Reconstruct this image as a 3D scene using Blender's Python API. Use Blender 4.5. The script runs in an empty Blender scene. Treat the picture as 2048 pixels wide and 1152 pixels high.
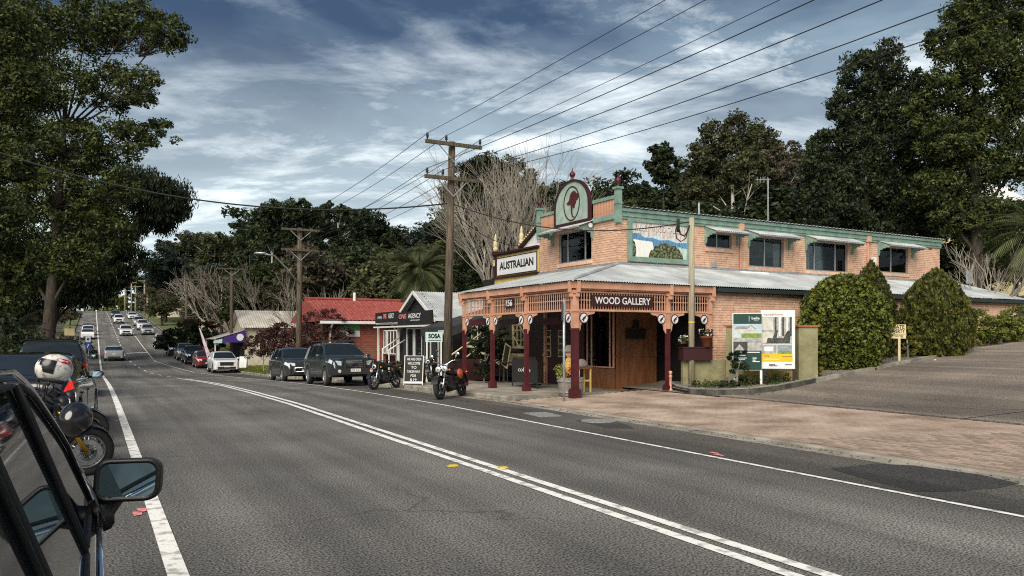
import bpy, math, random
import numpy as np
from mathutils import Vector, Matrix

# ------------------------------------------------------------------ camera, sky, sun, exposure
scene = bpy.context.scene
COL = scene.collection
F, CX, HY, EYE = 1560.0, 1024.0, 675.0, 1.70          # focal length / horizon in 2048-px units, eye height
cam_d = bpy.data.cameras.new('camera'); cam = bpy.data.objects.new('camera', cam_d); COL.objects.link(cam)
cam.location = (0, 0, EYE); cam.rotation_euler = (math.radians(90), 0, 0)
cam_d.sensor_width = 36; cam_d.lens = 36 * F / 2048; cam_d.shift_y = (HY - 576) / 2048
cam_d.clip_start = 0.05; cam_d.clip_end = 3000
scene.camera = cam
scene.view_settings.view_transform = 'Standard'; scene.view_settings.look = 'None'
scene.view_settings.gamma = 1; scene.view_settings.exposure = 1.78; scene.view_settings.use_curve_mapping = False
scene.cycles.use_denoising = False; scene.cycles.filter_width = 1.1; scene.cycles.sample_clamp_indirect = 4.0; scene.cycles.max_bounces = 6
SUN_EL, SUN_AZ = math.radians(42), math.radians(197)   # azimuth clockwise from +Y
wd = bpy.data.worlds.new('World'); scene.world = wd; wd.use_nodes = True
nt = wd.node_tree; nt.nodes.clear()
def N(tree, t, **kw):
    n = tree.nodes.new(t)
    for k, v in kw.items():
        if k[0] == 'i' and k[1:].isdigit(): n.inputs[int(k[1:])].default_value = v
        else: setattr(n, k, v)
    return n
def build_sky(nt):
    L = nt.links.new
    out = N(nt, 'ShaderNodeOutputWorld'); bg = N(nt, 'ShaderNodeBackground'); bg.inputs[1].default_value = 0.10
    sky = N(nt, 'ShaderNodeTexSky', sky_type='NISHITA', sun_disc=False, sun_elevation=SUN_EL, sun_rotation=SUN_AZ)
    tc = N(nt, 'ShaderNodeTexCoord'); sp = N(nt, 'ShaderNodeSeparateXYZ'); L(tc.outputs['Generated'], sp.inputs[0])
    zc = N(nt, 'ShaderNodeMath', operation='MAXIMUM', i1=0.0); L(sp.outputs[2], zc.inputs[0])
    za = N(nt, 'ShaderNodeMath', operation='ADD', i1=0.16); L(zc.outputs[0], za.inputs[0])
    dx = N(nt, 'ShaderNodeMath', operation='DIVIDE'); L(sp.outputs[0], dx.inputs[0]); L(za.outputs[0], dx.inputs[1])
    dy = N(nt, 'ShaderNodeMath', operation='DIVIDE'); L(sp.outputs[1], dy.inputs[0]); L(za.outputs[0], dy.inputs[1])
    cb = N(nt, 'ShaderNodeCombineXYZ'); L(dx.outputs[0], cb.inputs[0]); L(dy.outputs[0], cb.inputs[1])
    def mapped(scale, loc, rot):
        m = N(nt, 'ShaderNodeMapping'); m.inputs['Scale'].default_value = scale; m.inputs['Location'].default_value = loc
        m.inputs['Rotation'].default_value = (0, 0, rot); L(cb.outputs[0], m.inputs[0]); return m
    def noise(m, sc, det, rough, dist):
        n = N(nt, 'ShaderNodeTexNoise'); n.inputs['Scale'].default_value = sc; n.inputs['Detail'].default_value = det
        n.inputs['Roughness'].default_value = rough; n.inputs['Distortion'].default_value = dist; L(m.outputs[0], n.inputs['Vector']); return n
    def ramp(src, stops):
        r = N(nt, 'ShaderNodeValToRGB'); e = r.color_ramp.elements
        while len(e) < len(stops): e.new(0.5)
        for k, (p, c) in enumerate(stops): e[k].position = p; e[k].color = (c, c, c, 1) if isinstance(c, (int, float)) else (*c, 1)
        L(src, r.inputs[0]); return r
    def mix(fac, a, b):
        m = N(nt, 'ShaderNodeMix', data_type='RGBA')
        L(fac, m.inputs[0])
        for s, i in ((a, 6), (b, 7)):
            if isinstance(s, tuple): m.inputs[i].default_value = (*s, 1)
            else: L(s, m.inputs[i])
        return m.outputs[2]
    big = noise(mapped((0.60, 0.75, 1), (0.75, 0.35, 0), 0.12), 1.0, 9, 0.58, 0.5)
    fine = noise(mapped((1.0, 1.7, 1), (3.1, 1.7, 2.0), 0.35), 1.7, 12, 0.66, 0.35)
    zz = N(nt, 'ShaderNodeMath', operation='MINIMUM', i1=0.42); L(zc.outputs[0], zz.inputs[0])
    zm = N(nt, 'ShaderNodeMath', operation='MULTIPLY_ADD', i1=0.75, i2=-0.17); L(zz.outputs[0], zm.inputs[0])
    bz = N(nt, 'ShaderNodeMath', operation='ADD'); L(big.outputs[0], bz.inputs[0]); L(zm.outputs[0], bz.inputs[1])
    cov = ramp(bz.outputs[0], [(0.38, 0.0), (0.60, 1.0)])
    wis = ramp(fine.outputs[0], [(0.46, 0.0), (0.66, 1.0)])
    dark = mix(wis.outputs[0], (0.105, 0.20, 0.40), (0.42, 0.62, 0.86))
    light = mix(wis.outputs[0], (0.85, 1.17, 1.42), (5.0, 5.15, 5.1))
    cl = mix(cov.outputs[0], light, dark)
    hz = ramp(sp.outputs[2], [(0.02, 1.0), (0.36, 0.0)])
    hzm = N(nt, 'ShaderNodeMath', operation='MULTIPLY', i1=0.62); L(hz.outputs[0], hzm.inputs[0])
    c2 = mix(hzm.outputs[0], cl, (2.7, 3.05, 3.05))
    mx = N(nt, 'ShaderNodeMix', data_type='RGBA'); mx.inputs[0].default_value = 0.95
    L(sky.outputs[0], mx.inputs[6]); L(c2, mx.inputs[7])
    L(mx.outputs[2], bg.inputs[0]); L(bg.outputs[0], out.inputs[0])
build_sky(nt)
sun_d = bpy.data.lights.new('sun', 'SUN'); sun = bpy.data.objects.new('sun', sun_d); COL.objects.link(sun)
sun_d.energy = 1.5; sun_d.angle = math.radians(48); sun_d.color = (1, 0.91, 0.77)
sd = Vector((math.sin(SUN_AZ) * math.cos(SUN_EL), math.cos(SUN_AZ) * math.cos(SUN_EL), math.sin(SUN_EL)))
sun.rotation_euler = (-sd).to_track_quat('-Z', 'Y').to_euler()

# ------------------------------------------------------------------ street frame: t across the road (to the right), s along it (away)
TH = math.atan(0.536); NX, NY = math.cos(TH), math.sin(TH)
def W(t, s, z=0.0): return Vector((t * NX - s * NY, t * NY + s * NX, z))
def TS(x, y): return x * NX + y * NY, -x * NY + y * NX
_zy = [-80, 20, 25, 30, 37, 45, 52, 60, 70, 80, 95, 115, 148, 170, 215, 245, 300, 900]
_zz = [0, 0, -.07, -.17, -.38, -.65, -.85, -1.0, -.85, -.55, .45, 1.9, 4.3, 6.0, 9.0, 9.7, 9.9, 12]
def zr(y): return float(np.interp(y, _zy, _zz))
_lt = [-300, -120, -60, -25, -4.6, -2.7, 9.9, 10.0, 14.5, 17.9, 21.6, 28.5, 36, 60, 100, 160, 260, 500]
_lz = [30, 10, 3, .5, .12, 0, 0, .02, .16, .44, .86, 1.44, 2.1, 4.2, 9, 18, 34, 60]
def H(x, y):
    t, s = TS(x, y); return zr(y) + float(np.interp(t, _lt, _lz))
def HT(t, s): p = W(t, s); return H(p.x, p.y)
def at(px, py, D): return Vector(((px - CX) / F * D, D, EYE - (py - HY) / F * D))
def ground(px, D): x = (px - CX) / F * D; return Vector((x, D, H(x, D)))
def s_at(px, t):                       # s of the point of the line t = const that shows at column px
    r = (px - CX) / F; D = t / (r * NX + NY); return -r * D * NY + D * NX
def t_at(px, s):
    r = (px - CX) / F; return (r * s * NX + s * NY) / (NX - r * NY)

# ------------------------------------------------------------------ mesh builder
class MB:
    def __init__(s): s.v = []; s.f = []
    def add(s, vs, fs, M=None):
        o = len(s.v)
        if M is not None: vs = [M @ Vector(p) for p in vs]
        s.v += [tuple(p) for p in vs]; s.f += [tuple(i + o for i in f) for f in fs]; return s
    def box(s, x0, x1, y0, y1, z0, z1, M=None):
        return s.add([(x0,y0,z0),(x1,y0,z0),(x1,y1,z0),(x0,y1,z0),(x0,y0,z1),(x1,y0,z1),(x1,y1,z1),(x0,y1,z1)],
              [(0,3,2,1),(4,5,6,7),(0,1,5,4),(1,2,6,5),(2,3,7,6),(3,0,4,7)], M)
    def cb(s, c, d, M=None): return s.box(c[0]-d[0]/2, c[0]+d[0]/2, c[1]-d[1]/2, c[1]+d[1]/2, c[2]-d[2]/2, c[2]+d[2]/2, M)
    def bar(s, a, b, w, h):            # a rectangular bar from a to b
        a, b = Vector(a), Vector(b); d = b - a; L = d.length; q = d.to_track_quat('Y', 'Z').to_matrix().to_4x4()
        return s.box(-w/2, w/2, 0, L, -h/2, h/2, Matrix.Translation(a) @ q)
    def tube(s, pts, r, n=8, caps=True, M=None):
        pts = [Vector(p) for p in pts]; k = len(pts); rs = r if isinstance(r, (list, tuple)) else [r] * k
        vs = []; fs = []; up = None
        for i, p in enumerate(pts):
            d = (pts[min(i+1, k-1)] - pts[max(i-1, 0)]).normalized()
            if up is None: up = Vector((0, 0, 1)) if abs(d.z) < .9 else Vector((1, 0, 0))
            x = d.cross(up)
            if x.length < 1e-5: x = d.cross(Vector((0, 1, 0)))
            x.normalize(); y = x.cross(d).normalized(); up = y
            for j in range(n):
                a = 2 * math.pi * j / n; vs.append(p + (x * math.cos(a) + y * math.sin(a)) * rs[i])
        for i in range(k - 1):
            for j in range(n): fs.append((i*n+j, i*n+(j+1) % n, (i+1)*n+(j+1) % n, (i+1)*n+j))
        if caps: fs.append(tuple(range(n))[::-1]); fs.append(tuple(range((k-1)*n, k*n)))
        return s.add(vs, fs, M)
    def lathe(s, prof, n=16, M=None):
        vs = []; fs = []; k = len(prof)
        for r, z in prof:
            for j in range(n): a = 2*math.pi*j/n; vs.append((r*math.cos(a), r*math.sin(a), z))
        for i in range(k-1):
            for j in range(n): fs.append((i*n+j, i*n+(j+1) % n, (i+1)*n+(j+1) % n, (i+1)*n+j))
        if prof[0][0] > 1e-4: fs.append(tuple(range(n))[::-1])
        if prof[-1][0] > 1e-4: fs.append(tuple(range((k-1)*n, k*n)))
        return s.add(vs, fs, M)
    def prism(s, poly, z0, z1, M=None):
        n = len(poly); vs = [(x, y, z0) for x, y in poly] + [(x, y, z1) for x, y in poly]
        fs = [tuple(range(n))[::-1], tuple(range(n, 2*n))] + [(i, (i+1) % n, n+(i+1) % n, n+i) for i in range(n)]
        return s.add(vs, fs, M)
    def ring(s, out, inn, z0, z1, M=None):   # flat ring between two outlines of equal length
        n = len(out); vs = [(x, y, z) for z in (z0, z1) for x, y in list(out) + list(inn)]; fs = []
        for i in range(n):
            j = (i+1) % n
            fs += [(2*n+i, 2*n+j, 3*n+j, 3*n+i), (i, n+i, n+j, j), (i, j, 2*n+j, 2*n+i), (n+i, 3*n+i, 3*n+j, n+j)]
        return s.add(vs, fs, M)
    def torus(s, R, r, nu=28, nv=8, M=None, sx=1.0):
        vs = []; fs = []
        for i in range(nu):
            a = 2*math.pi*i/nu
            for j in range(nv):
                b = 2*math.pi*j/nv; q = R + r*math.cos(b); vs.append((q*math.cos(a), q*math.sin(a), r*sx*math.sin(b)))
        for i in range(nu):
            for j in range(nv): fs.append((i*nv+j, ((i+1) % nu)*nv+j, ((i+1) % nu)*nv+(j+1) % nv, i*nv+(j+1) % nv))
        return s.add(vs, fs, M)
    def ball(s, c, r, nu=14, nv=9, M=None, z0=-1.0):
        rx, ry, rz = r if isinstance(r, (tuple, list)) else (r, r, r); vs = []; fs = []
        for i in range(nv + 1):
            p = math.pi * (i / nv - .5)
            for j in range(nu): a = 2*math.pi*j/nu; vs.append((c[0]+rx*math.cos(p)*math.cos(a), c[1]+ry*math.cos(p)*math.sin(a), c[2]+rz*max(math.sin(p), z0)))
        for i in range(nv):
            for j in range(nu): fs.append((i*nu+j, i*nu+(j+1) % nu, (i+1)*nu+(j+1) % nu, (i+1)*nu+j))
        return s.add(vs, fs, M)
    def mesh(s, name):
        me = bpy.data.meshes.new(name); me.from_pydata(s.v, [], s.f); return me
    def build(s, name, m, parent=None, smooth=False, M=None, kind=None):
        return link(name, s.mesh(name), m, parent, smooth, M, kind)
def link(name, me, m, parent=None, smooth=False, M=None, kind=None):
    if m is not None and not me.materials: me.materials.append(MAT[m] if isinstance(m, str) else m)
    if smooth:
        for p in me.polygons: p.use_smooth = True
        if isinstance(smooth, float):
            try: me.set_sharp_from_angle(angle=smooth)
            except Exception: pass
    o = bpy.data.objects.new(name, me); COL.objects.link(o)
    if parent is not None: o.parent = parent
    if M is not None: o.matrix_local = M
    if kind: o['kind'] = kind
    return o
def npmesh(name, V, Fq):
    me = bpy.data.meshes.new(name); V = np.asarray(V, np.float32); Fq = np.asarray(Fq, np.int32); k = Fq.shape[1]
    me.vertices.add(len(V)); me.vertices.foreach_set('co', V.ravel())
    me.loops.add(Fq.size); me.loops.foreach_set('vertex_index', Fq.ravel())
    me.polygons.add(len(Fq)); me.polygons.foreach_set('loop_start', np.arange(0, Fq.size, k, dtype=np.int32))
    me.update(calc_edges=True); return me
def thing(name, label, cat, loc=(0, 0, 0), rotz=0.0, group=None, rot=None):
    o = bpy.data.objects.new(name, None); COL.objects.link(o); o.location = loc
    o.rotation_euler = rot if rot else (0, 0, rotz); o.empty_display_size = .2
    return tag(o, label, cat, group)
def tag(o, label, cat, group=None):
    o['label'] = label; o['category'] = cat
    if group: o['group'] = group
    return o
def struct(o): o['kind'] = 'structure'; return o
def copy_tree(o, parent=None):
    c = o.copy(); COL.objects.link(c)
    if parent is not None: c.parent = parent
    for ch in o.children: copy_tree(ch, c)
    return c
def text(s, h, M, m, parent, name='lettering', width=None, depth=.004, bold=0.0, shear=0.0):
    cu = bpy.data.curves.new('t', 'FONT'); cu.body = s; cu.align_x = 'CENTER'; cu.align_y = 'CENTER'; cu.size = 1.0
    cu.extrude = .02; cu.offset = bold; cu.resolution_u = 3; cu.shear = shear
    ob = bpy.data.objects.new('t', cu); me = bpy.data.meshes.new_from_object(ob)
    n = len(me.vertices); co = np.empty(n*3, np.float32); me.vertices.foreach_get('co', co); co = co.reshape(-1, 3)
    lo, hi = co.min(0), co.max(0); c = (lo + hi) / 2; co -= c
    sy = h / (hi[1]-lo[1]); sx = sy if width is None else width / (hi[0]-lo[0])
    co *= np.array([sx, sy, depth / .04], np.float32); me.vertices.foreach_set('co', co.ravel()); me.materials.clear(); me.update()
    bpy.data.objects.remove(ob); bpy.data.curves.remove(cu)
    return link(name, me, m, parent, False, M)
T = Matrix.Translation
def RX(d): return Matrix.Rotation(math.radians(d), 4, 'X')
def RY(d): return Matrix.Rotation(math.radians(d), 4, 'Y')
def RZ(d): return Matrix.Rotation(math.radians(d), 4, 'Z')
def frame(o, x, y):                    # matrix with columns x, y, x×y and origin o
    x, y = Vector(x).normalized(), Vector(y).normalized(); z = x.cross(y)
    return Matrix(((x.x, y.x, z.x, o[0]), (x.y, y.y, z.y, o[1]), (x.z, y.z, z.z, o[2]), (0, 0, 0, 1)))

# ------------------------------------------------------------------ materials
MAT = {}
def mat(name, col, rough=.6, metal=0.0, var=0.0, vscale=3.0, bump=0.0, bscale=40.0, spec=.5, col2=None, stretch=None, trans=0.0,
        emit=0.0, coat=0.0, det=5.0, lo=.35, hi=.65, objrand=0.0, space='Object'):
    m = bpy.data.materials.new(name); m.use_nodes = True; t = m.node_tree; L = t.links.new
    b = t.nodes['Principled BSDF']; b.inputs['Base Color'].default_value = (*col, 1); b.inputs['Roughness'].default_value = rough
    b.inputs['Metallic'].default_value = metal; b.inputs['Specular IOR Level'].default_value = spec
    if coat: b.inputs['Coat Weight'].default_value = coat; b.inputs['Coat Roughness'].default_value = .05
    if emit: b.inputs['Emission Color'].default_value = (*col, 1); b.inputs['Emission Strength'].default_value = emit
    tc = N(t, 'ShaderNodeTexCoord'); src = tc.outputs[space]
    if stretch:
        mp = N(t, 'ShaderNodeMapping'); mp.inputs['Scale'].default_value = stretch; L(src, mp.inputs[0]); src = mp.outputs[0]
    cur = None
    if var or col2:
        n = N(t, 'ShaderNodeTexNoise'); n.inputs['Scale'].default_value = vscale; n.inputs['Detail'].default_value = det; L(src, n.inputs['Vector'])
        r = N(t, 'ShaderNodeValToRGB'); e = r.color_ramp.elements; e[0].position = lo; e[1].position = hi
        c2 = col2 if col2 else tuple(min(1, c * (1 + var)) for c in col); c1 = col if col2 else tuple(c * (1 - var) for c in col)
        e[0].color = (*c1, 1); e[1].color = (*c2, 1); L(n.outputs[0], r.inputs[0]); cur = r.outputs[0]; L(cur, b.inputs['Base Color'])
    if objrand:
        oi = N(t, 'ShaderNodeObjectInfo'); mr = N(t, 'ShaderNodeMapRange'); mr.inputs[3].default_value = 1 - objrand; mr.inputs[4].default_value = 1 + objrand
        L(oi.outputs['Random'], mr.inputs[0]); mu = N(t, 'ShaderNodeMix', data_type='RGBA', blend_type='MULTIPLY'); mu.inputs[0].default_value = 1
        if cur is None: mu.inputs[6].default_value = (*col, 1)
        else: L(cur, mu.inputs[6])
        cc = N(t, 'ShaderNodeCombineColor')
        for i in range(3): L(mr.outputs[0], cc.inputs[i])
        L(cc.outputs[0], mu.inputs[7]); L(mu.outputs[2], b.inputs['Base Color'])
    if bump:
        n2 = N(t, 'ShaderNodeTexNoise'); n2.inputs['Scale'].default_value = bscale; n2.inputs['Detail'].default_value = 4; L(src, n2.inputs['Vector'])
        bp = N(t, 'ShaderNodeBump'); bp.inputs['Strength'].default_value = bump; bp.inputs['Distance'].default_value = .02
        L(n2.outputs[0], bp.inputs['Height']); L(bp.outputs[0], b.inputs['Normal'])
    if trans:
        tr = N(t, 'ShaderNodeBsdfTranslucent'); tr.inputs[0].default_value = (*(col2 or col), 1); ms = N(t, 'ShaderNodeMixShader'); ms.inputs[0].default_value = trans
        if cur is not None: L(cur, tr.inputs[0])
        o = t.nodes['Material Output']; L(b.outputs[0], ms.inputs[1]); L(tr.outputs[0], ms.inputs[2]); L(ms.outputs[0], o.inputs[0])
    MAT[name] = m; return m
def leafmat(name, dark, light, scale=.6, trans=.25): return mat(name, dark, .55, col2=light, vscale=scale, det=7, lo=.38, hi=.68, trans=trans, spec=.3, objrand=.2)

mat('white_paint', (.78, .78, .76), .5, var=.08, vscale=6)
mat('black_paint', (.012, .012, .013), .45); mat('matte_black', (.018, .018, .018), .8); mat('rubber', (.015, .015, .015), .85, bump=.2, bscale=80)
mat('chrome', (.75, .75, .76), .12, 1.0); mat('steel', (.45, .46, .47), .38, 1.0, var=.15, vscale=20); mat('dark_metal', (.07, .07, .075), .4, .8)
mat('galvanised', (.42, .45, .47), .45, .6, var=.2, vscale=8)
mat('car_glass', (.012, .016, .018), .03, spec=.7); mat('mirror', (.62, .80, .82), .02, 1.0)
mat('lens', (.75, .78, .8), .08, .3, spec=.8); mat('red_lens', (.5, .01, .008), .15, spec=.8, coat=.5); mat('amber_lens', (.8, .2, .01), .15, coat=.5)
mat('window_glass', (.015, .018, .02), .04, spec=.9)
mat('silver_paint', (.45, .46, .47), .28, .7, coat=.7); mat('plate_white', (.8, .8, .76), .4)
for nm, c in (('paint_black', (.01, .01, .012)), ('paint_charcoal', (.035, .037, .04)), ('paint_grey', (.16, .17, .18)), ('paint_white', (.78, .79, .8)),
              ('paint_silver', (.42, .43, .44)), ('paint_red', (.35, .02, .02)), ('paint_green', (.03, .045, .05)), ('paint_navy', (.02, .03, .06))):
    mat(nm, c, .22, .25 if nm != 'paint_white' else 0, coat=1.0, spec=.5)
MAT['body'] = MAT['paint_grey']
mat('timber_pole', (.038, .030, .022), .9, col2=(.145, .11, .075), vscale=3, stretch=(9, 9, .6), bump=.6, bscale=12, det=8)
mat('pale_pole', (.24, .21, .15), .9, col2=(.40, .36, .25), vscale=3, stretch=(7, 7, .5), bump=.4, bscale=12, det=8)
mat('bark_dark', (.018, .014, .011), .95, col2=(.055, .043, .033), vscale=3, stretch=(2, 2, .5), bump=1.0, bscale=5, space='Object')
mat('bark_pale', (.30, .28, .25), .9, col2=(.55, .52, .48), vscale=1.5, stretch=(2, 2, .6), bump=.4, bscale=6)
mat('bark_grey', (.20, .175, .15), .9, col2=(.36, .32, .28), vscale=1.5, stretch=(2, 2, .6))
leafmat('leaf_dark', (.008, .016, .008), (.062, .085, .030), 1.4)
leafmat('leaf_mid', (.011, .022, .007), (.115, .138, .033), 1.6)
leafmat('leaf_olive', (.025, .031, .015), (.14, .145, .06), 1.4)
leafmat('leaf_blue', (.018, .030, .022), (.055, .080, .055), .4)
leafmat('leaf_lime', (.04, .060, .012), (.30, .32, .06), 5)
leafmat('leaf_hedge', (.014, .028, .007), (.27, .30, .05), 7)
leafmat('leaf_conifer', (.018, .028, .008), (.18, .18, .035), 6)
leafmat('leaf_gold', (.10, .11, .015), (.36, .32, .06), 2)
leafmat('leaf_red', (.028, .012, .012), (.11, .045, .038), 1.5)
leafmat('leaf_russet', (.06, .028, .012), (.20, .085, .03), 1.5)
leafmat('leaf_drab', (.045, .040, .025), (.14, .12, .075), 1.2)
leafmat('leaf_palm', (.03, .045, .018), (.17, .19, .08), .9)
mat('flower_white', (.7, .68, .62), .7, trans=.2); mat('flower_red', (.55, .03, .02), .7, trans=.2); mat('flower_orange', (.6, .25, .08), .7, trans=.2)
mat('twig', (.17, .15, .125), .95, col2=(.42, .38, .32), vscale=1.0)
# ------------------------------------------------------------------ ground, road, kerbs, footpath
def asphalt(name, c1, c2, c3, coarse=.8, wear=None):
    m = bpy.data.materials.new(name); m.use_nodes = True; t = m.node_tree; L = t.links.new; b = t.nodes['Principled BSDF']
    b.inputs['Roughness'].default_value = .82; b.inputs['Specular IOR Level'].default_value = .35
    tc = N(t, 'ShaderNodeTexCoord')
    def noise(sc, det, st=None, dist=0):
        n = N(t, 'ShaderNodeTexNoise'); n.inputs['Scale'].default_value = sc; n.inputs['Detail'].default_value = det; n.inputs['Distortion'].default_value = dist
        src = tc.outputs['Object']
        if st: mp = N(t, 'ShaderNodeMapping'); mp.inputs['Scale'].default_value = st; L(src, mp.inputs[0]); src = mp.outputs[0]
        L(src, n.inputs['Vector']); return n.outputs[0]
    def ramp(s, a, ca, bb, cb):
        r = N(t, 'ShaderNodeValToRGB'); e = r.color_ramp.elements; e[0].position = a; e[1].position = bb; e[0].color = (*ca, 1); e[1].color = (*cb, 1); L(s, r.inputs[0]); return r.outputs[0]
    def mix(f, a, bb, mode='MIX'):
        k = N(t, 'ShaderNodeMix', data_type='RGBA', blend_type=mode)
        for s, i in ((f, 0), (a, 6), (bb, 7)):
            if isinstance(s, (int, float)): k.inputs[i].default_value = s
            elif isinstance(s, tuple): k.inputs[i].default_value = (*s, 1)
            else: L(s, k.inputs[i])
        return k.outputs[2]
    g = ramp(noise(52, 3), .37, c1, .65, c2)                 # stone chips
    big = ramp(noise(.35, 5), .35, (.72, .72, .72), .68, (1.2, 1.19, 1.17))
    c = mix(1.0, g, big, 'MULTIPLY')
    lanes = ramp(noise(1.0, 3, (1.3, .035, 1)), .38, (.74, .74, .74), .64, (1.20, 1.19, 1.17))   # wheel tracks run along the road
    c = mix(1.0, c, lanes, 'MULTIPLY')
    crackv = N(t, 'ShaderNodeTexVoronoi', feature='DISTANCE_TO_EDGE'); crackv.inputs['Scale'].default_value = .22
    wv = N(t, 'ShaderNodeMapping'); nz = N(t, 'ShaderNodeTexNoise'); nz.inputs['Scale'].default_value = 1.5; nz.inputs['Detail'].default_value = 6
    L(tc.outputs['Object'], nz.inputs['Vector']); va = N(t, 'ShaderNodeVectorMath', operation='MULTIPLY_ADD'); va.inputs[1].default_value = (1.2, 1.2, 0)
    L(nz.outputs['Color'], va.inputs[0]); L(tc.outputs['Object'], va.inputs[2]); L(va.outputs[0], crackv.inputs['Vector'])
    cm = ramp(crackv.outputs[0], .0035, (1, 1, 1), .009, (0, 0, 0)); cf = N(t, 'ShaderNodeMath', operation='MULTIPLY')
    L(cm, cf.inputs[0]); L(ramp(noise(.15, 2), .48, (0, 0, 0), .58, (.45, .45, .45)), cf.inputs[1])
    c = mix(cf.outputs[0], c, c3); L(c, b.inputs['Base Color'])
    bp = N(t, 'ShaderNodeBump'); bp.inputs['Strength'].default_value = .55; bp.inputs['Distance'].default_value = .008; L(noise(90, 2), bp.inputs['Height']); L(bp.outputs[0], b.inputs['Normal'])
    MAT[name] = m
asphalt('asphalt', (.028, .0275, .0265), (.265, .257, .245), (.02, .02, .02))
asphalt('asphalt_shoulder', (.026, .025, .023), (.165, .155, .14), (.02, .02, .02))
asphalt('asphalt_patch', (.014, .014, .014), (.075, .073, .071), (.01, .01, .01))
asphalt('asphalt_drive', (.075, .062, .052), (.34, .295, .25), (.025, .02, .02))
mat('concrete', (.17, .155, .13), .9, col2=(.34, .31, .26), vscale=1.6, bump=.5, bscale=30, det=9)
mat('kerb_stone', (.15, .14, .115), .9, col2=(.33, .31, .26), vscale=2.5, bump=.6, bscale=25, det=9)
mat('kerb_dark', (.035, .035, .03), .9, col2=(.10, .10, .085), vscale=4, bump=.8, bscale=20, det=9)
mat('paver_red', (.215, .150, .112), .9, col2=(.42, .335, .27), vscale=.9, bump=.4, bscale=30, objrand=.28, det=7)
mat('paver_bed', (.06, .045, .035), .95, var=.3, vscale=6)
mat('line_paint', (.42, .41, .39), .7, col2=(.82, .81, .78), vscale=7, det=12, lo=.39, hi=.50, bump=.4, bscale=60)
mat('soil', (.045, .035, .025), .95, col2=(.11, .09, .065), vscale=2, bump=.6, bscale=10)
mat('lawn', (.045, .062, .014), .95, col2=(.13, .15, .04), vscale=1.5, bump=.6, bscale=25)
mat('forest_floor', (.018, .020, .010), .95, col2=(.06, .058, .028), vscale=.4, bump=.5, bscale=4)
mat('gravel', (.05, .045, .04), .95, col2=(.30, .28, .25), vscale=26, bump=1.0, bscale=40, det=2, lo=.42, hi=.62)
ROADROT = (0, 0, TH)
def sheet(name, ts, ss, zf, m, kind='structure', parent=None, edges=None):
    """a sheet in the street frame: rows at s, columns at t (edges(s) may replace the t list)"""
    vs, fs = [], []
    for s in ss:
        tl = edges(s) if edges else ts
        for t in tl: p = W(t, s); vs.append((t, s, zf(t, s, p)))
    n = len(edges(ss[0]) if edges else ts)
    for i in range(len(ss)-1):
        for j in range(n-1): fs.append((i*n+j, i*n+j+1, (i+1)*n+j+1, (i+1)*n+j))
    mb = MB(); mb.add(vs, fs); o = mb.build(name, m, parent, smooth=True)
    if parent is None: o.rotation_euler = ROADROT
    if kind: o['kind'] = kind
    return o
SS = [-60, -40, -25] + [-15 + i*2.0 for i in range(62)] + [110 + i*5.0 for i in range(36)] + [300, 340, 400, 500, 700]
def rz(t, s, p, d=0.0): return zr(p.y) + d
gl = [-300, -200, -120, -60, -25, -10, -4.6, -2.7, -2.5, 9.9, 10.6, 12, 14.5, 16, 17.9, 19.7, 21.6, 25, 28.5, 36, 46, 60, 80, 100, 130, 160, 200, 260, 380, 500]
sheet('ground', gl, SS, lambda t, s, p: H(p.x, p.y) - (.06 if -2.6 < t < 30 and s < 260 else .0), 'forest_floor')
RE = lambda s: float(np.interp(s, [-60, 38, 50, 62, 84, 330], [7.75, 7.75, 7.6, 7.0, 5.35, 5.35]))     # the road narrows past the dip
CE = lambda s: float(np.interp(s, [-60, 38, 55, 72, 92, 330], [4.5, 4.5, 4.1, 3.5, 2.95, 2.95]))
S2 = [s for s in SS if s <= 300]
sheet('road', [-2.6, .5, 2.6, 4.5, 6.2, 7.7, 8.6, 9.72], S2, lambda t, s, p: rz(t, s, p), 'asphalt')
def strip(name, t0, t1, s0, s1, m, dz=.005, step=2.0, tf=None, parent=None, kind='structure'):
    k = max(1, int((s1-s0)/step)); ss = [s0 + (s1-s0)*i/k for i in range(k+1)]
    e = (lambda s: [tf(s)+t0, tf(s)+t1]) if tf else None
    return sheet(name, [t0, t1], ss, lambda t, s, p: zr(p.y)+dz, m, kind, parent, e)
sheet('road_shoulder', [7.86, 8.7, 9.4], [s for s in S2 if -20 <= s <= 60], lambda t, s, p: zr(p.y)+.004, 'asphalt_shoulder')
# painted lines
markings = struct(bpy.data.objects.new('road_markings', None)); COL.objects.link(markings); markings.rotation_euler = ROADROT
def line(t0, t1, s0, s1, tf=None, dz=.008): return strip('painted_line', t0, t1, s0, s1, 'line_paint', dz, 2.0, tf, markings, None)
line(.46, .60, -8, 250)
line(-.17, -.05, -8, 46, CE); line(.06, .18, -8, 46, CE)
s = 47.0
while s < 235: line(-.05, .05, s, s+2.2, CE); s += 5.2
line(-.04, .04, -8, 240, RE)
strip('stop_line', 3.2, 5.3, 97, 97.7, 'line_paint', .008, 1, None, markings, None)
def decal(name, pts, m, parent=None, dz=.009, kind=None, h=0.0):      # a thin flat piece on the road given by street coordinates
    mb = MB(); n = len(pts); vs = [(t, s, zr(W(t, s).y)+dz) for t, s in pts]
    if h: vs += [(t, s, z+h) for t, s, z in vs]; mb.add(vs, [tuple(range(n, 2*n))] + [(i, (i+1) % n, n+(i+1) % n, n+i) for i in range(n)])
    else: mb.add(vs, [tuple(range(n))])
    o = mb.build(name, m, parent)
    if parent is None: o.rotation_euler = ROADROT
    if kind: o['kind'] = kind
    return o
def gp(px, py):                        # street coordinates of a pixel lying on the flat near road
    D = F*EYE/(py-HY); return TS((px-CX)/F*D, D)
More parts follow.
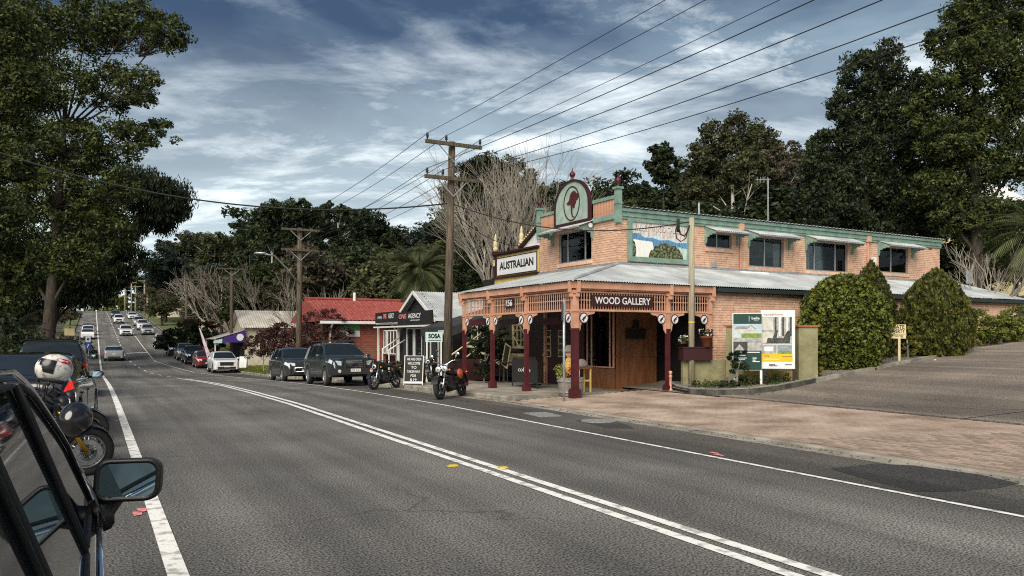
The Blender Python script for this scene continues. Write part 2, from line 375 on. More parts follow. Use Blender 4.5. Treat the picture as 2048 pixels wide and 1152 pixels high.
decal('asphalt_patch', [gp(*q) for q in [(1660, 938), (1750, 928), (1830, 932), (1960, 950), (2040, 968), (1990, 978), (1890, 985), (1830, 984), (1740, 962)]], 'asphalt_patch', dz=.0065, kind='structure')
decal('asphalt_patch', [gp(*q) for q in [(1150, 842), (1200, 838), (1255, 850), (1270, 858), (1215, 857)]], 'asphalt_patch', dz=.0065, kind='structure')
mat('lid', (.22, .225, .22), .8, var=.25, vscale=15, bump=.5); mat('pink_paint', (.62, .22, .24), .8, var=.25, vscale=30); mat('yellow_marker', (.62, .50, .06), .5)
o = decal('manhole_cover', [gp(*q) for q in [(1046, 827), (1092, 825), (1124, 833), (1080, 835)]], 'lid', dz=.004, h=.012); tag(o, 'square concrete service lid set in the road shoulder', 'service lid')
c = gp(1197, 843); o = decal('manhole_cover', [(c[0]+.36*math.cos(a), c[1]+.36*math.sin(a)) for a in np.linspace(0, 6.28, 20)[:-1]], 'lid', dz=.004, h=.014); tag(o, 'round pale manhole cover in the road shoulder', 'manhole')
for q, lb in (((905, 933), 'yellow road marker further along beside the double centre line'), ((1004, 937), 'yellow road marker nearer beside the double centre line')):
    c = gp(*q); mb = MB(); mb.prism([(-.075, -.05), (.075, -.05), (.075, .05), (-.075, .05)], 0, .004); mb.prism([(-.06, -.035), (.06, -.035), (.045, .025), (-.045, .025)], .004, .02)
    o = mb.build('road_marker', 'yellow_marker'); o.location = W(c[0], c[1], .005); o.rotation_euler = ROADROT; tag(o, lb, 'road marker', 'road markers')
for q in ((281, 1022), (272, 1029), (232, 843), (1428, 907), (1437, 911), (905, 813)):
    c = gp(*q); decal('survey_mark', [(c[0]-.02, c[1]-.10), (c[0]+.05, c[1]-.07), (c[0]+.06, c[1]+.08), (c[0]-.03, c[1]+.11)], 'pink_paint', markings)

# kerbs and footpath on the right
KT = 9.80
kerb = struct(bpy.data.objects.new('kerb', None)); COL.objects.link(kerb); kerb.rotation_euler = ROADROT
rng = random.Random(5)
def kerbstone(t0, t1, s0, s1, h, base=None, m='kerb_stone', parent=None):
    mb = MB(); vs = []
    for s in (s0+.006, s1-.006):
        z = base if base is not None else zr(W(t0, s).y)
        for t, zz in ((t0, -.08), (t0, h-.03), (t0+.03, h), (t1, h), (t1, -.08)): vs.append((t, s, z+zz))
    mb.add(vs, [(0, 1, 2, 3, 4), (9, 8, 7, 6, 5)] + [(i, 5+i, 5+(i+1) % 5, (i+1) % 5) for i in range(5)]); return mb.build('kerb_stone', m, parent or kerb)
S_APR = 18.4                              # where the raised kerb ends and the crossing begins
s = S_APR
while s < 96: kerbstone(KT, KT+.17, s, s+1.3, .13); s += 1.3
s = S_APR
while s > -14: kerbstone(KT+.02, KT+.17, s-1.3, s, .022, m='concrete'); s -= 1.3
strip('gutter', 9.38, KT, -14, 100, 'concrete', .006)
strip('kerb_rest', KT, KT+.17, 96, 250, 'kerb_stone', .12)
fp = struct(bpy.data.objects.new('footpath', None)); COL.objects.link(fp); fp.rotation_euler = ROADROT
def fz(t, s): return zr(W(t, s).y) + float(np.interp(t, [9.9, 14.5, 16], [.13, .17, .25]))
s = S_APR + .2
while s < 62:                             # footpath laid in slabs with open joints
    for t0, t1 in ((KT+.18, 11.7), (11.72, 13.6)) if s < 43 else ((11.72, 13.6),):
        mb = MB(); e = .012; z = [fz(t0, s), fz(t1, s), fz(t1, s+1.8), fz(t0, s+1.8)]
        vs = [(t0+e, s+e, z[0]), (t1-e, s+e, z[1]), (t1-e, s+1.8-e, z[2]), (t0+e, s+1.8-e, z[3])]
        mb.add(vs + [(a, b, c-.12) for a, b, c in vs], [(0, 1, 2, 3), (0, 4, 5, 1), (1, 5, 6, 2), (2, 6, 7, 3), (3, 7, 4, 0)]); mb.build('slab', 'concrete', fp)
    s += 1.8
sheet('verge', [KT+.18, 11.7, 13.8], [62+i*4 for i in range(40)], lambda t, s, p: zr(p.y)+.10, 'lawn')
sheet('verge', [KT+.18, 10.8, 11.71], [44+i*2 for i in range(10)], lambda t, s, p: zr(p.y)+.125, 'lawn')
sheet('verge', [-2.75, -4.6, -9][::-1], [16+i*4 for i in range(50)], lambda t, s, p: zr(p.y)+.12, 'lawn')
sheet('verge', [13.8, 15.5, 19], [40+i*4 for i in range(45)], lambda t, s, p: zr(p.y)+.22, 'lawn')
lk = struct(bpy.data.objects.new('far_kerb', None)); COL.objects.link(lk); lk.rotation_euler = ROADROT
s = 6.0
while s < 60: kerbstone(-2.75, -2.6, s, s+2.4, .12, parent=lk); s += 2.4
# brick crossing in front of the gallery, then the driveway climbing to the right
def az(t, s): return float(np.interp(t, [9.9, 10.0, 14.5, 17.9, 21.6, 28.5, 36, 46], [.015, .02, .16, .44, .86, 1.44, 2.1, 2.9]))
S_T = 18.3
sheet('crossing_bed', [9.99, 12, 14.5], [-13+i*1.0 for i in range(33)], lambda t, s, p: az(t, s)-.020, 'paver_bed')
pav = struct(bpy.data.objects.new('brick_crossing', None)); COL.objects.link(pav); pav.rotation_euler = ROADROT
pm = MB(); pm.box(-.104, .104, -.047, .047, -.04, 0); pme = pm.mesh('paver'); pme.materials.append(MAT['paver_red'])
rest = MB(); cand = []
rows = int((14.5-10.05)/.112); slope = math.atan2(.14, 4.5)
for i in range(rows):
    t = 10.10 + i*.112; s = -12.6 + (i % 2)*.114
    while s < S_T - (0 if t < 14.3 else 3): cand.append((t, s)); s += .228
cand.sort(key=lambda q: (lambda p: (-1e3 if False else (p.y if -.2 < p.x/max(p.y, .1) < .68 and p.y > 5 else 99+p.y)))(W(*q)))
for k, (t, s) in enumerate(cand):
    dz = rng.uniform(-.002, .003)
    M = T((t, s, az(t, s)+dz)) @ Matrix.Rotation(-slope, 4, 'Y') @ RZ(90 + rng.uniform(-.7, .7))
    if k < 300: o = bpy.data.objects.new('paver', pme); COL.objects.link(o); o.parent = pav; o.matrix_local = M
    else: rest.box(-.104, .104, -.047, .047, -.04, 0, M)
rest.build('paver_rest', 'paver_red', pav, kind='stuff')
sheet('driveway', [14.5, 16, 17.9, 19.7, 21.6, 25, 28.5, 36, 46], [-30+i*2.0 for i in range(26)], lambda t, s, p: az(t, s)-.004, 'asphalt_drive')
for ss in ((14.52, 9.0, 24.0, 6.2), (14.55, 16.4, 14.55, -12)):
    mb = MB(); k = 14; pts = [(ss[0]+(ss[2]-ss[0])*i/k, ss[1]+(ss[3]-ss[1])*i/k) for i in range(k+1)]
    d = Vector((pts[1][0]-pts[0][0], pts[1][1]-pts[0][1])).normalized()*.014; vs = []
    for t, s in pts: vs += [(t-d.y, s+d.x, az(t, s)+.003), (t+d.y, s-d.x, az(t, s)+.003)]
    mb.add(vs, [(2*i, 2*i+2, 2*i+3, 2*i+1) for i in range(k)]); o = mb.build('expansion_joint', 'matte_black'); o.rotation_euler = ROADROT; struct(o)
# ------------------------------------------------------------------ the corner gallery (local frame: a along its side to the right, b along its front, z up)
mat('peach_brick', (.58, .35, .235), .85, col2=(.73, .49, .355), vscale=6, bump=.7, bscale=28, objrand=.14, det=8)
mat('peach_wall', (.33, .185, .115), .9, col2=(.45, .27, .175), vscale=8, bump=.6, bscale=28)
mat('peach_trim', (.50, .25, .16), .6, col2=(.62, .35, .24), vscale=3, bump=.15, bscale=20)
mat('maroon', (.070, .008, .012), .5, var=.25, vscale=4); mat('maroon_dark', (.035, .006, .008), .6)
mat('sage_pale', (.24, .34, .29), .65, col2=(.36, .45, .40), vscale=4, det=8); mat('sage', (.14, .235, .19), .65, col2=(.23, .335, .28), vscale=3.5, det=8, bump=.2, bscale=30)
mat('sage_dark', (.055, .115, .09), .65, var=.2, vscale=4)
mat('corrugated', (.34, .37, .38), .55, .2, col2=(.56, .59, .60), vscale=1.2, stretch=(1, 1, 1), det=8)
mat('gutter_dark', (.02, .03, .03), .4); mat('brown_ply', (.15, .055, .022), .55, col2=(.23, .095, .04), vscale=2, stretch=(6, 6, .7), det=8)
mat('brown_dark', (.045, .018, .010), .6, var=.3, vscale=3, stretch=(5, 5, .6)); mat('interior', (.010, .009, .008), .95)  # interior: near-black standing in for unlit rooms and recesses; also black lettering
mat('cream', (.62, .53, .30), .6, var=.1, vscale=3); mat('cream_yellow', (.62, .46, .14), .6, var=.12, vscale=3); mat('sign_white', (.72, .74, .75), .5, var=.05)
mat('curtain', (.72, .70, .64), .9, var=.25, vscale=12, stretch=(1, 1, .05)); mat('alu', (.38, .40, .40), .4, .5)
mat('olive_render', (.20, .185, .095), .9, col2=(.30, .28, .16), vscale=3, bump=.6, bscale=18); mat('terracotta', (.30, .10, .05), .8, var=.2)
mat('ochre_board', (.33, .23, .045), .75, col2=(.45, .33, .09), vscale=3, stretch=(1, 1, 8))
def clear_glass(name, tint, refl):
    m = bpy.data.materials.new(name); m.use_nodes = True; t = m.node_tree; t.nodes.clear(); o = N(t, 'ShaderNodeOutputMaterial'); mx = N(t, 'ShaderNodeMixShader')
    tr = N(t, 'ShaderNodeBsdfTransparent'); tr.inputs[0].default_value = (*tint, 1); gl = N(t, 'ShaderNodeBsdfGlossy'); gl.inputs['Roughness'].default_value = .02
    fr = N(t, 'ShaderNodeFresnel'); fr.inputs[0].default_value = refl
    t.links.new(fr.outputs[0], mx.inputs[0]); t.links.new(tr.outputs[0], mx.inputs[1]); t.links.new(gl.outputs[0], mx.inputs[2]); t.links.new(mx.outputs[0], o.inputs[0]); MAT[name] = m
clear_glass('pane_glass', (.62, .66, .66), 1.28)
GA = math.radians(29.5); GO = Vector((1.70, 21.06, 0)); GC, GS = math.cos(GA), math.sin(GA)
def GW(a, b, z=0.0): return Vector((GO.x + a*GC - b*GS, GO.y + a*GS + b*GC, z))
def a_at(px, b): r = (px-CX)/F; return (GO.x - b*GS - r*(GO.y + b*GC)) / (r*GS - GC)
def b_at(px, a): r = (px-CX)/F; return (GO.x + a*GC - r*(GO.y + a*GS)) / (r*GC + GS)
def z_at(py, a, b): return EYE - (py-HY)/F*GW(a, b).y
def FP(a, b, z): return frame((a, b, z), (0, -1, 0), (0, 0, 1))      # plane facing the road (-a)
def SP(a, b, z): return frame((a, b, z), (1, 0, 0), (0, 0, 1))       # plane facing the driveway (-b)
gal = thing('gallery_building', 'two storey peach brick corner gallery with sage trim and a maroon posted verandah', 'shop', GO, GA)
A0, B0, B1, A1 = 3.44, 2.6, 7.41, 20.6
bricks_left = [300]
def rect_minus(u0, u1, z0, z1, holes):
    us = sorted({u0, u1} | {x for h in holes for x in h[:2] if u0 < x < u1}); zs = sorted({z0, z1} | {x for h in holes for x in h[2:] if z0 < x < z1}); out = []
    for i in range(len(us)-1):
        for j in range(len(zs)-1):
            cu, cz = (us[i]+us[i+1])/2, (zs[j]+zs[j+1])/2
            if not any(h[0] < cu < h[1] and h[2] < cz < h[3] for h in holes): out.append((us[i], us[i+1], zs[j], zs[j+1]))
    return out
def brick_wall(part, parent, M, u0, u1, z0, z1, holes, m='peach_brick', backm='peach_wall', nobj=0, bl=.23, bh=.076, j=.010, near=lambda u, z: u, seed=1):
    """wall in a plane: M maps (u, z, outwards); bricks stand proud of the recessed joints"""
    R = random.Random(seed); w = MB()
    for r in rect_minus(u0, u1, z0, z1, holes): w.box(r[0], r[1], r[2], r[3], -.12, 0, M)
    wall = w.build(part, backm, parent); items = []; row = 0; z = z0
    while z + bh <= z1 + .001:
        u = u0 - (bl/2 if row % 2 else 0)
        while u < u1:
            a, b = max(u, u0), min(u+bl-j, u1); zz = (z, z+bh-j)
            for h in holes:
                if zz[1] > h[2]+.004 and zz[0] < h[3]-.004:
                    if a < h[1] and b > h[0]:
                        if a < h[0]: b = min(b, h[0])
                        elif b > h[1]: a = max(a, h[1])
                        else: b = a
            if b-a > .035: items.append((a, b, zz[0], zz[1]))
            u += bl
        z += bh; row += 1
    items.sort(key=lambda q: near((q[0]+q[1])/2, q[2])); rest = MB(); cache = {}
    for k, (a, b, c, d) in enumerate(items):
        e = R.uniform(.007, .013)
        if k < nobj:
            key = round(b-a, 2)
            if key not in cache: bm = MB(); bm.box(-(b-a)/2, (b-a)/2, -(d-c)/2, (d-c)/2, 0, .006); cache[key] = bm.mesh('brick'); cache[key].materials.append(MAT[m])
            o = bpy.data.objects.new('brick', cache[key]); COL.objects.link(o); o.parent = wall; o.matrix_local = M @ T(((a+b)/2, (c+d)/2, 0)) @ Matrix.Diagonal((1, 1, e/.006, 1))
        else: rest.box(a, b, c, d, 0, e, M)
    if rest.v: rest.build('brick_rest', m, wall, kind='stuff')
    return wall
# window openings of the upper storey
fwin = (b_at(1118, A0), b_at(1183, A0))          # along b (larger b = further left)
fz0, fz1 = 4.33, 5.42
FM0 = FP(A0, 0, 0); SM0 = SP(0, B0, 0)
brick_wall('front_wall', gal, FM0, -B1, -B0, 3.6, 5.60, [(-fwin[0], -fwin[1], fz0, fz1)], nobj=110, near=lambda u, z: -u, seed=2)
side_wins = []
for p0, p1, y0, y1 in ((1412, 1463, 466, 497), (1498, 1567, 474, 535), (1612, 1695, 484, 543), (1757, 1816, 494, 546)):
    u0, u1 = a_at(p0, B0), a_at(p1, B0); um = (u0+u1)/2; side_wins.append((u0, u1, z_at(y1, um, B0), z_at(y0, um, B0)))
brick_wall('side_wall', gal, SM0, A0, A1, 3.6, 5.58, side_wins, nobj=190, near=lambda u, z: u + (50 if z < 4.0 else 0), seed=3)
brick_wall('ground_floor_wall', gal, SP(0, .05, 0), 4.98, 21.7, .1, 3.06, [], seed=4)
mb = MB(); mb.box(A0+.75, A1-.15, B0+.8, B1-.1, 3.0, 5.8); mb.box(5.1, 21.6, .25, 7.3, .0, 3.0); mb.build('interior_core', 'interior', gal)  # near-black blocks added behind the windows; the rooms' shade is in the colour
mb = MB(); mb.box(A1-.12, A1, B0, B1, 3.4, 5.75); mb.box(A0, A1, B1-.05, B1+.02, 3.4, 5.6); mb.box(21.58, 21.7, .1, 7.2, .1, 3.3); mb.build('end_wall', 'peach_wall', gal)
def window(M, w, h, mull, parent, cur=(), blind=0.0, back=True, fm='alu', sill=True, depth=.09):
    """M: origin at the lower left of the opening on the wall face, z outwards"""
    win = MB(); t = .045
    win.box(0, w, 0, t, -depth, -depth+.05, M); win.box(0, w, h-t, h, -depth, -depth+.05, M)
    for x in [0, w-t] + [w*q-t/2 for q in mull]: win.box(x, x+t, t, h-t, -depth, -depth+.045, M)
    f = win.build('window', fm, parent); e = [0] + list(mull) + [1]
    for i in range(len(e)-1):
        g = MB(); x0, x1 = w*e[i] + (t if i == 0 else t/2), w*e[i+1] - (t if i == len(e)-2 else t/2); g.box(x0, x1, t, h-t, -depth+.012, -depth+.018, M); g.build('pane', 'pane_glass', f)
    for x0, x1 in cur:
        c = MB(); k = 22; vs = []
        for i in range(k+1): x = w*(x0 + (x1-x0)*i/k); d = -depth-.08+.03*math.sin(i*1.9); vs += [(x, .02, d), (x, h-.02, d)]
        c.add(vs, [(2*i, 2*i+2, 2*i+3, 2*i+1) for i in range(k)], M); c.build('curtain', 'curtain', f)
    if blind: c = MB(); c.box(t, w-t, h*(1-blind), h-t, -depth-.03, -depth-.02, M); c.build('blind', 'curtain', f)
    if sill:
        s = MB(); k = max(3, int(w/.12))
        for i in range(k): s.box(-.05+(w+.1)*i/k, -.05+(w+.1)*(i+1)/k-.008, -.13, -.005, -.05, .055, M)
        s.build('sill', 'peach_brick', f)
    return f
window(FP(A0, fwin[0], fz0), fwin[0]-fwin[1], fz1-fz0, (.25, .78), gal, cur=((.28, .74),), blind=.08)
for (u0, u1, z0, z1), mull, cur, bl in zip(side_wins, ((.45,), (.47,), (.22, .72), (.45,)), ((), ((.80, .97),), ((.02, .15), (.80, .97)), ((.55, .66), (.86, .97))), (0, .10, .07, .08)):
    window(SP(u0, B0, z0), u1-u0, z1-z0, mull, gal, cur, bl)
# corrugated sheets
def corrugated(name, parent, M, L, prof, m='corrugated', pitch=.09, amp=.011, thick=.004):
    """columns across u in [0, L]; prof(u) -> list of (v, z) from eave to top"""
    k = int(L/pitch*6); vs = []; fs = []; n = len(prof(0))
    for i in range(k+1):
        u = L*i/k; dz = amp*math.sin(2*math.pi*u/pitch)
        for v, z in prof(u): vs.append((u, v, z+dz))
    for i in range(k):
        for j in range(n-1): fs.append((i*n+j, (i+1)*n+j, (i+1)*n+j+1, i*n+j+1))
    mb = MB(); mb.add(vs, fs, M); return mb.build(name, m, parent, smooth=True)
ZE, ZT = 3.235, 4.06; E0 = -.22
def front_prof(u):                        # u = b measured from E0
    b = E0+u; top = A0 if b >= B0 else E0+(A0-E0)*(b-E0)/(B0-E0); f = (top-E0)/(A0-E0); return [(E0, ZE), (E0+(top-E0)*.5, ZE+(ZT-ZE)*f*.5), (top, ZE+(ZT-ZE)*f)]
corrugated('verandah_roof', gal, frame((0, E0, 0), (0, 1, 0), (1, 0, 0)) @ Matrix.Diagonal((1, 1, -1, 1)), 7.30, front_prof)
def side_prof(u):
    a = E0+u; top = B0 if a >= A0 else E0+(B0-E0)*(a-E0)/(A0-E0); f = (top-E0)/(B0-E0); return [(E0, ZE), (E0+(top-E0)*.5, ZE+(ZT-ZE)*f*.5), (top, ZE+(ZT-ZE)*f)]
corrugated('side_roof', gal, T((E0, 0, 0)), 22.4, side_prof)
mb = MB(); mb.tube([(E0, E0, ZE+.02), (A0, B0, ZT+.02)], .05, 6); mb.build('hip_cap', 'corrugated', gal)
mb = MB(); mb.box(A0-.02, A1+.9, B0-.10, B0-.015, ZT-.03, ZT+.05); mb.box(A0-.09, A0-.015, B0-.10, B1, ZT-.03, ZT+.05); mb.build('flashing', 'galvanised', gal)
# fascia beams, gutters, soffit
mb = MB(); mb.box(-.14, -.05, -.14, 7.02, 3.03, 3.215); mb.box(-.05, 5.0, -.14, -.05, 3.03, 3.215); mb.build('fascia', 'peach_trim', gal)
mb = MB(); mb.box(-.05, .05, -.05, 6.9, 2.985, 3.09); mb.box(.05, 4.95, -.05, .05, 2.985, 3.09); mb.build('beam', 'peach_trim', gal)
mb = MB(); mb.box(5.02, 22.1, -.2, -.06, 3.08, 3.20); mb.build('gutter', 'gutter_dark', gal); mb = MB(); mb.box(5.02, 22.1, -.05, .045, 3.06, 3.17); mb.build('fascia', 'sage_dark', gal)
mb = MB(); mb.box(.06, 4.5, .06, 6.9, 3.10, 3.13); mb.build('soffit', 'brown_dark', gal)
# posts, friezes with single slats, brackets with kangaroo roundels
ROO = [(.98, .83), (.90, .90), (.87, 1.0), (.82, .90), (.74, .80), (.60, .74), (.45, .65), (.32, .52), (.22, .36), (.10, .22), (0, .17), (.12, .15), (.26, .25), (.34, .25), (.29, .10), (.34, .03), (.55, 0), (.56, .04), (.43, .10),
       (.56, .26), (.62, .42), (.70, .47), (.80, .38), (.83, .42), (.78, .52), (.77, .62), (.84, .73), (.94, .77)]
def circle(r, n=24, cx=0, cy=0, ry=None): return [(cx+r*math.cos(2*math.pi*i/n), cy+(ry or r)*math.sin(2*math.pi*i/n)) for i in range(n)]
posts = [(0, 0), (0, 2.57), (0, 4.73), (0, 6.79), (3.24, 0), (4.89, 0)]
for a, b in posts:
    w = .080 if (a, b) == (0, 0) else .055; zb = .10 if b < 1 else .09
    if a > 3: zb = .12
    p = MB(); p.box(a-w, a+w, b-w, b+w, zb, 1.93); p.box(a-w-.012, a+w+.012, b-w-.012, b+w+.012, 1.88, 1.95); po = p.build('post', 'maroon', gal)
    p = MB(); p.box(a-w-.05, a+w+.05, b-w-.05, b+w+.05, zb-.12, zb+.18); p.box(a-w-.03, a+w+.03, b-w-.03, b+w+.03, zb+.18, zb+.22); p.build('plinth', 'maroon', po)
    p = MB(); p.box(a-w+.002, a+w-.002, b-w+.002, b+w-.002, 1.951, 2.984); p.box(a-w-.03, a+w+.03, b-w-.03, b+w+.03, 2.90, 2.98); p.box(a-w-.02, a+w+.02, b-w-.02, b+w+.02, 2.40, 2.44); p.build('post_head', 'peach_trim', po)
    p = MB(); d = .05
    if a == 0: p.box(-.20, -.142, b-d, b+d, 2.92, 3.21); p.box(-.17, -w-.001, b-d*.8, b+d*.8, 2.80, 2.915)
    if b == 0: p.box(a-d, a+d, -.20, -.142, 2.92, 3.21); p.box(a-d*.8, a+d*.8, -.17, -w-.001, 2.80, 2.915)
    p.build('corbel', 'peach_trim', po)
sl = {}
def frieze(M, w, pitch):                    # M: origin at lower left, z outwards
    r = MB(); r.box(0, w, 0, .055, -.03, .03, M); r.box(0, w, .50, .545, -.03, .03, M); r.box(0, w, .29, .31, -.005, .005, M); f = r.build('frieze', 'peach_trim', gal)
    n = int(w/pitch); key = 's'
    if key not in sl:
        q = MB(); q.box(-.019, .019, .055, .20, -.007, .007); q.box(-.019, .019, .40, .50, -.007, .007); q.box(-.013, .013, .20, .40, -.006, .006); q.lathe([(0, -.009), (.026, -.008), (.026, .008), (0, .009)], 8, T((0, .30, 0)))
        sl[key] = q.mesh('slat'); sl[key].materials.append(MAT['peach_trim'])
    for i in range(n):
        o = bpy.data.objects.new('slat', sl[key]); COL.objects.link(o); o.parent = f; o.matrix_local = M @ T((w*(i+.5)/n, 0, 0))
    return f
zf = 2.42
for b0, b1 in ((0, 2.57), (2.57, 4.73), (4.73, 6.79)): frieze(FP(0, b1-.07, zf), b1-b0-.14, .104)
for a0, a1 in ((0, 3.24), (3.24, 4.89)): frieze(SP(a0+.07, 0, zf), a1-a0-.14, .090)
def bracket(M, flip):                       # quarter bracket below the frieze: origin at the post, u away from it, v down
    s = -1 if flip else 1; R = .40; curve = [(.03+.33*(1-math.cos(q)), -.50+.42*math.sin(q)) for q in np.linspace(0, math.pi/2, 9)]
    poly = [(0, 0), (.56, 0), (.56, -.05)] + [(x*1.25+.05, y) for x, y in curve[::-1]] + [(0, -.62)]
    b = MB(); b.prism([(s*x, y) for x, y in poly][::s], -.015, .015, M); br = b.build('bracket', 'peach_trim', gal)
    d = MB(); d.lathe([(.135, .016), (.135, .028), (.001, .029)], 22, M @ T((s*.19, -.19, 0))); rd = d.build('roundel', 'sign_white', br)
    d = MB(); d.torus(.135, .016, 22, 5, M @ T((s*.19, -.19, .022))); d.prism([(s*.19 + (x-.5)*.19, -.19 + (y-.5)*.19) for x, y in ROO], .030, .034, M); d.build('kangaroo_emblem', 'maroon_dark', br)
for i, (a, b) in enumerate(posts[:4]):
    if i: bracket(FP(0, b-.065, zf), False)
    if i < 3: bracket(FP(0, b+.085, zf), True)
bracket(SP(.085, 0, zf), False); bracket(SP(3.24-.065, 0, zf), True); bracket(SP(3.24+.065, 0, zf), False); bracket(SP(4.89-.065, 0, zf), True)
# green fascia of the upper storey, roof
mb = MB(); mb.box(A0+.10, A1+.04, B0-.05, B0-.002, 5.52, 5.84); mb.box(A0+.10, A1+.06, B0-.10, B0-.051, 5.76, 5.86); mb.box(A0+.10, A1+.06, B0-.075, B0-.052, 5.60, 5.64); mb.build('fascia', 'sage', gal)
corrugated('roof', gal, T((A0+.1, 0, 0)), A1-A0+.1, lambda u: [(B0-.16, 5.90), (B1, 6.02)], pitch=.19, amp=.022)
for px in (1481, 1736):
    a = a_at(px, B0-.05); mb = MB(); mb.tube([(a, B0-.06, 5.70), (a, B0-.06, 4.12)], .042, 8); mb.box(a-.09, a+.09, B0-.15, B0-.002, 5.50, 5.72); mb.build('downpipe', 'peach_trim', gal)
mb = MB(); mb.tube([(a_at(1478, 2.4), 2.35, 3.98), (a_at(1530, 2.3), 2.15, 3.96)], .05, 8); mb.build('roof_pipe', 'sign_white', gal)
mb = MB(); mb.tube([(a_at(1398, 4.5), 4.5, 5.9), (a_at(1398, 4.5), 4.5, 6.75)], .035, 7); mb.build('vent_pipe', 'galvanised', gal)
mb = MB(); ax = a_at(1425, B0); mb.box(ax-.1, ax+.1, B0-.12, B0-.02, 4.12, 4.30); mb.build('meter_box', 'alu', gal)
for px, py in ((1402, 449), (1588, 466), (1743, 484), (1860, 498)):
    a = a_at(px, B0); z = z_at(py, a, B0); mb = MB(); mb.box(a-.12, a+.12, B0-.014, B0-.006, z-.035, z+.035); mb.build('air_brick', 'brown_ply', gal)
# parapet on the front: rails, slats, pilasters, finials
par = MB(); par.box(A0-.06, A0+.04, B0+.09, B1-.09, 5.62, 5.70); par.box(A0-.06, A0+.04, B0+.09, B1-.09, 6.18, 6.29); par.box(A0-.10, A0-.003, B0+.09, B1-.09, 5.52, 5.615); pr = par.build('parapet', 'sage', gal)
q = MB(); q.box(-.015, .015, -.024, .024, 5.70, 6.18); qs = q.mesh('slat'); qs.materials.append(MAT['peach_trim']); b = B0+.14
while b < B1-.12:
    if not (4.0 < b < 6.0): o = bpy.data.objects.new('slat', qs); COL.objects.link(o); o.parent = pr; o.location = (A0-.01, b, 0)
    b += .085
q = MB(); q.box(A0+.05, A0+.07, B0+.1, B1-.1, 5.6, 6.2); q.build('parapet_back', 'brown_dark', pr)
for b in (B0, B1):
    mb = MB(); mb.box(A0-.10, A0+.08, b-.09, b+.09, 5.38, 6.46); mb.box(A0-.14, A0+.12, b-.13, b+.13, 6.46, 6.53); mb.box(A0-.12, A0+.10, b-.11, b+.11, 5.98, 6.02); pi = mb.build('pilaster', 'sage', gal)
    mb = MB(); mb.lathe([(.05, 0), (.06, .04), (.035, .08), (.085, .15), (.10, .21), (.07, .28), (.02, .32), (.012, .42), (0, .44)], 10, T((A0-.01, b, 6.53))); mb.build('finial', 'maroon', pi, smooth=True)
# window hoods
def hood(M, w, proj, drop, z, n=2):
    """M: origin on the wall at the left end of the hood, z outwards"""
    hd = corrugated('window_hood', gal, M @ frame((0, z, 0), (1, 0, 0), (0, 0, 1)), w, lambda u: [(0, 0), (proj, drop)], pitch=.09, amp=.012)
    for x in (.06, w-.10):
        poly = [(0, -.02), (proj-.05, -drop-.04), (proj-.05, -drop-.10)] + [(proj-.05-(proj-.14)*f_, -drop-.08-.12*f_**2+.022*math.cos(f_*20)) for f_ in np.linspace(.08, .95, 14)] + [(.09, -drop-.36), (.05, -drop-.40), (0, -drop-.40)]
        hole = circle(.075, 12, .24, -.24); b = MB()
        b.prism(poly[::-1], 0, .04, M @ frame((x, z, 0), (0, 0, 1), (0, 1, 0)) @ Matrix.Diagonal((1, 1, 1, 1))); bk = b.build('hood_bracket', 'sage', hd)
        for dx in (-.006, .046):
            r = MB(); r.lathe([(.085, -.004), (.085, .004), (.001, .004)], 14, M @ T((x+dx, z-.20, .17)) @ RY(90)); r.build('roundel', 'interior' if dx < 0 else 'sign_white', bk)  # the near-black disc is painted in place of the bracket's shaded hole
    rim = MB(); rim.bar((0, z-drop-.03, proj-.02), (w, z-drop-.03, proj-.02), .03, .05)
    for i, p in enumerate(rim.v): rim.v[i] = tuple(M @ Vector(p))
    rim.build('hood_rail', 'alu', hd); return hd
hood(FP(A0, 6.75, 0), 3.05, .75, -.0, 0) if False else None
hood(FP(A0-.005, fwin[0]+.38, 0), fwin[0]-fwin[1]+.62, .72, .26, 5.66)
for (u0, u1, z0, z1) in side_wins: hood(SP(u0-.10, B0-.005, 0), u1-u0+.46, .60, .22, z1+.20)
# ground-floor shopfront under the verandah
mb = MB(); mb.box(2.78, 2.92, 1.98, 3.55, 2.62, 3.09); mb.box(2.78, 2.9, 5.95, 7.3, .1, 3.09); mb.box(3.3, 3.4, 2.1, 6.9, .1, 3.4); mb.build('shopfront', 'brown_dark', gal)
mb = MB(); mb.box(2.76, 2.92, 2.05, 3.5, .08, .72); mb.build('stall_riser', 'brown_ply', gal)
sw = window(FP(2.78, 3.5, .74), 1.45, 1.86, (.18, .86), gal, cur=((.25, .8),), sill=False, fm='peach_trim')
pn = MB(); pn.box(2.93, 4.49, 1.98, 2.08, .06, 3.09); po = pn.build('timber_panel', 'brown_ply', gal)
q = MB(); q.box(2.90, 4.5, 1.955, 1.978, 1.10, 1.15); q.box(2.88, 2.96, 1.95, 1.979, .06, 1.098); q.box(2.88, 2.96, 1.95, 1.979, 1.152, 3.0); q.box(3.40, 3.415, 1.972, 1.979, .06, 1.098); q.box(3.95, 3.965, 1.972, 1.979, .06, 1.098); q.build('batten', 'brown_ply', po)
dr = MB(); dr.box(2.80, 2.86, 3.62, 5.85, .08, 3.09); dw = dr.build('display_wall', 'maroon_dark', gal)
for p0 in (1097, 1122):
    for k in range(4):
        b = b_at(p0, 2.79); z = z_at(667+13.5*k, 2.79, b); f = MB(); M = FP(2.795, b, z)
        f.ring([(-.17, -.11), (.17, -.11), (.17, .11), (-.17, .11)], [(-.15, -.09), (.15, -.09), (.15, .09), (-.15, .09)], 0, .02, M); fo = f.build('picture_frame', 'cream', dw)
        f = MB(); f.prism([(-.15, -.09), (.15, -.09), (.15, .09), (-.15, .09)], 0, .008, M); f.build('picture', 'leaf_drab', fo)
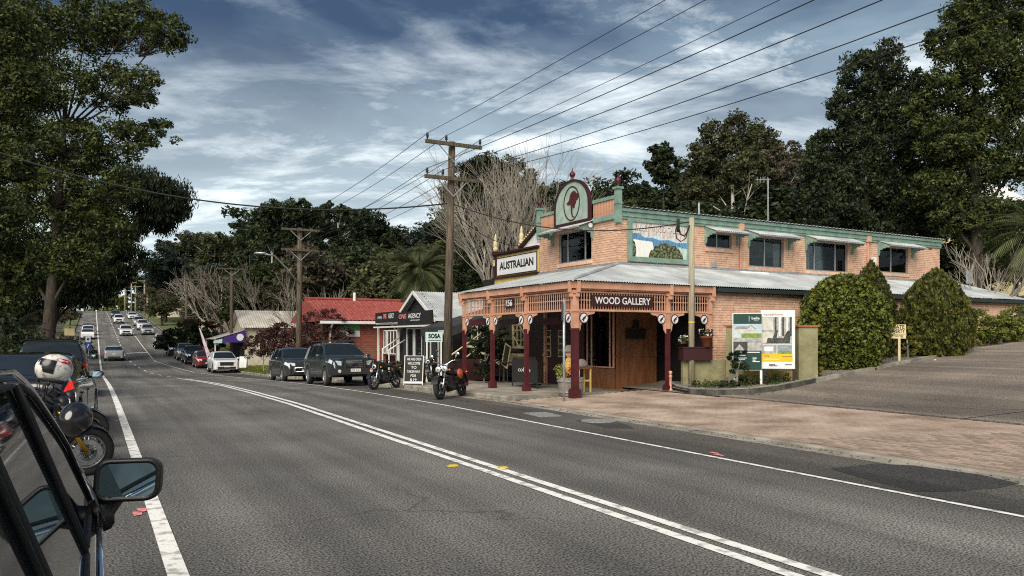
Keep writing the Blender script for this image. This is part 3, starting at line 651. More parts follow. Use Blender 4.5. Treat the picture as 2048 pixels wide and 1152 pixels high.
mb = MB(); mb.box(2.70, 2.84, 5.86, 5.96, .08, 3.09); mb.box(2.67, 2.86, 5.84, 5.98, 1.05, 1.12); mb.build('door_post', 'peach_trim', gal)
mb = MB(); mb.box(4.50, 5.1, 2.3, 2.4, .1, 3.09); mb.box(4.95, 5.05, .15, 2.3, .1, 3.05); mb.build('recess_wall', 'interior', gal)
mb = MB(); mb.box(4.505, 4.60, 2.22, 2.29, .1, 2.2); mb.box(4.505, 4.95, 2.22, 2.29, 2.2, 2.3); mb.build('door_frame', 'brown_dark', gal)
mb = MB(); mb.box(.1, 5.0, .1, 7.0, -.05, .085); mb.build('verandah_floor', 'concrete', gal)

# hanging and fixed signs of the gallery
def gsign(name, label, a, b, z, plane):    # an empty on the gallery, returned with its local frame
    o = thing(name, label, 'sign'); o.matrix_world = T(GO) @ Matrix.Rotation(GA, 4, 'Z') @ (FP(a, b, z) if plane == 'F' else SP(a, b, z)); return o
a0, a1 = a_at(1183, -.06), a_at(1306, -.06); zc = z_at(602, (a0+a1)/2, -.06)
sg = gsign('gallery_sign', 'dark maroon WOOD GALLERY name board on the verandah frieze', (a0+a1)/2, -.045, zc, 'S')
w = a1-a0; mb = MB(); mb.box(-w/2, w/2, -.15, .15, 0, .03); mb.build('board', 'maroon_dark', sg); text('WOOD GALLERY', .195, T((0, 0, .034)), 'sign_white', sg, width=w*.90, bold=.012)
b = b_at(1019, -.05); sg = gsign('number_sign', 'small black 156 street number plate on the verandah frieze', -.045, b, z_at(606, 0, b), 'F')
mb = MB(); mb.box(-.26, .26, -.14, .14, 0, .02); mb.build('board', 'maroon_dark', sg); text('156', .20, T((0, 0, .024)), 'sign_white', sg, width=.40, bold=.02)
b0, b1 = b_at(1112, A0-.14), b_at(1182, A0-.14); bc, hw = (b0+b1)/2, (b0-b1)/2; zb, zt = 5.62, 7.16
sg = gsign('kangaroo_sign', 'arched sage sign with a maroon kangaroo in an oval above the parapet', A0-.13, bc, zb, 'F')
def arch(hw, h, n=20, low=0.0): sp = h*.42; return [(-hw, low), (hw, low), (hw, sp)] + [(hw*math.cos(q), sp+(h-sp)*math.sin(q)) for q in np.linspace(0, math.pi, n)[1:-1]] + [(-hw, sp)]
mb = MB(); mb.prism(arch(hw-.07, zt-zb-.07, low=.08), 0, .06); mb.build('panel', 'sage_pale', sg)
mb = MB(); mb.ring(arch(hw, zt-zb), arch(hw-.07, zt-zb-.07, low=.08), -.02, .10); mb.build('rim', 'maroon_dark', sg)
mb = MB(); mb.ring(circle(.50, 32, 0, .72, .60), circle(.46, 32, 0, .72, .56), .06, .075); mb.build('oval', 'maroon_dark', sg)
SROO = [(820, 208), (838, 220), (848, 243), (862, 232), (867, 262), (861, 292), (847, 297), (843, 318), (831, 336), (829, 360), (816, 362), (812, 343), (806, 352), (805, 395), (810, 428), (828, 447), (806, 442), (794, 402), (793, 346), (788, 324), (765, 326), (746, 309), (764, 299), (777, 284), (781, 250), (797, 221)]; mb = MB(); mb.prism([((x-797)/80*.49, .72-(y-318)/155*.59) for x, y in SROO][::-1], .064, .084); mb.build('kangaroo_emblem', 'maroon', sg)
mb = MB(); mb.box(-hw-.04, hw+.04, -.08, 0, -.04, .12); mb.build('sill', 'maroon_dark', sg)
mb = MB(); mb.lathe([(.06, -.03), (.07, .02), (.03, .06), (.09, .13), (.11, .19), (.07, .26), (.02, .30), (.01, .42), (0, .43)], 10, T((0, zt-zb, .03)) @ RX(-90)); mb.build('finial', 'maroon', sg, smooth=True)
a0, a1 = a_at(1255, B0-.06), a_at(1381, B0-.06)
sg = gsign('mural', 'sage framed landscape mural with waterfall and blue mountains lettered VALLEY WOOD', a0, B0-.056, 4.16, 'S'); w, h = a1-a0, 1.36
for x0, x1, y0, y1, nm in ((0, w, 0, .16, 'frame_rail'), (0, w, h-.07, h, 'frame_rail'), (0, .17, .162, h-.072, 'frame_stile'), (w-.17, w, .162, h-.072, 'frame_stile')):
    mb = MB(); mb.box(x0, x1, y0, y1, .0, .05); mb.build(nm, 'sage', sg)
mat('mural_sky', (.42, .33, .28), .8, col2=(.78, .74, .70), vscale=3, stretch=(6, 1, 1), det=8); mat('mural_blue', (.05, .16, .33), .8, col2=(.16, .32, .52), vscale=4, stretch=(5, 1, 1)); mat('mural_pale', (.35, .52, .60), .8, col2=(.65, .75, .78), vscale=4, stretch=(4, 1, 1))
mat('mural_fall', (.70, .70, .64), .8, col2=(.85, .86, .85), vscale=3, stretch=(10, .6, 1)); mat('mural_tree', (.02, .03, .012), .8, col2=(.19, .20, .09), vscale=14, det=4, lo=.45, hi=.6); mat('mural_green', (.25, .42, .36), .8, col2=(.55, .68, .62), vscale=6)
X0, X1, Y0, Y1 = .17, w-.17, .16, h-.07; ww, hh = X1-X0, Y1-Y0
def mp(pts, z, m, nm='painted_area'): mb = MB(); mb.prism([(X0+x*ww, Y0+y*hh) for x, y in pts], z, z+.002); return mb.build(nm, m, sg)
mp([(0, 0), (1, 0), (1, 1), (0, 1)], .004, 'mural_sky'); mp([(0, .02), (1, .02), (1, .55), (.85, .5), (.72, .62), (.6, .55), (.45, .66), (.3, .60), (.2, .66), (.1, .62), (0, .66)], .008, 'mural_pale')
mp([(0, .2), (1, .2), (1, .50), (.8, .48), (.66, .55), (.5, .52), (.36, .58), (.22, .57), (.13, .68), (0, .67)], .012, 'mural_blue'); mp([(.05, .0), (.42, .0), (.36, .46), (.16, .48), (.02, .5)], .016, 'mural_fall'); mp([(.7, 0), (1, 0), (1, .32), (.85, .36), (.7, .3)], .016, 'mural_green')
R = random.Random(3); cl = [(.28 + .30*(1-math.cos(q)), .42*math.sin(q)*(1+R.uniform(-.12, .12))) for q in np.linspace(0, math.pi, 26)]; mp([(x*1.05, max(0, y)) for x, y in cl], .020, 'mural_tree'); mp([(0, 0), (.06, 0), (.075, .2), (.05, .42), (0, .48)], .020, 'mural_tree')
tx = text('VALLEY WOOD GALLERY', .20, T((X0+ww*.5, Y0+hh*.84, .012)), 'maroon_dark', sg, width=ww*.93, bold=.01); tx = text('VALLEY WOOD GALLERY', .20, T((X0+ww*.5-.012, Y0+hh*.84+.012, .018)), 'sign_white', sg, width=ww*.93)
for nm, px, py, ln in (('first', 955, 645, 1.3), ('second', 1017, 644, 1.3), ('third', 1098, 643, 1.2)):
    b = b_at(px, 1.4); sg = gsign('hanging_sign', {'first': 'maroon board hung under the verandah at its far end', 'second': 'maroon board hung under the middle of the verandah', 'third': 'maroon board hung under the verandah nearest the corner post'}[nm], 1.4, b, z_at(py, 1.4, b), 'F')
    mb = MB(); mb.box(-ln/2, ln/2, -.10, .10, -.015, .015); mb.build('board', 'maroon', sg); mb = MB()
    for x in (-ln*.4, ln*.4): mb.tube([(x, .10, 0), (x, 3.098-sg.matrix_world.translation.z, 0)], .008, 5)
    mb.build('chain', 'dark_metal', sg)
sg = gsign('panel_sign', 'dark tablet shaped sign fixed to the brown timber panel', a_at(1271, 1.95), 1.945, z_at(667, 3.6, 1.95), 'S')
mb = MB(); mb.prism([(-.36, -.16), (.36, -.16), (.36, .15), (.12, .17), (.10, .42), (-.10, .42), (-.12, .17), (-.36, .15)], 0, .03); mb.build('board', 'interior', sg); mb = MB(); mb.ring([(-.38, -.18), (.38, -.18), (.38, .17), (-.38, .17)], [(-.36, -.16), (.36, -.16), (.36, .15), (-.36, .15)], 0, .035); mb.build('edge', 'brown_dark', sg)
sg = gsign('wall_notice', 'white notice card on the dark doorway beside the timber panel', 4.55, 2.21, 1.62, 'S'); mb = MB(); mb.box(-.07, .07, -.14, .14, 0, .01); mb.build('card', 'cream', sg)

# ------------------------------------------------------------------ neighbouring shop with the AUSTRALIAN parapet
aus = thing('parapet_shop', 'cream and maroon shop with ornamental parapet behind the gallery verandah', 'shop', GO, GA)
PA = 3.47; bL, bR = b_at(990, PA), B1+.12; z0, z1 = 4.20, 5.10
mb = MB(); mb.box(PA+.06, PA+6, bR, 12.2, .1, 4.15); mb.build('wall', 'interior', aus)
mb = MB(); mb.box(PA, PA+.2, bR, bL, z0-.02, z1); pw = mb.build('parapet', 'cream_yellow', aus)
mb = MB(); mb.box(PA-.12, PA+.25, bR, bL+.1, z1, z1+.07); mb.box(PA-.07, PA+.2, bR, bL+.06, z1-.05, z1-.001); mb.box(PA-.10, PA+.2, bR, bL+.08, z0-.09, z0-.021); mb.build('cornice', 'maroon_dark', pw)
mb = MB(); mb.box(PA-.02, PA+.15, bR, bL, z0-.42, z0-.092); mb.build('frieze', 'cream_yellow', aus)
mb = MB(); mb.box(PA-.04, PA+.15, bR, bL+.05, z0-.50, z0-.421); mb.build('moulding', 'maroon_dark', aus)
for b in (bL-.05,):
    mb = MB(); mb.box(PA-.06, PA-.003, b-.09, b+.09, z0-.02, z1-.051); mb.build('pilaster', 'maroon_dark', aus)
    mb = MB(); mb.box(PA-.08, PA-.061, b-.06, b+.06, z0+.45, z0+.70); mb.build('console', 'cream', aus)
for (a, b, z) in ((PA, bL-.05, z1+.07), (3.9, b_at(1043, 3.9), 5.36)):
    mb = MB(); mb.box(a-.12, a+.12, b-.12, b+.12, z, z+.08); mb.build('pedestal', 'maroon_dark', aus)
    mb = MB(); mb.lathe([(.10, .08), (.11, .22), (.08, .26), (.10, .30), (.085, .50), (.05, .55), (.07, .60), (.03, .78), (0, .82)], 10, T((a, b, z))); mb.build('finial', 'cream', aus, smooth=True)
GB = 3.9; gl_, gr_ = b_at(1046, GB)+.05, bR; ga = 5.25
slope_ = .50; ztop = ga+slope_*(gl_-gr_)
gb_ = MB(); gb_.prism([(gl_, ga), (gr_, ga), (gr_, ztop)], 0, .1, frame((GB, 0, 0), (0, 1, 0), (0, 0, 1))); gb_.build('gable', 'sign_white', aus)
mb = MB(); mb.bar((GB-.05, gl_+.12, ga+.03), (GB-.05, gr_, ztop+.10), .16, .08); bg_ = mb.build('barge_board', 'maroon_dark', aus)
k = 15
for i in range(k):
    f = (i+.5)/k; mb = MB(); mb.ball((GB-.14, gl_+.1+(gr_-gl_-.1)*f, ga+.12+(ztop-ga)*f), (.03, .05, .035), 8, 5); mb.build('crocket', 'cream', bg_)
mb = MB(); mb.box(GB-.1, GB+.3, gr_, gl_+.1, ga-.10, ga-.005); mb.build('moulding', 'cream_yellow', aus)
mb = MB(); mb.box(PA+.2, GB+.25, gr_, gl_+.05, 4.16, ga-.102); mb.build('attic', 'maroon_dark', aus)
for tx, f, hh in (('THE', .60, .14), ('ENGLISH', .42, .13), ('SCOTTISH', .20, .16)):
    zz = ga + f*(ztop-ga)*.85+.03
    if tx == 'THE': text('TH', hh, FP(GB-.004, gr_+.16, zz), 'interior', aus)
    elif tx == 'ENGLISH': text('ENG', hh, FP(GB-.004, gr_+.24, zz), 'interior', aus)
    else: text('SCOTT', hh, FP(GB-.004, gr_+.46, zz), 'interior', aus)
sg = gsign('shop_sign', 'white AUSTRALIAN name board on the cream parapet', PA-.004, (bL+bR)/2-.04, (z0+z1)/2-.06, 'F'); w = bL-bR-.36
mb = MB(); mb.box(-w/2, w/2, -.34, .34, 0, .02); mb.build('board', 'sign_white', sg); mb = MB(); mb.ring([(-w/2-.03, -.37), (w/2+.03, -.37), (w/2+.03, .37), (-w/2-.03, .37)], [(-w/2, -.34), (w/2, -.34), (w/2, .34), (-w/2, .34)], 0, .03); mb.build('edge', 'maroon_dark', sg)
text('AUSTRALIAN', .32, T((0, .02, .024)), 'interior', sg, width=w*.86, bold=.035)
# shop windows with lattice panes
for p0, p1 in ((1028, 1051), (1057, 1077), (934, 968)):
    bb0, bb1 = b_at(p0, 3.05), b_at(p1, 3.05); D = GW(3.05, bb0).y; zz0, zz1 = EYE-(678-HY)/F*D, EYE-(652-HY)/F*D; w, h = bb0-bb1, zz1-zz0+.35
    M = FP(3.05, bb0, zz0-.30); f = MB(); f.ring([(-.06, -.06), (w+.06, -.06), (w+.06, h+.06), (-.06, h+.06)], [(.03, .03), (w-.03, .03), (w-.03, h-.03), (.03, h-.03)], 0, .06, M); wn = f.build('window', 'cream', aus)
    g = MB(); g.box(.03, w-.03, .03, h-.03, -.003, .004, M); g.build('pane', 'window_glass', wn)
    for (x0, y0, x1, y1) in ((0, h*.5, w*.5, h), (w*.5, h, w, h*.5), (w, h*.5, w*.5, 0), (w*.5, 0, 0, h*.5), (0, h*.75, w, h*.75), (0, h*.3, w, h*.3), (w*.33, 0, w*.33, h), (w*.67, 0, w*.67, h)):
        l = MB(); l.bar((x0, y0, .03), (x1, y1, .03), .025, .03); l.v = [tuple(M @ Vector(p)) for p in l.v]; l.build('glazing_bar', 'cream', wn)
mb = MB(); mb.box(3.0, 3.055, bR, 11.6, .62, 1.10); mb.build('panelled_apron', 'cream', aus)
mb = MB(); mb.box(2.985, 3.0, bR, 11.6, 1.10, 1.16); mb.box(2.985, 3.0, bR, 11.6, .56, .62); mb.build('apron_rail', 'maroon_dark', aus)
# ------------------------------------------------------------------ vegetation
def unit(v): return v / np.maximum(np.linalg.norm(v, axis=-1, keepdims=True), 1e-6)
def leaf_cloud(rs, C, R, per, size, asp=.45, shell=.45, droop=0.0, up=.35, stand=0.0):
    C = np.asarray(C, float); R = np.asarray(R, float); n = len(C)*per; ix = np.repeat(np.arange(len(C)), per)
    d = unit(rs.normal(size=(n, 3))); r = shell + (1-shell)*rs.random(n)**.7
    p = C[ix] + d*r[:, None]*(R[ix] if R.ndim > 1 else R[ix][:, None])
    nr = unit(d*.5 + rs.normal(size=(n, 3))*.55 + np.array([0, 0, up])); t = unit(np.cross(nr, rs.normal(size=(n, 3))))
    if droop: t = unit(t*(1-droop) + np.array([0, 0, -1.0])*droop)
    if stand: t = unit(t*(1-stand) + (np.array([0, 0, 1.0]) + d*.5)*stand)
    b = unit(np.cross(nr, t)); L = size*(.6+.8*rs.random(n)); w = L*asp*.5; L = (L*.5)[:, None]; w = w[:, None]
    V = np.stack([p-t*L, p+b*w, p+t*L, p-b*w], 1).reshape(-1, 3); return V, np.arange(n*4).reshape(-1, 4)
def curve_pts(a, b, k, rs, wob=.05, lift=.15):
    a, b = np.asarray(a, float), np.asarray(b, float); L = np.linalg.norm(b-a); m = (a+b)/2 + np.array([0, 0, -lift*L]) + rs.normal(size=3)*wob*L
    ts = np.linspace(0, 1, k)[:, None]; return (1-ts)**2*a + 2*ts*(1-ts)*m + ts**2*b
def lobed_tree(rs, h, lobes, trunk_r, total, leaf, clump=.35, asp=.45, droop=0.0, up=.35, limb=True, bend=.02, trunk_top=.8, twig=2, stand=0.0, dens=1.0):
    """local meshes (crown, trunk); lobes = (x, y, z, rx, ry, rz)"""
    lobes = [np.array(l, float) for l in lobes]; wts = np.array([(l[3]*l[4]*l[5])**(2/3) for l in lobes]); wts /= wts.sum()
    C = []; R = []; tk = MB(); top = np.array([np.mean([l[0] for l in lobes])*.6, np.mean([l[1] for l in lobes])*.6, h*trunk_top])
    tp = curve_pts((0, 0, -.4), top, 9, rs, bend, 0); tk.tube(tp, [trunk_r*(1.25 if i == 0 else 1-.75*i/8) for i in range(9)], 9)
    per = 70; ncl = max(12, int(total/per))
    for l, w in zip(lobes, wts):
        k = max(3, int(round(ncl*w))); rm = l[3:].mean(); cen = []
        for _ in range(k):
            d = unit(rs.normal(size=3)); r = .45+.55*rs.random()**.6; c = l[:3] + d*l[3:]*r; cr = rm*clump*rs.uniform(.6, 1.25)
            C.append(c); R.append([cr*1.15, cr*1.15, cr*.8]); cen.append(c)
        if limb:
            hz = np.clip(l[2]-rm*.9, h*.18, h*trunk_top*.95); f = hz/(h*trunk_top); a = tp[int(np.clip(f*8, 0, 8))]; r0 = max(.025, trunk_r*.42*(1-f*.6))
            tk.tube(curve_pts(a, l[:3], 6, rs, .06, .10), [r0*(1-.14*i) for i in range(6)], 6, caps=False)
            for c in cen[:max(2, len(cen)//twig)]: tk.tube(curve_pts(l[:3]*.75+a*.25, c, 4, rs, .08, .05), [r0*.32, r0*.24, r0*.16, r0*.08], 4, caps=False)
    V, Fq = leaf_cloud(rs, C, R, per, leaf, asp, .35, droop, up, stand); return npmesh('crown', V, Fq), tk.mesh('trunk')
def plant_tree(name, label, cat, meshes, loc, leafm, barkm, group=None, rotz=0.0, scale=1.0):
    o = thing(name, label, cat, loc, rotz, group); o.scale = scale if isinstance(scale, tuple) else (scale,)*3
    link('crown', meshes[0], leafm, o); link('trunk', meshes[1], barkm, o, True); return o
def px_lobes(base, D, lst, rs, flat=.8, jit=.5):
    out = []
    for px, py, rx, ry in lst:
        dd = rs.uniform(-jit, jit)*rx*D/F; p = at(px, py, D)-Vector(base); out.append((p.x, dd, p.z, rx*D/F, rx*D/F*flat, ry*D/F))
    return out
def px_tree(name, label, px, D, lst, leafm, barkm, tr, total, leaf, seed, cat='tree', group=None, **kw):
    rs = np.random.default_rng(seed); b = ground(px, D); lob = px_lobes(b, D, lst, rs); h = max(l[2]+l[5] for l in lob)
    return plant_tree(name, label, cat, lobed_tree(rs, h, lob, tr, total, leaf, **kw), b, leafm, barkm, group)
px_tree('roadside_tree', 'huge dark leafy roadside tree behind the parked black cars', 90, 60,
        [(335, 70, 46, 48), (262, 50, 62, 60), (170, 45, 80, 70), (75, 60, 85, 75), (285, 175, 46, 42), (215, 165, 55, 50), (130, 175, 70, 60), (40, 190, 75, 65), (306, 262, 40, 34), (235, 280, 62, 46), (150, 290, 75, 58), (60, 310, 80, 60), (205, 370, 70, 45), (110, 400, 85, 55), (20, 440, 70, 70), (200, 450, 70, 42), (95, 500, 80, 50), (160, 520, 70, 44), (40, 540, 80, 46)],
        'leaf_mid', 'bark_dark', .55, 90000, .28, 11, clump=.33, trunk_top=.72)
px_tree('drooping_tree', 'dark evergreen roadside tree with hanging foliage over the road edge', 84, 76,
        [(335, 392, 52, 34), (300, 430, 55, 32), (265, 380, 60, 45), (345, 420, 40, 26), (230, 470, 55, 42), (170, 500, 70, 45), (250, 520, 42, 26), (110, 540, 70, 40), (215, 552, 45, 22), (150, 585, 60, 28), (60, 585, 70, 40), (10, 590, 60, 40), (40, 540, 70, 50), (180, 430, 70, 50), (160, 545, 70, 36)],
        'leaf_dark', 'bark_dark',     .5, 75000, .42, 12, clump=.40, droop=.65, asp=.28, trunk_top=.8)
px_tree('verge_tree', 'tall spreading tree at the near verge, cut off by the picture edge', -170, 40,
        [(-20, 60, 80, 80), (30, 160, 55, 50), (-30, 240, 75, 70), (25, 330, 48, 45), (-10, 430, 70, 65), (20, 520, 45, 50), (-30, 600, 60, 40)], 'leaf_mid', 'bark_dark', .4, 45000, .21, 13, clump=.40)
px_tree('tall_tree', 'tall dark tree with upright tips behind the far end of the gallery', 1740, 50,
        [(1785, 130, 30, 55), (1722, 150, 38, 56), (1690, 215, 34, 45), (1660, 290, 36, 40), (1750, 225, 42, 50), (1808, 210, 34, 60), (1715, 290, 48, 45), (1790, 300, 52, 52), (1650, 365, 40, 34), (1720, 380, 60, 45), (1800, 390, 60, 50), (1670, 430, 50, 34), (1750, 450, 60, 30), (1840, 300, 40, 60), (1850, 400, 45, 50), (1630, 330, 34, 34), (1625, 400, 40, 34), (1838, 180, 26, 40)],
        'leaf_dark', 'bark_dark', .38, 75000, .23, 14, clump=.40, stand=.35, trunk_top=.85)
px_tree('giant_tree', 'tallest dark tree above the palm beside the driveway', 1955, 46,
        [(1950, 30, 50, 50), (1895, 85, 38, 40), (2010, 70, 48, 52), (1945, 130, 60, 50), (1880, 180, 45, 42), (2035, 180, 55, 62), (1970, 230, 70, 52), (1890, 280, 55, 46), (2040, 310, 52, 60), (1960, 340, 75, 52), (1880, 380, 50, 42), (1990, 430, 70, 44), (1900, 440, 40, 26), (1985, -20, 50, 40), (2060, 20, 50, 60), (1850, 230, 34, 40)],
        'leaf_mid', 'bark_dark', .45, 85000, .22, 15, clump=.38, trunk_top=.85)
px_tree('gum_tree', 'large gum tree with rounded crown on the ridge behind the gallery', 1470, 82,
        [(1478, 258, 38, 30), (1430, 278, 34, 32), (1518, 285, 36, 30), (1398, 318, 32, 30), (1468, 318, 50, 36), (1540, 330, 34, 30), (1420, 360, 48, 34), (1500, 372, 50, 34), (1380, 385, 34, 26)], 'leaf_olive', 'bark_pale', .4, 34000, .34, 16, clump=.40)
px_tree('gum_tree', 'slender gum with pale branching trunks and thin russet crown', 1535, 66,
        [(1575, 300, 30, 22), (1600, 330, 30, 26), (1560, 345, 30, 24), (1530, 330, 26, 24), (1590, 375, 26, 20), (1545, 385, 24, 18)], 'leaf_drab', 'bark_pale', .16, 5200, .32, 17, clump=.4, twig=1, trunk_top=.75)
px_tree('gum_tree', 'pair of white leaning gum trunks above the middle windows', 1512, 64,
        [(1500, 320, 30, 26), (1470, 350, 26, 22), (1525, 355, 26, 22)], 'leaf_olive', 'bark_pale', .15, 3600, .32, 18, clump=.4, twig=1, trunk_top=.8, bend=.10)
px_tree('round_tree', 'small dark round crowned tree standing clear above the mural', 1326, 92, [(1326, 308, 26, 22), (1312, 330, 20, 18), (1338, 335, 24, 20), (1325, 355, 26, 18)], 'leaf_dark', 'bark_dark', .22, 7000, .42, 19, clump=.38)
px_tree('round_tree', 'dark broad tree behind the bare tree and the tall pole', 965, 62, [(985, 335, 42, 28), (945, 350, 34, 30), (1030, 350, 38, 28), (920, 385, 32, 34), (975, 395, 52, 40), (1045, 400, 44, 40), (930, 450, 44, 40), (1010, 455, 60, 44), (1070, 450, 34, 40)], 'leaf_dark', 'bark_dark', .35, 32000, .30, 20, clump=.40)
# hillside forest: a few kinds, copied and scaled
def proto(seed, h, n, spread, leaf, total, tr, kind):
    rs = np.random.default_rng(seed); lob = []
    for i in range(n):
        if kind == 'dome': a = rs.uniform(0, 6.28); r = spread*rs.uniform(0, .62); z = h*(.34+.50*rs.random()); q = spread*rs.uniform(.34, .50); lob.append((r*math.cos(a), r*math.sin(a), z, q, q, q*.72))
        elif kind == 'gum': a = rs.uniform(0, 6.28); r = spread*rs.uniform(.1, .75); z = h*(.50+.40*rs.random()); q = spread*rs.uniform(.22, .36); lob.append((r*math.cos(a), r*math.sin(a), z, q, q, q*.65))
        else: z = h*(.16+.80*i/n); q = spread*(1.08-.95*i/n)*.62; a = rs.uniform(0, 6.28); lob.append((q*.4*math.cos(a), q*.4*math.sin(a), z, q, q, h/n*.85))
    lob.append((0, 0, h*.45, spread*.5, spread*.5, h*.22)) if kind == 'dome' else None
    return lobed_tree(rs, h, lob, tr, total, leaf, clump=.42)
PROT = {'dome': [proto(31, 12, 11, 4.4, .40, 9000, .26, 'dome'), proto(32, 12, 9, 4.8, .42, 9000, .26, 'dome')], 'gum': [proto(33, 14, 10, 4.2, .36, 7500, .24, 'gum'), proto(34, 14, 13, 4.4, .36, 8500, .22, 'gum')], 'spire': [proto(35, 14, 9, 2.6, .36, 8000, .2, 'spire')]}
def mesh_top(me): c = np.empty(len(me.vertices)*3, np.float32); me.vertices.foreach_get('co', c); return float(np.percentile(c[2::3], 99.7))
HT0 = {k: [mesh_top(m[0]) for m in v] for k, v in PROT.items()}
fr = random.Random(8); LEAFS = ['leaf_dark', 'leaf_dark', 'leaf_mid', 'leaf_olive', 'leaf_blue']; fcache = {}
def forest_tree(px, ytop, D, kind, leafm, label, group, wide=1.0):
    b = ground(px, D); top = EYE-(ytop-HY)/F*D; h = top-b.z
    if h < 2: return
    k = fr.randrange(len(PROT[kind])); key = (kind, k, leafm)
    if key not in fcache:
        c = PROT[kind][k][0] if not PROT[kind][k][0].materials else PROT[kind][k][0].copy(); c.materials.clear(); c.materials.append(MAT[leafm]); t = PROT[kind][k][1]
        if not t.materials: t.materials.append(MAT['bark_pale' if kind == 'gum' else 'bark_dark'])
        fcache[key] = (c, t)
    o = thing({'dome': 'evergreen_tree', 'gum': 'gum_tree', 'spire': 'conifer_tree'}[kind], label, 'tree', b, fr.uniform(0, 6.28), group); s = h/HT0[kind][k]; o.scale = (s*wide*fr.uniform(.9, 1.15), s*wide*fr.uniform(.9, 1.15), s)
    link('crown', fcache[key][0], None, o); link('trunk', fcache[key][1], None, o, True); return o
sky_x = [300, 330, 405, 440, 500, 520, 560, 600, 650, 690, 720, 760, 800, 860, 890, 930, 960, 1000, 1040, 1080, 1110, 1150, 1190, 1240, 1280, 1350, 1400, 1560, 1620, 1700, 1800, 2100]
sky_y = [490, 470, 470, 465, 470, 445, 410, 403, 412, 412, 442, 440, 432, 412, 405, 372, 360, 350, 355, 375, 372, 375, 352, 342, 346, 340, 330, 300, 300, 300, 300, 300]
def region(px): return ('past the dip in the road' if px < 520 else 'behind the pale roofed shop' if px < 660 else 'behind the red roofed shop' if px < 880 else 'behind the bare tree' if px < 1090 else 'on the ridge above the gallery' if px < 1640 else 'behind the driveway fence')
def forest_row(p0, p1, step, D0, D1, drop, row, kinds, leafs=LEAFS, wide=1.0):
    px = p0
    while px < p1:
        D = fr.uniform(D0, D1); y = float(np.interp(px, sky_x, sky_y)) + drop + fr.uniform(-12, 26); kd = fr.choice(kinds)
        word = {'dome': 'dense evergreen', 'gum': 'open crowned gum', 'spire': 'pointed conifer'}[kd]
        forest_tree(px, y, D, kd, fr.choice(leafs), f'{word}, {row} {region(px)}', f'{word} trees of the {row} {region(px)}', wide); px += step*fr.uniform(.7, 1.3)
forest_row(330, 1660, 40, 150, 175, 6, 'far row', ['dome', 'gum', 'dome'], ['leaf_blue', 'leaf_dark', 'leaf_dark'], 1.25)
forest_row(400, 1900, 50, 105, 125, 45, 'middle row', ['dome', 'gum', 'dome'], wide=1.15)
forest_row(520, 1250, 60, 76, 90, 105, 'near row', ['dome', 'dome', 'gum'], ['leaf_dark', 'leaf_mid', 'leaf_olive', 'leaf_drab'], 1.2)
forest_row(1400, 2150, 75, 58, 68, 85, 'near row', ['dome', 'gum'], ['leaf_dark', 'leaf_mid', 'leaf_dark'], 1.2)
forest_row(170, 430, 26, 258, 300, 45, 'far row', ['dome', 'gum', 'spire'], ['leaf_blue', 'leaf_blue', 'leaf_dark'], 1.2)
for px, y, D, kd, lf, lb in ((350, 478, 175, 'spire', 'leaf_dark', 'dark pointed conifer rising above the end of the road'), (432, 466, 120, 'gum', 'leaf_olive', 'umbrella crowned gum above the far white house'), (485, 478, 125, 'gum', 'leaf_dark', 'dark gum left of the street light on the skyline'),
        (545, 410, 98, 'gum', 'leaf_dark', 'tall gum on the skyline behind the street light'), (610, 402, 96, 'gum', 'leaf_dark', 'round headed gum above the street light pole'), (672, 410, 100, 'gum', 'leaf_dark', 'broad gum on the skyline between the two poles'),
        (500, 522, 82, 'dome', 'leaf_mid', 'bright green tree behind the second power pole'), (640, 500, 70, 'dome', 'leaf_drab', 'drab brown tree behind the red roof end'), (760, 500, 68, 'dome', 'leaf_olive', 'olive tree beside the palm'), (700, 480, 74, 'dome', 'leaf_dark', 'black green tree above the red roof')):
    forest_tree(px, y, D, kd, lf, lb, None)
for px, y, D, lf in ((215, 585, 235, 'leaf_mid'), (245, 590, 240, 'leaf_lime'), (190, 585, 232, 'leaf_lime'), (300, 575, 170, 'leaf_drab'), (330, 560, 150, 'leaf_drab'), (325, 575, 140, 'leaf_olive'), (110, 600, 120, 'leaf_drab'), (60, 590, 100, 'leaf_olive'), (20, 600, 80, 'leaf_drab'), (140, 605, 140, 'leaf_drab'), (410, 560, 110, 'leaf_drab'), (445, 545, 105, 'leaf_drab'), (560, 560, 80, 'leaf_drab'), (530, 585, 85, 'leaf_drab')):
    word = {'leaf_mid': 'green', 'leaf_lime': 'lime green', 'leaf_drab': 'brown', 'leaf_olive': 'olive'}[lf]
    forest_tree(px, y, D, 'dome', lf, f'{word} scrubby tree beside the road {"at the crest" if D > 200 else "left of the parked cars" if px < 150 else "behind the far poles" if px < 350 else "behind the power poles"}', f'{word} scrubby trees {"crest" if D > 200 else "left" if px < 150 else "poles" if px < 350 else "shops"}', 1.2)
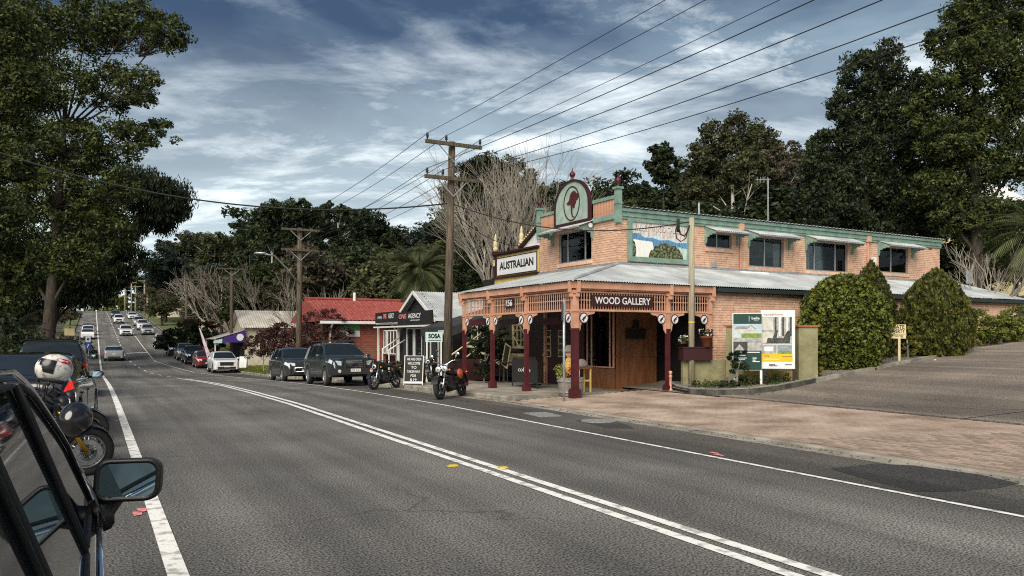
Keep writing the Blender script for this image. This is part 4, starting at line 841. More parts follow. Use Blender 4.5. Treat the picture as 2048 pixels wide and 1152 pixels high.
# shrubs near the gallery
def shrub(name, label, loc, lobes, leafm, total, leaf, seed, cat='shrub', group=None, clump=.30, stem=.05, **kw):
    rs = np.random.default_rng(seed); h = max(l[2]+l[5] for l in lobes); return plant_tree(name, label, cat, lobed_tree(rs, h, lobes, stem, total, leaf, clump=clump, trunk_top=.6, **kw), loc, leafm, 'bark_grey', group)
def gloc(px, D, z=None): g = ground(px, D); return Vector((g.x, g.y, g.z if z is None else z))
def topiary(name, label, loc, prof, leafm, n, leaf, seed, stand=.0, cat='shrub'):
    """clipped shrub: leaves spread through a thick shell around a solid of revolution prof = (r, z)"""
    rs = np.random.default_rng(seed); z = rs.uniform(prof[0][1], prof[-1][1], n*2); rr = np.interp(z, [p[1] for p in prof], [p[0] for p in prof]); keep = rs.random(n*2) < rr/max(p[0] for p in prof); z, rr = z[keep], rr[keep]; m = len(z)
    a = rs.uniform(0, 2*math.pi, m); lump = 1+.07*np.sin(a*5+z*3)+.06*np.sin(a*9-z*5)+.04*np.sin(a*17+z*11)+np.abs(rs.normal(size=m))*.03+(rs.random(m) < .05)*rs.random(m)*.12; r = rr*lump*(.80+.22*rs.random(m)**.5)
    C = np.stack([r*np.cos(a), r*np.sin(a), z], 1); V, Fq = leaf_cloud(rs, C, np.full(m, leaf*.5), 3, leaf, .5, .3, 0, .3, stand); o = thing(name, label, cat, loc)
    link('crown', npmesh('crown', V, Fq), leafm, o); o.scale = (.9, .9, .98); tk = MB(); tk.lathe([(max(.02, p[0]*.72), p[1]) for p in prof], 12); tk.tube([(0, 0, -.2), (0, 0, prof[-1][1]*.5)], .06, 6); link('trunk', tk.mesh('trunk'), 'bark_dark', o); return o  # trunk mesh is mostly a dark solid core, added to block see-through gaps
topiary('round_hedge', 'big round clipped hedge ball behind the real estate boards', gloc(1688, 24.2), [(.95, .05), (1.18, .5), (1.32, 1.1), (1.30, 1.7), (1.12, 2.3), (.80, 2.75), (.4, 2.98), (.05, 3.05)], 'leaf_hedge', 5200, .13, 41)
topiary('conifer_shrub', 'pointed conifer peeping out behind the round hedge', gloc(1742, 26.2), [(.7, .1), (.85, .8), (.82, 1.6), (.62, 2.4), (.32, 3.0), (.03, 3.45)], 'leaf_conifer', 3200, .14, 42, .6)
topiary('conifer_shrub', 'broad teardrop shaped conifer right of the private property sign', gloc(1871, 26.0), [(.85, .05), (1.10, .6), (1.15, 1.2), (.98, 1.9), (.66, 2.45), (.30, 2.8), (.03, 3.0)], 'leaf_conifer', 5200, .14, 43, .6)
for i, (px, D, h, lb) in enumerate(((1968, 28.0, 1.55, 'yellow green bush nearest the teardrop conifer'), (2003, 28.6, 1.35, 'yellow green bush between two others by the driveway kerb'), (2040, 29.0, 1.45, 'yellow green bush at the driveway end by the picture edge'))):
    shrub('kerb_bush', lb, gloc(px, D), [(0, 0, h*.55, .62, .5, h*.45), (.35, 0, h*.4, .4, .4, h*.35), (-.35, 0, h*.45, .4, .4, h*.4)], 'leaf_lime', 4200, .10, 50+i, group='bushes along the driveway kerb')
shrub('kerb_bush', 'small golden bush under the private property sign', gloc(1815, 25.4), [(0, 0, .5, .35, .3, .45), (0, .1, .9, .25, .2, .3)], 'leaf_gold', 1500, .09, 55)
shrub('kerb_bush', 'small golden bush beside the teardrop conifer base', gloc(1940, 26.4), [(0, 0, .4, .22, .2, .35)], 'leaf_gold', 900, .08, 56)
shrub('kerb_bush', 'small yellow leaved shrub against the olive pillar', gloc(1634, 22.6), [(0, 0, .28, .17, .15, .26)], 'leaf_gold', 700, .07, 57)
# bare deciduous tree
def bare_tree(rs, base_r, L0, n0, spread, depth, up):
    mb = MB()
    def grow(p, d, L, r, lev):
        q = p.copy(); pts = [q.copy()]
        for _ in range(3): d = (d + Vector(rs.normal(size=3))*.07 + Vector((0, 0, up))*.06).normalized(); q = q + d*(L/3); pts.append(q.copy())
        mb.tube(pts, [r, r*.9, r*.78, r*.62], 5 if lev < 2 else 3, caps=False)
        if lev >= depth: return
        for i in range(int(rs.integers(3, 5))):
            a = Vector(rs.normal(size=3)); a = (a - d*a.dot(d)).normalized(); k = rs.uniform(.25, .55); s = pts[int(rs.integers(2, 4))]
            grow(s, (d + a*k).normalized(), L*rs.uniform(.62, .85), r*rs.uniform(.45, .6), lev+1)
    for i in range(n0):
        a = 2*math.pi*i/n0 + rs.uniform(-.3, .3); grow(Vector((.15*math.cos(a), .15*math.sin(a), .9)), Vector((spread*math.cos(a), spread*math.sin(a), 1)).normalized(), L0*rs.uniform(.8, 1.15), base_r, 0)
    mb.tube([(0, 0, -.3), (0, 0, 1.0)], [base_r*2.2, base_r*1.7], 8); return mb.mesh('trunk')
def bare(label, px, D, args, seed, m='twig', scale=1.0):
    o = thing('bare_tree', label, 'tree', ground(px, D)); link('branches', bare_tree(np.random.default_rng(seed), *args), m, o, True); o.scale = (scale,)*3; return o
bare('big leafless tree with fans of pale upright branches beside the tall pole', 1012, 44, (.11, 3.9, 9, .34, 4, .8), 61)
bare('bare grey tree behind the pale roofed shop', 470, 92, (.11, 3.6, 7, .8, 3, .6), 63); bare('bare grey tree beside the second power pole', 548, 80, (.10, 3.3, 7, .8, 3, .6), 64)
bare('bare tree beside the far white house', 430, 108, (.12, 3.6, 7, .8, 3, .6), 65); bare('bare twiggy tree behind the teardrop conifer', 1990, 33, (.05, 1.3, 8, .9, 3, .5), 66); bare('bare shrub tree in front of the street light pole', 640, 62, (.08, 2.6, 7, .8, 3, .6), 67)
# palms
def palm(label, px, D, ycrown, nf, L, seed, trunk=.28):
    rs = np.random.default_rng(seed); b = ground(px, D); h = EYE-(ycrown-HY)/F*D-b.z; o = thing('palm_tree', label, 'palm', b); t = MB(); t.tube([(0, 0, -.3), (0, 0, h*.5), (0, 0, h)], [trunk*1.2, trunk, trunk*1.1], 10); t.ball((0, 0, h), (trunk*1.5, trunk*1.5, trunk*1.6), 10, 6); t.build('trunk', 'bark_dark', o, True)
    V = []; Q = []; k = 16
    for i in range(nf):
        a = rs.uniform(0, 6.28); el = rs.uniform(-.35, 1.25); Lf = L*rs.uniform(.8, 1.1); p = np.array([0, 0, h]); pts = [p]; d = np.array([math.cos(a)*math.cos(el), math.sin(a)*math.cos(el), math.sin(el)])
        for j in range(k): d = unit(d + np.array([0, 0, -.085])); p = p + d*Lf/k; pts.append(p)
        for j in range(2, k):
            dd = unit(pts[j+1]-pts[j-1] if j+1 <= k else pts[j]-pts[j-1]); side = unit(np.cross(dd, [0, 0, 1.0]))
            for sgn in (-1, 1):
                for f in (0, .5):
                    q = pts[j]*(1-f)+pts[min(j+1, k)]*f; ll = Lf*.20*math.sin(math.pi*(j+1)/(k+2))**.6; tip = q + unit(side*sgn*.8 + dd*.55 + np.array([0, 0, -.28]))*ll; w = dd*.022*L/3; m = len(V); V += [q-w, q+w, (q+tip)/2+w*1.3, tip]; Q.append((m, m+1, m+2, m+3))
        m = len(V)
        for j in range(k): s = unit(np.cross(pts[j+1]-pts[j], [0, 0, 1.0]))*.03; n0 = len(V); V += [pts[j]-s, pts[j]+s, pts[j+1]+s*.7, pts[j+1]-s*.7]; Q.append((n0, n0+1, n0+2, n0+3))
    link('fronds', npmesh('fronds', V, Q), 'leaf_palm', o); return o
palm('date palm with arching fronds behind the grey gabled shop', 838, 54, 545, 95, 3.2, 71); palm('date palm at the picture edge above the driveway fence', 2092, 34, 470, 85, 3.0, 72); palm('small palm fronds beside the trunk of the roadside tree', 30, 42, 665, 30, 2.2, 73, .16)
# shrubs along the street
shrub('street_bush', 'russet topped dark bush spreading beside the parked utes', ground(378, 84), [(-1.6, 0, 1.9, 1.5, 1.4, 1.1), (.2, 0, 2.3, 1.7, 1.5, 1.2), (1.9, 0, 1.9, 1.4, 1.4, 1.1), (3.0, 0, 1.4, 1.0, 1, .8), (-2.6, 0, 1.5, 1, 1, .8)], 'leaf_dark', 9000, .28, 81)
shrub('street_bush', 'russet leaved crown layer over the dark street bush', ground(385, 86), [(-.8, 0, 3.4, 1.2, 1.0, .35), (.8, 0, 3.5, 1.4, 1.0, .35), (2.2, 0, 3.2, 1.0, 1.0, .3)], 'leaf_russet', 2600, .24, 82)
shrub('street_bush', 'low dark bush at the road edge before the grey ute', W(8.9, 92.5, HT(8.9, 92.5)), [(0, 0, .55, .9, .7, .55), (.8, 0, .4, .6, .5, .4)], 'leaf_dark', 2500, .16, 83)
for px, D, sc, lb, sd_ in ((560, 52, 1.0, 'dark red leaved street tree by the grass verge', 84), (612, 49, 1.05, 'red leaved street tree behind the bull bar wagon', 85), (528, 57, .95, 'small red leaved street tree nearest the white car', 86)):
    shrub('plum_tree', lb, ground(px, D), [(0, 0, 2.4*sc, 1.1, 1.0, 1.0), (-.9, .2, 2.0*sc, .9, .8, .8), (.9, -.1, 2.1*sc, .9, .8, .8), (.1, 0, 3.0*sc, .8, .7, .6)], 'leaf_red', 4200, .15, sd_, 'tree', 'plum trees along the footpath', stem=.06, twig=1)
shrub('plum_tree', 'large bronze leaved tree against the red roofed shop', ground(640, 46.5), [(0, 0, 3.0, 1.2, 1.0, 1.0), (-.9, .2, 2.5, .9, .8, .8), (.9, -.1, 2.9, .9, .8, .8), (1.6, 0, 2.4, .7, .6, .5), (.1, 0, 3.7, .8, .7, .5)], 'leaf_red', 4300, .15, 87, 'tree', stem=.08, twig=1)
topiary('golden_conifer', 'narrow golden conifer behind the street light arm', ground(508, 88), [(.7, .2), (.95, 2), (.9, 4), (.6, 6), (.05, 7.6)], 'leaf_gold', 1500, .32, 88, .5, 'tree')

for px, D, sx, lf, lb in ((205, 250, 1.0, 'leaf_lime', 'lime green hedge bank closing the road at the crest'), (262, 252, 1.0, 'leaf_mid', 'green hedge bank beside the crest poles'), (310, 215, .9, 'leaf_olive', 'olive scrub bank below the far white house')):
    shrub('hedge_bank', lb, ground(px, D), [(-4.5*sx, 0, 2.0, 3.2, 2, 2.4), (0, 0, 2.6, 3.6, 2, 3.0), (4.5*sx, 0, 2.0, 3.2, 2, 2.4)], lf, 3600, .7, 130+px, 'hedge', limb=False)
for px, D, sx, lf, lb in ((25, 46, 1.0, 'leaf_drab', 'tangled brown scrub left of the big roadside trunk'), (125, 70, 1.1, 'leaf_drab', 'dry brown scrub between the roadside trunk and the notice'), (-20, 34, 1.0, 'leaf_dark', 'dark fern like scrub at the picture edge behind the motorcycles')):
    shrub('roadside_scrub', lb, ground(px, D), [(-1.6*sx, 0, 1.3, 1.3, 1, 1.3), (0, 0, 1.6, 1.4, 1, 1.6), (1.5*sx, 0, 1.2, 1.2, 1, 1.2)], lf, 4200, .22, 150+px, limb=False)
# ------------------------------------------------------------------ vehicles
KINDS = {
 'wagon': dict(L=4.6, W=1.82, z0=.33, ax=(.90, 3.62), R=.365, ws=(1.22, 1.98), rw=(4.22, 4.52), win=((1.62, 2.42), (2.52, 3.35), (3.45, 4.15)), lamp=(.80, .97),
    top=[(0, .72), (.05, .98), (.22, 1.06), (1.15, 1.15), (1.25, 1.19), (1.95, 1.63), (2.2, 1.685), (3.5, 1.70), (4.2, 1.64), (4.50, 1.14), (4.57, .98), (4.6, .80)], belt=[(0, .70), (.05, .93), (.22, 1.0), (1.2, 1.06), (4.4, 1.12), (4.57, .95), (4.6, .78)]),
 'sedan': dict(L=4.65, W=1.80, z0=.22, ax=(.92, 3.66), R=.325, ws=(1.42, 2.20), rw=(3.28, 4.05), win=((1.80, 2.52), (2.62, 3.50)), lamp=(.60, .72),
    top=[(0, .55), (.06, .70), (.28, .79), (1.3, .93), (1.42, .96), (2.2, 1.37), (2.55, 1.44), (3.2, 1.42), (3.3, 1.40), (4.05, 1.09), (4.5, 1.05), (4.60, .98), (4.65, .75)], belt=[(0, .53), (.06, .66), (.28, .74), (1.4, .89), (4.0, 1.0), (4.5, .99), (4.60, .93), (4.65, .72)]),
 'hatch': dict(L=4.3, W=1.79, z0=.24, ax=(.86, 3.40), R=.33, ws=(1.10, 1.88), rw=(3.85, 4.18), win=((1.50, 2.26), (2.36, 3.10), (3.18, 3.68)), lamp=(.72, .86),
    top=[(0, .66), (.05, .86), (.22, .94), (1.05, 1.04), (1.12, 1.07), (1.85, 1.50), (2.1, 1.56), (3.2, 1.56), (3.85, 1.48), (4.18, 1.06), (4.26, .95), (4.3, .78)], belt=[(0, .64), (.05, .82), (.22, .88), (1.1, .96), (4.0, 1.04), (4.26, .93), (4.3, .76)]),
 'ute': dict(L=5.2, W=1.86, z0=.36, ax=(.95, 4.05), R=.385, ws=(1.30, 2.0), rw=(3.35, 3.52), win=((1.70, 2.48), (2.58, 3.28)), lamp=(.84, 1.0),
    top=[(0, .76), (.05, 1.0), (.22, 1.07), (1.2, 1.14), (1.3, 1.18), (2.0, 1.68), (2.25, 1.75), (3.1, 1.76), (3.35, 1.72), (3.52, 1.13), (5.1, 1.12), (5.17, 1.05), (5.2, .8)], belt=[(0, .74), (.05, .95), (.22, 1.02), (1.25, 1.08), (3.5, 1.10), (5.1, 1.09), (5.17, 1.02), (5.2, .78)]),
 'near': dict(L=4.45, W=1.87, z0=.30, ax=(.92, 3.55), R=.35, ws=(1.13, 1.98), rw=(4.0, 4.38), win=((1.42, 2.36), (2.45, 3.30), (3.38, 3.95)), lamp=(.80, .95), dx=.03,
    top=[(0, .72), (.05, .92), (.22, 1.0), (1.0, 1.05), (1.13, 1.09), (1.5, 1.37), (1.95, 1.59), (2.3, 1.66), (3.2, 1.69), (4.0, 1.62), (4.35, 1.1), (4.42, .95), (4.45, .8)], belt=[(0, .70), (.05, .87), (.22, .94), (1.1, 1.015), (2.0, 1.03), (4.3, 1.08), (4.42, .93), (4.45, .78)]),
}
def slotlink(o, m):
    o.material_slots[0].link = 'OBJECT'; o.material_slots[0].material = MAT[m]
car_cache = {}
def car_shell(kind):
    if kind in car_cache: return car_cache[kind]
    K = KINDS[kind]; L, hw = K['L'], K['W']/2; dx = K.get('dx', .05); xs = list(np.arange(0, L, dx))+[L]; crit = [0, .02, .05, .1, L-.02, L-.05] + list(K['ws']) + list(K['rw']) + [x for w in K['win'] for x in w]; xs = sorted(set(np.round(xs+crit, 4))); xs = [x for i, x in enumerate(xs) if i == 0 or x-xs[i-1] > .008]
    I = lambda tab, x: float(np.interp(x, [p[0] for p in tab], [p[1] for p in tab]))
    def sm(tab, x, r=.05): return (I(tab, max(0, x-r))+2*I(tab, x)+I(tab, min(L, x+r)))/4 if r < x < L-r else I(tab, x)
    rings = []
    for x in xs:
        w = hw*I([(0, .80), (.05, .87), (.15, .935), (.4, .985), (.8, 1), (L-.8, 1), (L-.3, .97), (L-.1, .93), (L-.03, .88), (L, .82)], x); zt, zb = sm(K['top'], x), sm(K['belt'], x)
        zb = min(zb, zt-.015); zl = K['z0']+.06*I([(0, 1), (.3, 0), (L-.5, 0), (L, 1.6)], x); ar = K['R']+.055
        arch_ = 0.0
        for xa in K['ax']:
            d = abs(x-xa)
            if d < ar: zl = max(zl, K['R']+math.sqrt(ar*ar-d*d)); arch_ = 1
        zl = min(zl, zb-.17); zs = zb-.13; h = zt-zb; wb = w-.03; tb = .36 if h > .2 else .36
        pts = [(0, zl), (w-.22, zl), (w-.015, zl+.005), (w+.004, zl+.3*(zs-zl)), (w, zs), (wb, zb)]
        z6, z7, z8 = zb+min(.035, .2*h), zb+.83*h, zb+.94*h
        pts += [(wb-tb*(z6-zb)-.004, z6), (wb-tb*(z7-zb)-.012, z7), (wb-tb*(z8-zb)-.05*min(1, h*3)-.02, z8), ((wb-tb*(z8-zb))*.62, zb+.99*h), (0, zt)]
        rings.append([(y, z) for y, z in pts] + [(-y, z) for y, z in pts[1:-1][::-1]])
    n = len(rings[0]); V = [(y, L/2-x, z) for x, r in zip(xs, rings) for y, z in r]; part = {}
    for i in range(len(xs)-1):
        xm = (xs[i]+xs[i+1])/2
        for j in range(n):
            jj = j if j < 10 else 19-j; key = 'body'
            if jj == 6:
                for k, (a, b) in enumerate(K['win']):
                    if a < xm < b: key = ('side_window', k, j < 10)
            elif jj in (8, 9):
                if K['ws'][0] < xm < K['ws'][1]: key = ('windscreen',)
                elif K['rw'][0] < xm < K['rw'][1]: key = ('rear_window',)
            elif jj == 4:
                if .03 < xm < .42: key = ('headlight', j < 10)
                elif L-.34 < xm < L-.02: key = ('tail_light', j < 10)
            elif jj == 3 and L-.16 < xm < L-.02: key = ('tail_light', j < 10) if kind != 'sedan' else 'body'
            part.setdefault(key, []).append((i*n+j, i*n+(j+1) % n, (i+1)*n+(j+1) % n, (i+1)*n+j))
    part['body'] += [tuple(range(n)), tuple(range((len(xs)-1)*n, len(xs)*n))[::-1]]; out = {}
    for key, fs in part.items():
        used = sorted({v for f in fs for v in f}); mp_ = {v: k for k, v in enumerate(used)}; mb = MB(); mb.v = [V[v] for v in used]; mb.f = [tuple(mp_[v] for v in f) for f in fs]
        nm = key if isinstance(key, str) else key[0]; me = mb.mesh(nm); me.materials.append(MAT[{'body': 'body', 'headlight': 'lens', 'tail_light': 'red_lens'}.get(nm, 'car_glass')])
        for p in me.polygons: p.use_smooth = True
        try: me.set_sharp_from_angle(angle=math.radians(38))
        except Exception: pass
        out[key] = (nm, me)
    wt = MB(); R = K['R']; tw = .21; wt.lathe([(R*.66, -tw/2), (R*.93, -tw/2), (R, -tw/2+.03), (R, tw/2-.03), (R*.93, tw/2), (R*.66, tw/2), (R*.60, tw/2-.03), (R*.60, -tw/2+.03), (R*.66, -tw/2)], 28, RY(90)); tyre = wt.mesh('wheel'); tyre.materials.append(MAT['rubber'])
    for p in tyre.polygons: p.use_smooth = True
    rm = MB(); rm.lathe([(R*.66, tw/2-.012), (R*.60, tw/2-.005), (R*.55, tw/2-.05), (R*.55, -tw/2+.02), (.02, -tw/2+.02)], 28, RY(90)); rm.lathe([(.0, tw/2-.02), (.055, tw/2-.02), (.065, tw/2-.05)], 14, RY(90))
    for k in range(10): a = 36*k; rm.add([(tw/2-.045, -.020, .05), (tw/2-.045, .020, .05), (tw/2-.02, .026, R*.61), (tw/2-.02, -.026, R*.61), (tw/2-.075, -.02, .05), (tw/2-.075, .02, .05), (tw/2-.06, .026, R*.61), (tw/2-.06, -.026, R*.61)], [(0, 1, 2, 3), (0, 3, 7, 4), (1, 5, 6, 2)], RX(a))
    rim = rm.mesh('rim'); rim.materials.append(MAT['silver_paint']); dk = MB(); dk.lathe([(R*.56, -tw/2+.025), (.01, -tw/2+.026)], 20, RY(90)); disc = dk.mesh('brake_disc'); disc.materials.append(MAT['dark_metal'])
    car_cache[kind] = (out, tyre, rim, disc); return car_cache[kind]
PLATE = ['BNK 04T', 'CQ 72 LD', 'EUM 38P', 'DXR 51K']
def car(name, label, kind, paint, t, s, away, group=None, det=1, scale=1.0, dz=0.0, cat='car', plate=None, rimm=None, yaw=0.0):
    K = KINDS[kind]; out, tyre, rim, disc = car_shell(kind); L, hw, R = K['L'], K['W']/2, K['R']; dirn = 1 if away else -1
    zf, zb = HT(t, s+dirn*1.4), HT(t, s-dirn*1.4); pitch = math.atan2(zf-zb, 2.8)
    o = thing(name, label, cat, W(t, s, (zf+zb)/2+.004+dz), group=group, rot=(pitch, 0, TH+(0 if away else math.pi)+math.radians(yaw))); o.scale = (scale,)*3
    body = None
    for key, (nm, me) in out.items():
        c = bpy.data.objects.new(nm, me); COL.objects.link(c); c.parent = o
        if nm == 'body': slotlink(c, paint); body = c
    for xa in K['ax']:
        for sd in (1, -1):
            wh = bpy.data.objects.new('wheel', tyre); COL.objects.link(wh); wh.parent = o; wh.location = (sd*(hw-.10), L/2-xa, R); wh.rotation_euler = (0, 0, 0 if sd > 0 else math.pi)
            for me, mm in ((rim, rimm), (disc, None)):
                r_ = bpy.data.objects.new(me.name.split('.')[0], me); COL.objects.link(r_); r_.parent = wh
                if mm: slotlink(r_, mm)
    f = L/2; lo, hi = K['lamp']; g = MB(); g.box(-hw*.52, hw*.52, f-.02, f+.012, lo-.16, hi-.04); g.build('grille', 'matte_black', o)
    g = MB(); g.box(-hw*.70, hw*.70, f-.03, f+.010, K['z0']+.08, lo-.24); g.build('air_intake', 'matte_black', o)
    for sd in (1, -1):
        g = MB(); g.add([(sd*hw*.54, f+.004, lo-.02), (sd*hw*.81, f-.03, lo+.0), (sd*hw*.81, f-.05, hi+.0), (sd*hw*.54, f-.012, hi-.03), (sd*hw*.54, f-.05, lo-.02), (sd*hw*.81, f-.1, lo), (sd*hw*.81, f-.1, hi), (sd*hw*.54, f-.06, hi-.03)], [(0, 1, 2, 3)[::sd], (0, 4, 5, 1), (3, 2, 6, 7), (0, 3, 7, 4)]); g.build('headlight', 'lens', o)
        m = MB(); x = hw+.09; y = L/2-K['ws'][0]-.22; z = K['belt'][3][1]+.10; m.ball((sd*x, y, z), (.115, .06, .075), 10, 6); m.bar((sd*(hw-.06), y, z-.06), (sd*x, y, z-.03), .05, .04); mm = m.build('side_mirror', paint, o, True)
        g = MB(); g.add([(sd*x-.085, y-.062, z-.05), (sd*x+.085, y-.062, z-.05), (sd*x+.09, y-.062, z+.045), (sd*x-.085, y-.062, z+.05)], [(0, 1, 2, 3)]); g.build('mirror_glass', 'mirror', mm)
    bk = -L/2; g = MB(); g.box(-hw*.62, hw*.62, bk-.012, bk+.03, K['z0']+.12, K['z0']+.26); g.build('rear_bumper_trim', 'matte_black', o)
    for yy, sg_, zz in ((f+.014, 1, lo-.30 if kind in ('wagon', 'ute') else lo-.22), (bk-.014, -1, .66 if kind != 'sedan' else .72)):
        p = MB(); p.box(-.19, .19, min(yy, yy+sg_*.008), max(yy, yy+sg_*.008), zz-.05, zz+.05); pl = p.build('number_plate', 'plate_white', o)
        if det > 1: text(PLATE[det % 4], .06, frame((0, yy+sg_*.010, zz), (-sg_, 0, 0), (0, 0, 1)), 'black_paint', pl, width=.32)
    if det:
        for a, b in zip(K['win'][:2], K['win'][1:3] if len(K['win']) > 2 else K['win'][1:]):
            pass
        for sd in (1, -1):
            for k, (a, b) in enumerate(K['win'][:2]):
                hd = MB(); hd.box(sd*hw-.012, sd*hw+.025, L/2-b+.04, L/2-b+.22, K['belt'][3][1]-.16, K['belt'][3][1]-.13); hd.build('door_handle', paint, o)
                g = MB(); xg = b+.05; g.box(sd*(hw-.002), sd*(hw+.006), L/2-xg-.004, L/2-xg+.004, K['z0']+.14, K['belt'][3][1]-.15); g.build('door_gap', 'matte_black', o)
            st = MB(); st.box(sd*hw-.03, sd*hw+.012, L/2-K['ax'][1]+R+.09, L/2-K['ax'][0]-R-.09, K['z0']-.02, K['z0']+.09); st.build('sill_trim', 'matte_black', o)
        w = MB(); y0 = L/2-K['ws'][0]; w.tube([(-.35, y0-.03, K['belt'][3][1]+.12), (.15, y0-.10, K['belt'][3][1]+.16)], .008, 4); w.build('wiper', 'matte_black', o)
    return o
# --- right-hand kerb, facing the camera
ev = car('four_wheel_drive', 'dark grey four wheel drive wagon with black bull bar and roof rack', 'wagon', 'paint_green', 8.78, 31.45, False, det=1, scale=1.0, dz=.02)
f = 2.3
mb = MB(); mb.box(-.93, .93, f+.04, f+.20, .44, .66); mb.box(-.98, -.90, f-.10, f+.18, .46, .64); mb.box(.90, .98, f-.10, f+.18, .46, .64); bb = mb.build('bull_bar', 'matte_black', ev)
mb = MB()
for x in (-.38, .38): mb.box(x-.03, x+.03, f+.06, f+.14, .66, 1.04)
mb.tube([(-.90, f+.02, .70), (-.82, f+.10, .98), (-.38, f+.12, 1.04), (.38, f+.12, 1.04), (.82, f+.10, .98), (.90, f+.02, .70)], .032, 7); mb.build('hoop', 'matte_black', bb)
for x in (-.62, .62): mb = MB(); mb.lathe([(.065, 0), (.06, .02), (0, .025)], 14, T((x, f+.20, .56)) @ RX(-90)); mb.build('fog_lamp', 'lens', bb)
mb = MB(); mb.box(-.19, .19, f+.202, f+.21, .54, .65); pl = mb.build('number_plate', 'plate_white', bb); text('EFR 74C', .07, frame((0, f+.212, .595), (-1, 0, 0), (0, 0, 1)), 'black_paint', pl, width=.33)
for z in (.70, .78, .86, .93): mb = MB(); mb.box(-.46, .46, f+.012, f+.028, z, z+.025); mb.build('grille_bar', 'chrome', ev)
mb = MB(); mb.lathe([(.10, 0), (.09, .012), (0, .014)], 18, T((0, f+.03, .82)) @ RX(-90) @ Matrix.Diagonal((1, .5, 1, 1))); mb.build('grille_emblem', 'dark_metal', ev)
for x in (-.62, .62):
    mb = MB(); mb.tube([(x, .3, 1.70), (x, .25, 1.75), (x, -1.75, 1.75), (x, -1.8, 1.68)], .02, 6); mb.build('roof_rail', 'matte_black', ev)
for y in (.1, -.7, -1.5): mb = MB(); mb.box(-.70, .70, y-.03, y+.03, 1.765, 1.795); mb.build('roof_bar', 'matte_black', ev)
rv = car('parked_wagon', 'dark compact four wheel drive with chrome nudge bar behind the roof rack wagon', 'hatch', 'paint_charcoal', 8.72, 38.8, False, det=1, scale=1.04)
mb = MB(); mb.tube([(-.55, 2.15, .36), (-.50, 2.26, .62), (.50, 2.26, .62), (.55, 2.15, .36)], .035, 8); mb.tube([(-.52, 2.24, .45), (.52, 2.24, .45)], .022, 6); mb.build('nudge_bar', 'chrome', rv, True)
wm = car('parked_wagon', 'white hatch shaped wagon with dark roof facing the camera by the grass verge', 'hatch', 'paint_white', 8.75, 63.6, False, det=1, scale=1.03)
car('parked_hatch', 'small red hatchback half hidden behind the white wagon', 'hatch', 'paint_red', 8.45, 72.0, False, det=0, scale=.94)
car('parked_utility', 'black utility parked in front of two dark cars before the dark bush', 'ute', 'paint_black', 8.3, 79.5, False, det=0, scale=.98)
car('parked_wagon', 'grey wagon tucked behind the black utility', 'wagon', 'paint_grey', 8.2, 86.0, False, det=0)
car('parked_wagon', 'black wagon third in line behind the black utility', 'wagon', 'paint_black', 7.9, 92.5, False, det=0)
car('parked_utility', 'silver grey utility parked above the low dark bush', 'ute', 'paint_silver', 7.3, 103.5, False, det=0)
for s_, k, p, lb in ((131, 'hatch', 'paint_silver', 'silver hatchback lowest in the parked row on the hill'), (144, 'wagon', 'paint_white', 'white wagon second in the parked row on the hill'), (157, 'wagon', 'paint_silver', 'silver wagon third in the parked row on the hill'), (184, 'sedan', 'paint_white', 'white sedan parked alone highest on the hill kerb')):
    car('parked_car', lb, k, p, 7.15, s_, False, 'cars parked up the hill', det=0)
for s_, t_, k, p, lb in ((130, 4.2, 'hatch', 'paint_white', 'white car driving down the hill past the stop line'), (168, 4.2, 'wagon', 'paint_white', 'white wagon second in the line of cars coming downhill'), (190, 4.15, 'wagon', 'paint_charcoal', 'dark car topmost of those coming down the hill')):
    car('oncoming_car', lb, k, p, t_, s_, False, 'cars coming down the hill', det=0)
car('driving_sedan', 'silver sedan driving away through the dip in the road', 'sedan', 'paint_silver', 1.75, 88.5, True, det=0)
for s_, k, p, lb in ((125, 'sedan', 'paint_white', 'white sedan lowest of the cars parked along the uphill kerb'), (133.5, 'hatch', 'paint_white', 'white hatchback second of those parked along the uphill kerb'), (142, 'sedan', 'paint_red', 'red sedan third of those parked along the uphill kerb')):
    car('parked_car', lb, k, p, -.75, s_, True, 'cars parked along the uphill kerb', det=0)
# --- near kerb, facing away
car('parked_sedan', 'black sedan with lit red tail lamp parked ahead of the motorcycles', 'sedan', 'paint_black', -.98, 16.6, True, det=1, rimm='steel', yaw=-5)
mat('lit_lens', (.75, .012, .008), .2, emit=.25)
for ch in bpy.data.objects:
    if ch.parent and ch.parent.name.startswith('parked_sedan') and ch.name.startswith('tail_light'): slotlink(ch, 'lit_lens')
sv = car('parked_wagon', 'black wagon with roof rails parked ahead of the black sedan', 'wagon', 'paint_black', -1.05, 27.6, True, det=1)
for x in (-.62, .62): mb = MB(); mb.tube([(x, .3, 1.69), (x, .2, 1.75), (x, -1.75, 1.75), (x, -1.85, 1.67)], .022, 6); mb.build('roof_rail', 'matte_black', sv)
NS = 4.95-4.45/2; NT = -.905
nc = car('near_car', 'dark charcoal car with large side mirror at the near picture corner', 'near', 'paint_charcoal', NT, NS, True, det=1)
for ch in list(nc.children):
    if ch.name.startswith('side_mirror') and ch.data.vertices[0].co.x > 0:
        for g in list(ch.children): bpy.data.objects.remove(g)
        bpy.data.objects.remove(ch)
pm_ = at(255, 963, 2.95); tm, sm_ = TS(pm_.x, pm_.y); lx, ly, lz = tm-NT, sm_-NS, pm_.z       # driver's door mirror
def rrect(w, h, r, n=5, skew=0.0):
    pts = []
    for cx, cy, a0 in ((w/2-r, h/2-r, 0), (-w/2+r, h/2-r, 90), (-w/2+r, -h/2+r, 180), (w/2-r, -h/2+r, 270)):
        for k in range(n+1): a = math.radians(a0+90*k/n); x, y = cx+r*math.cos(a), cy+r*math.sin(a); pts.append((x+skew*y, y))
    return pts
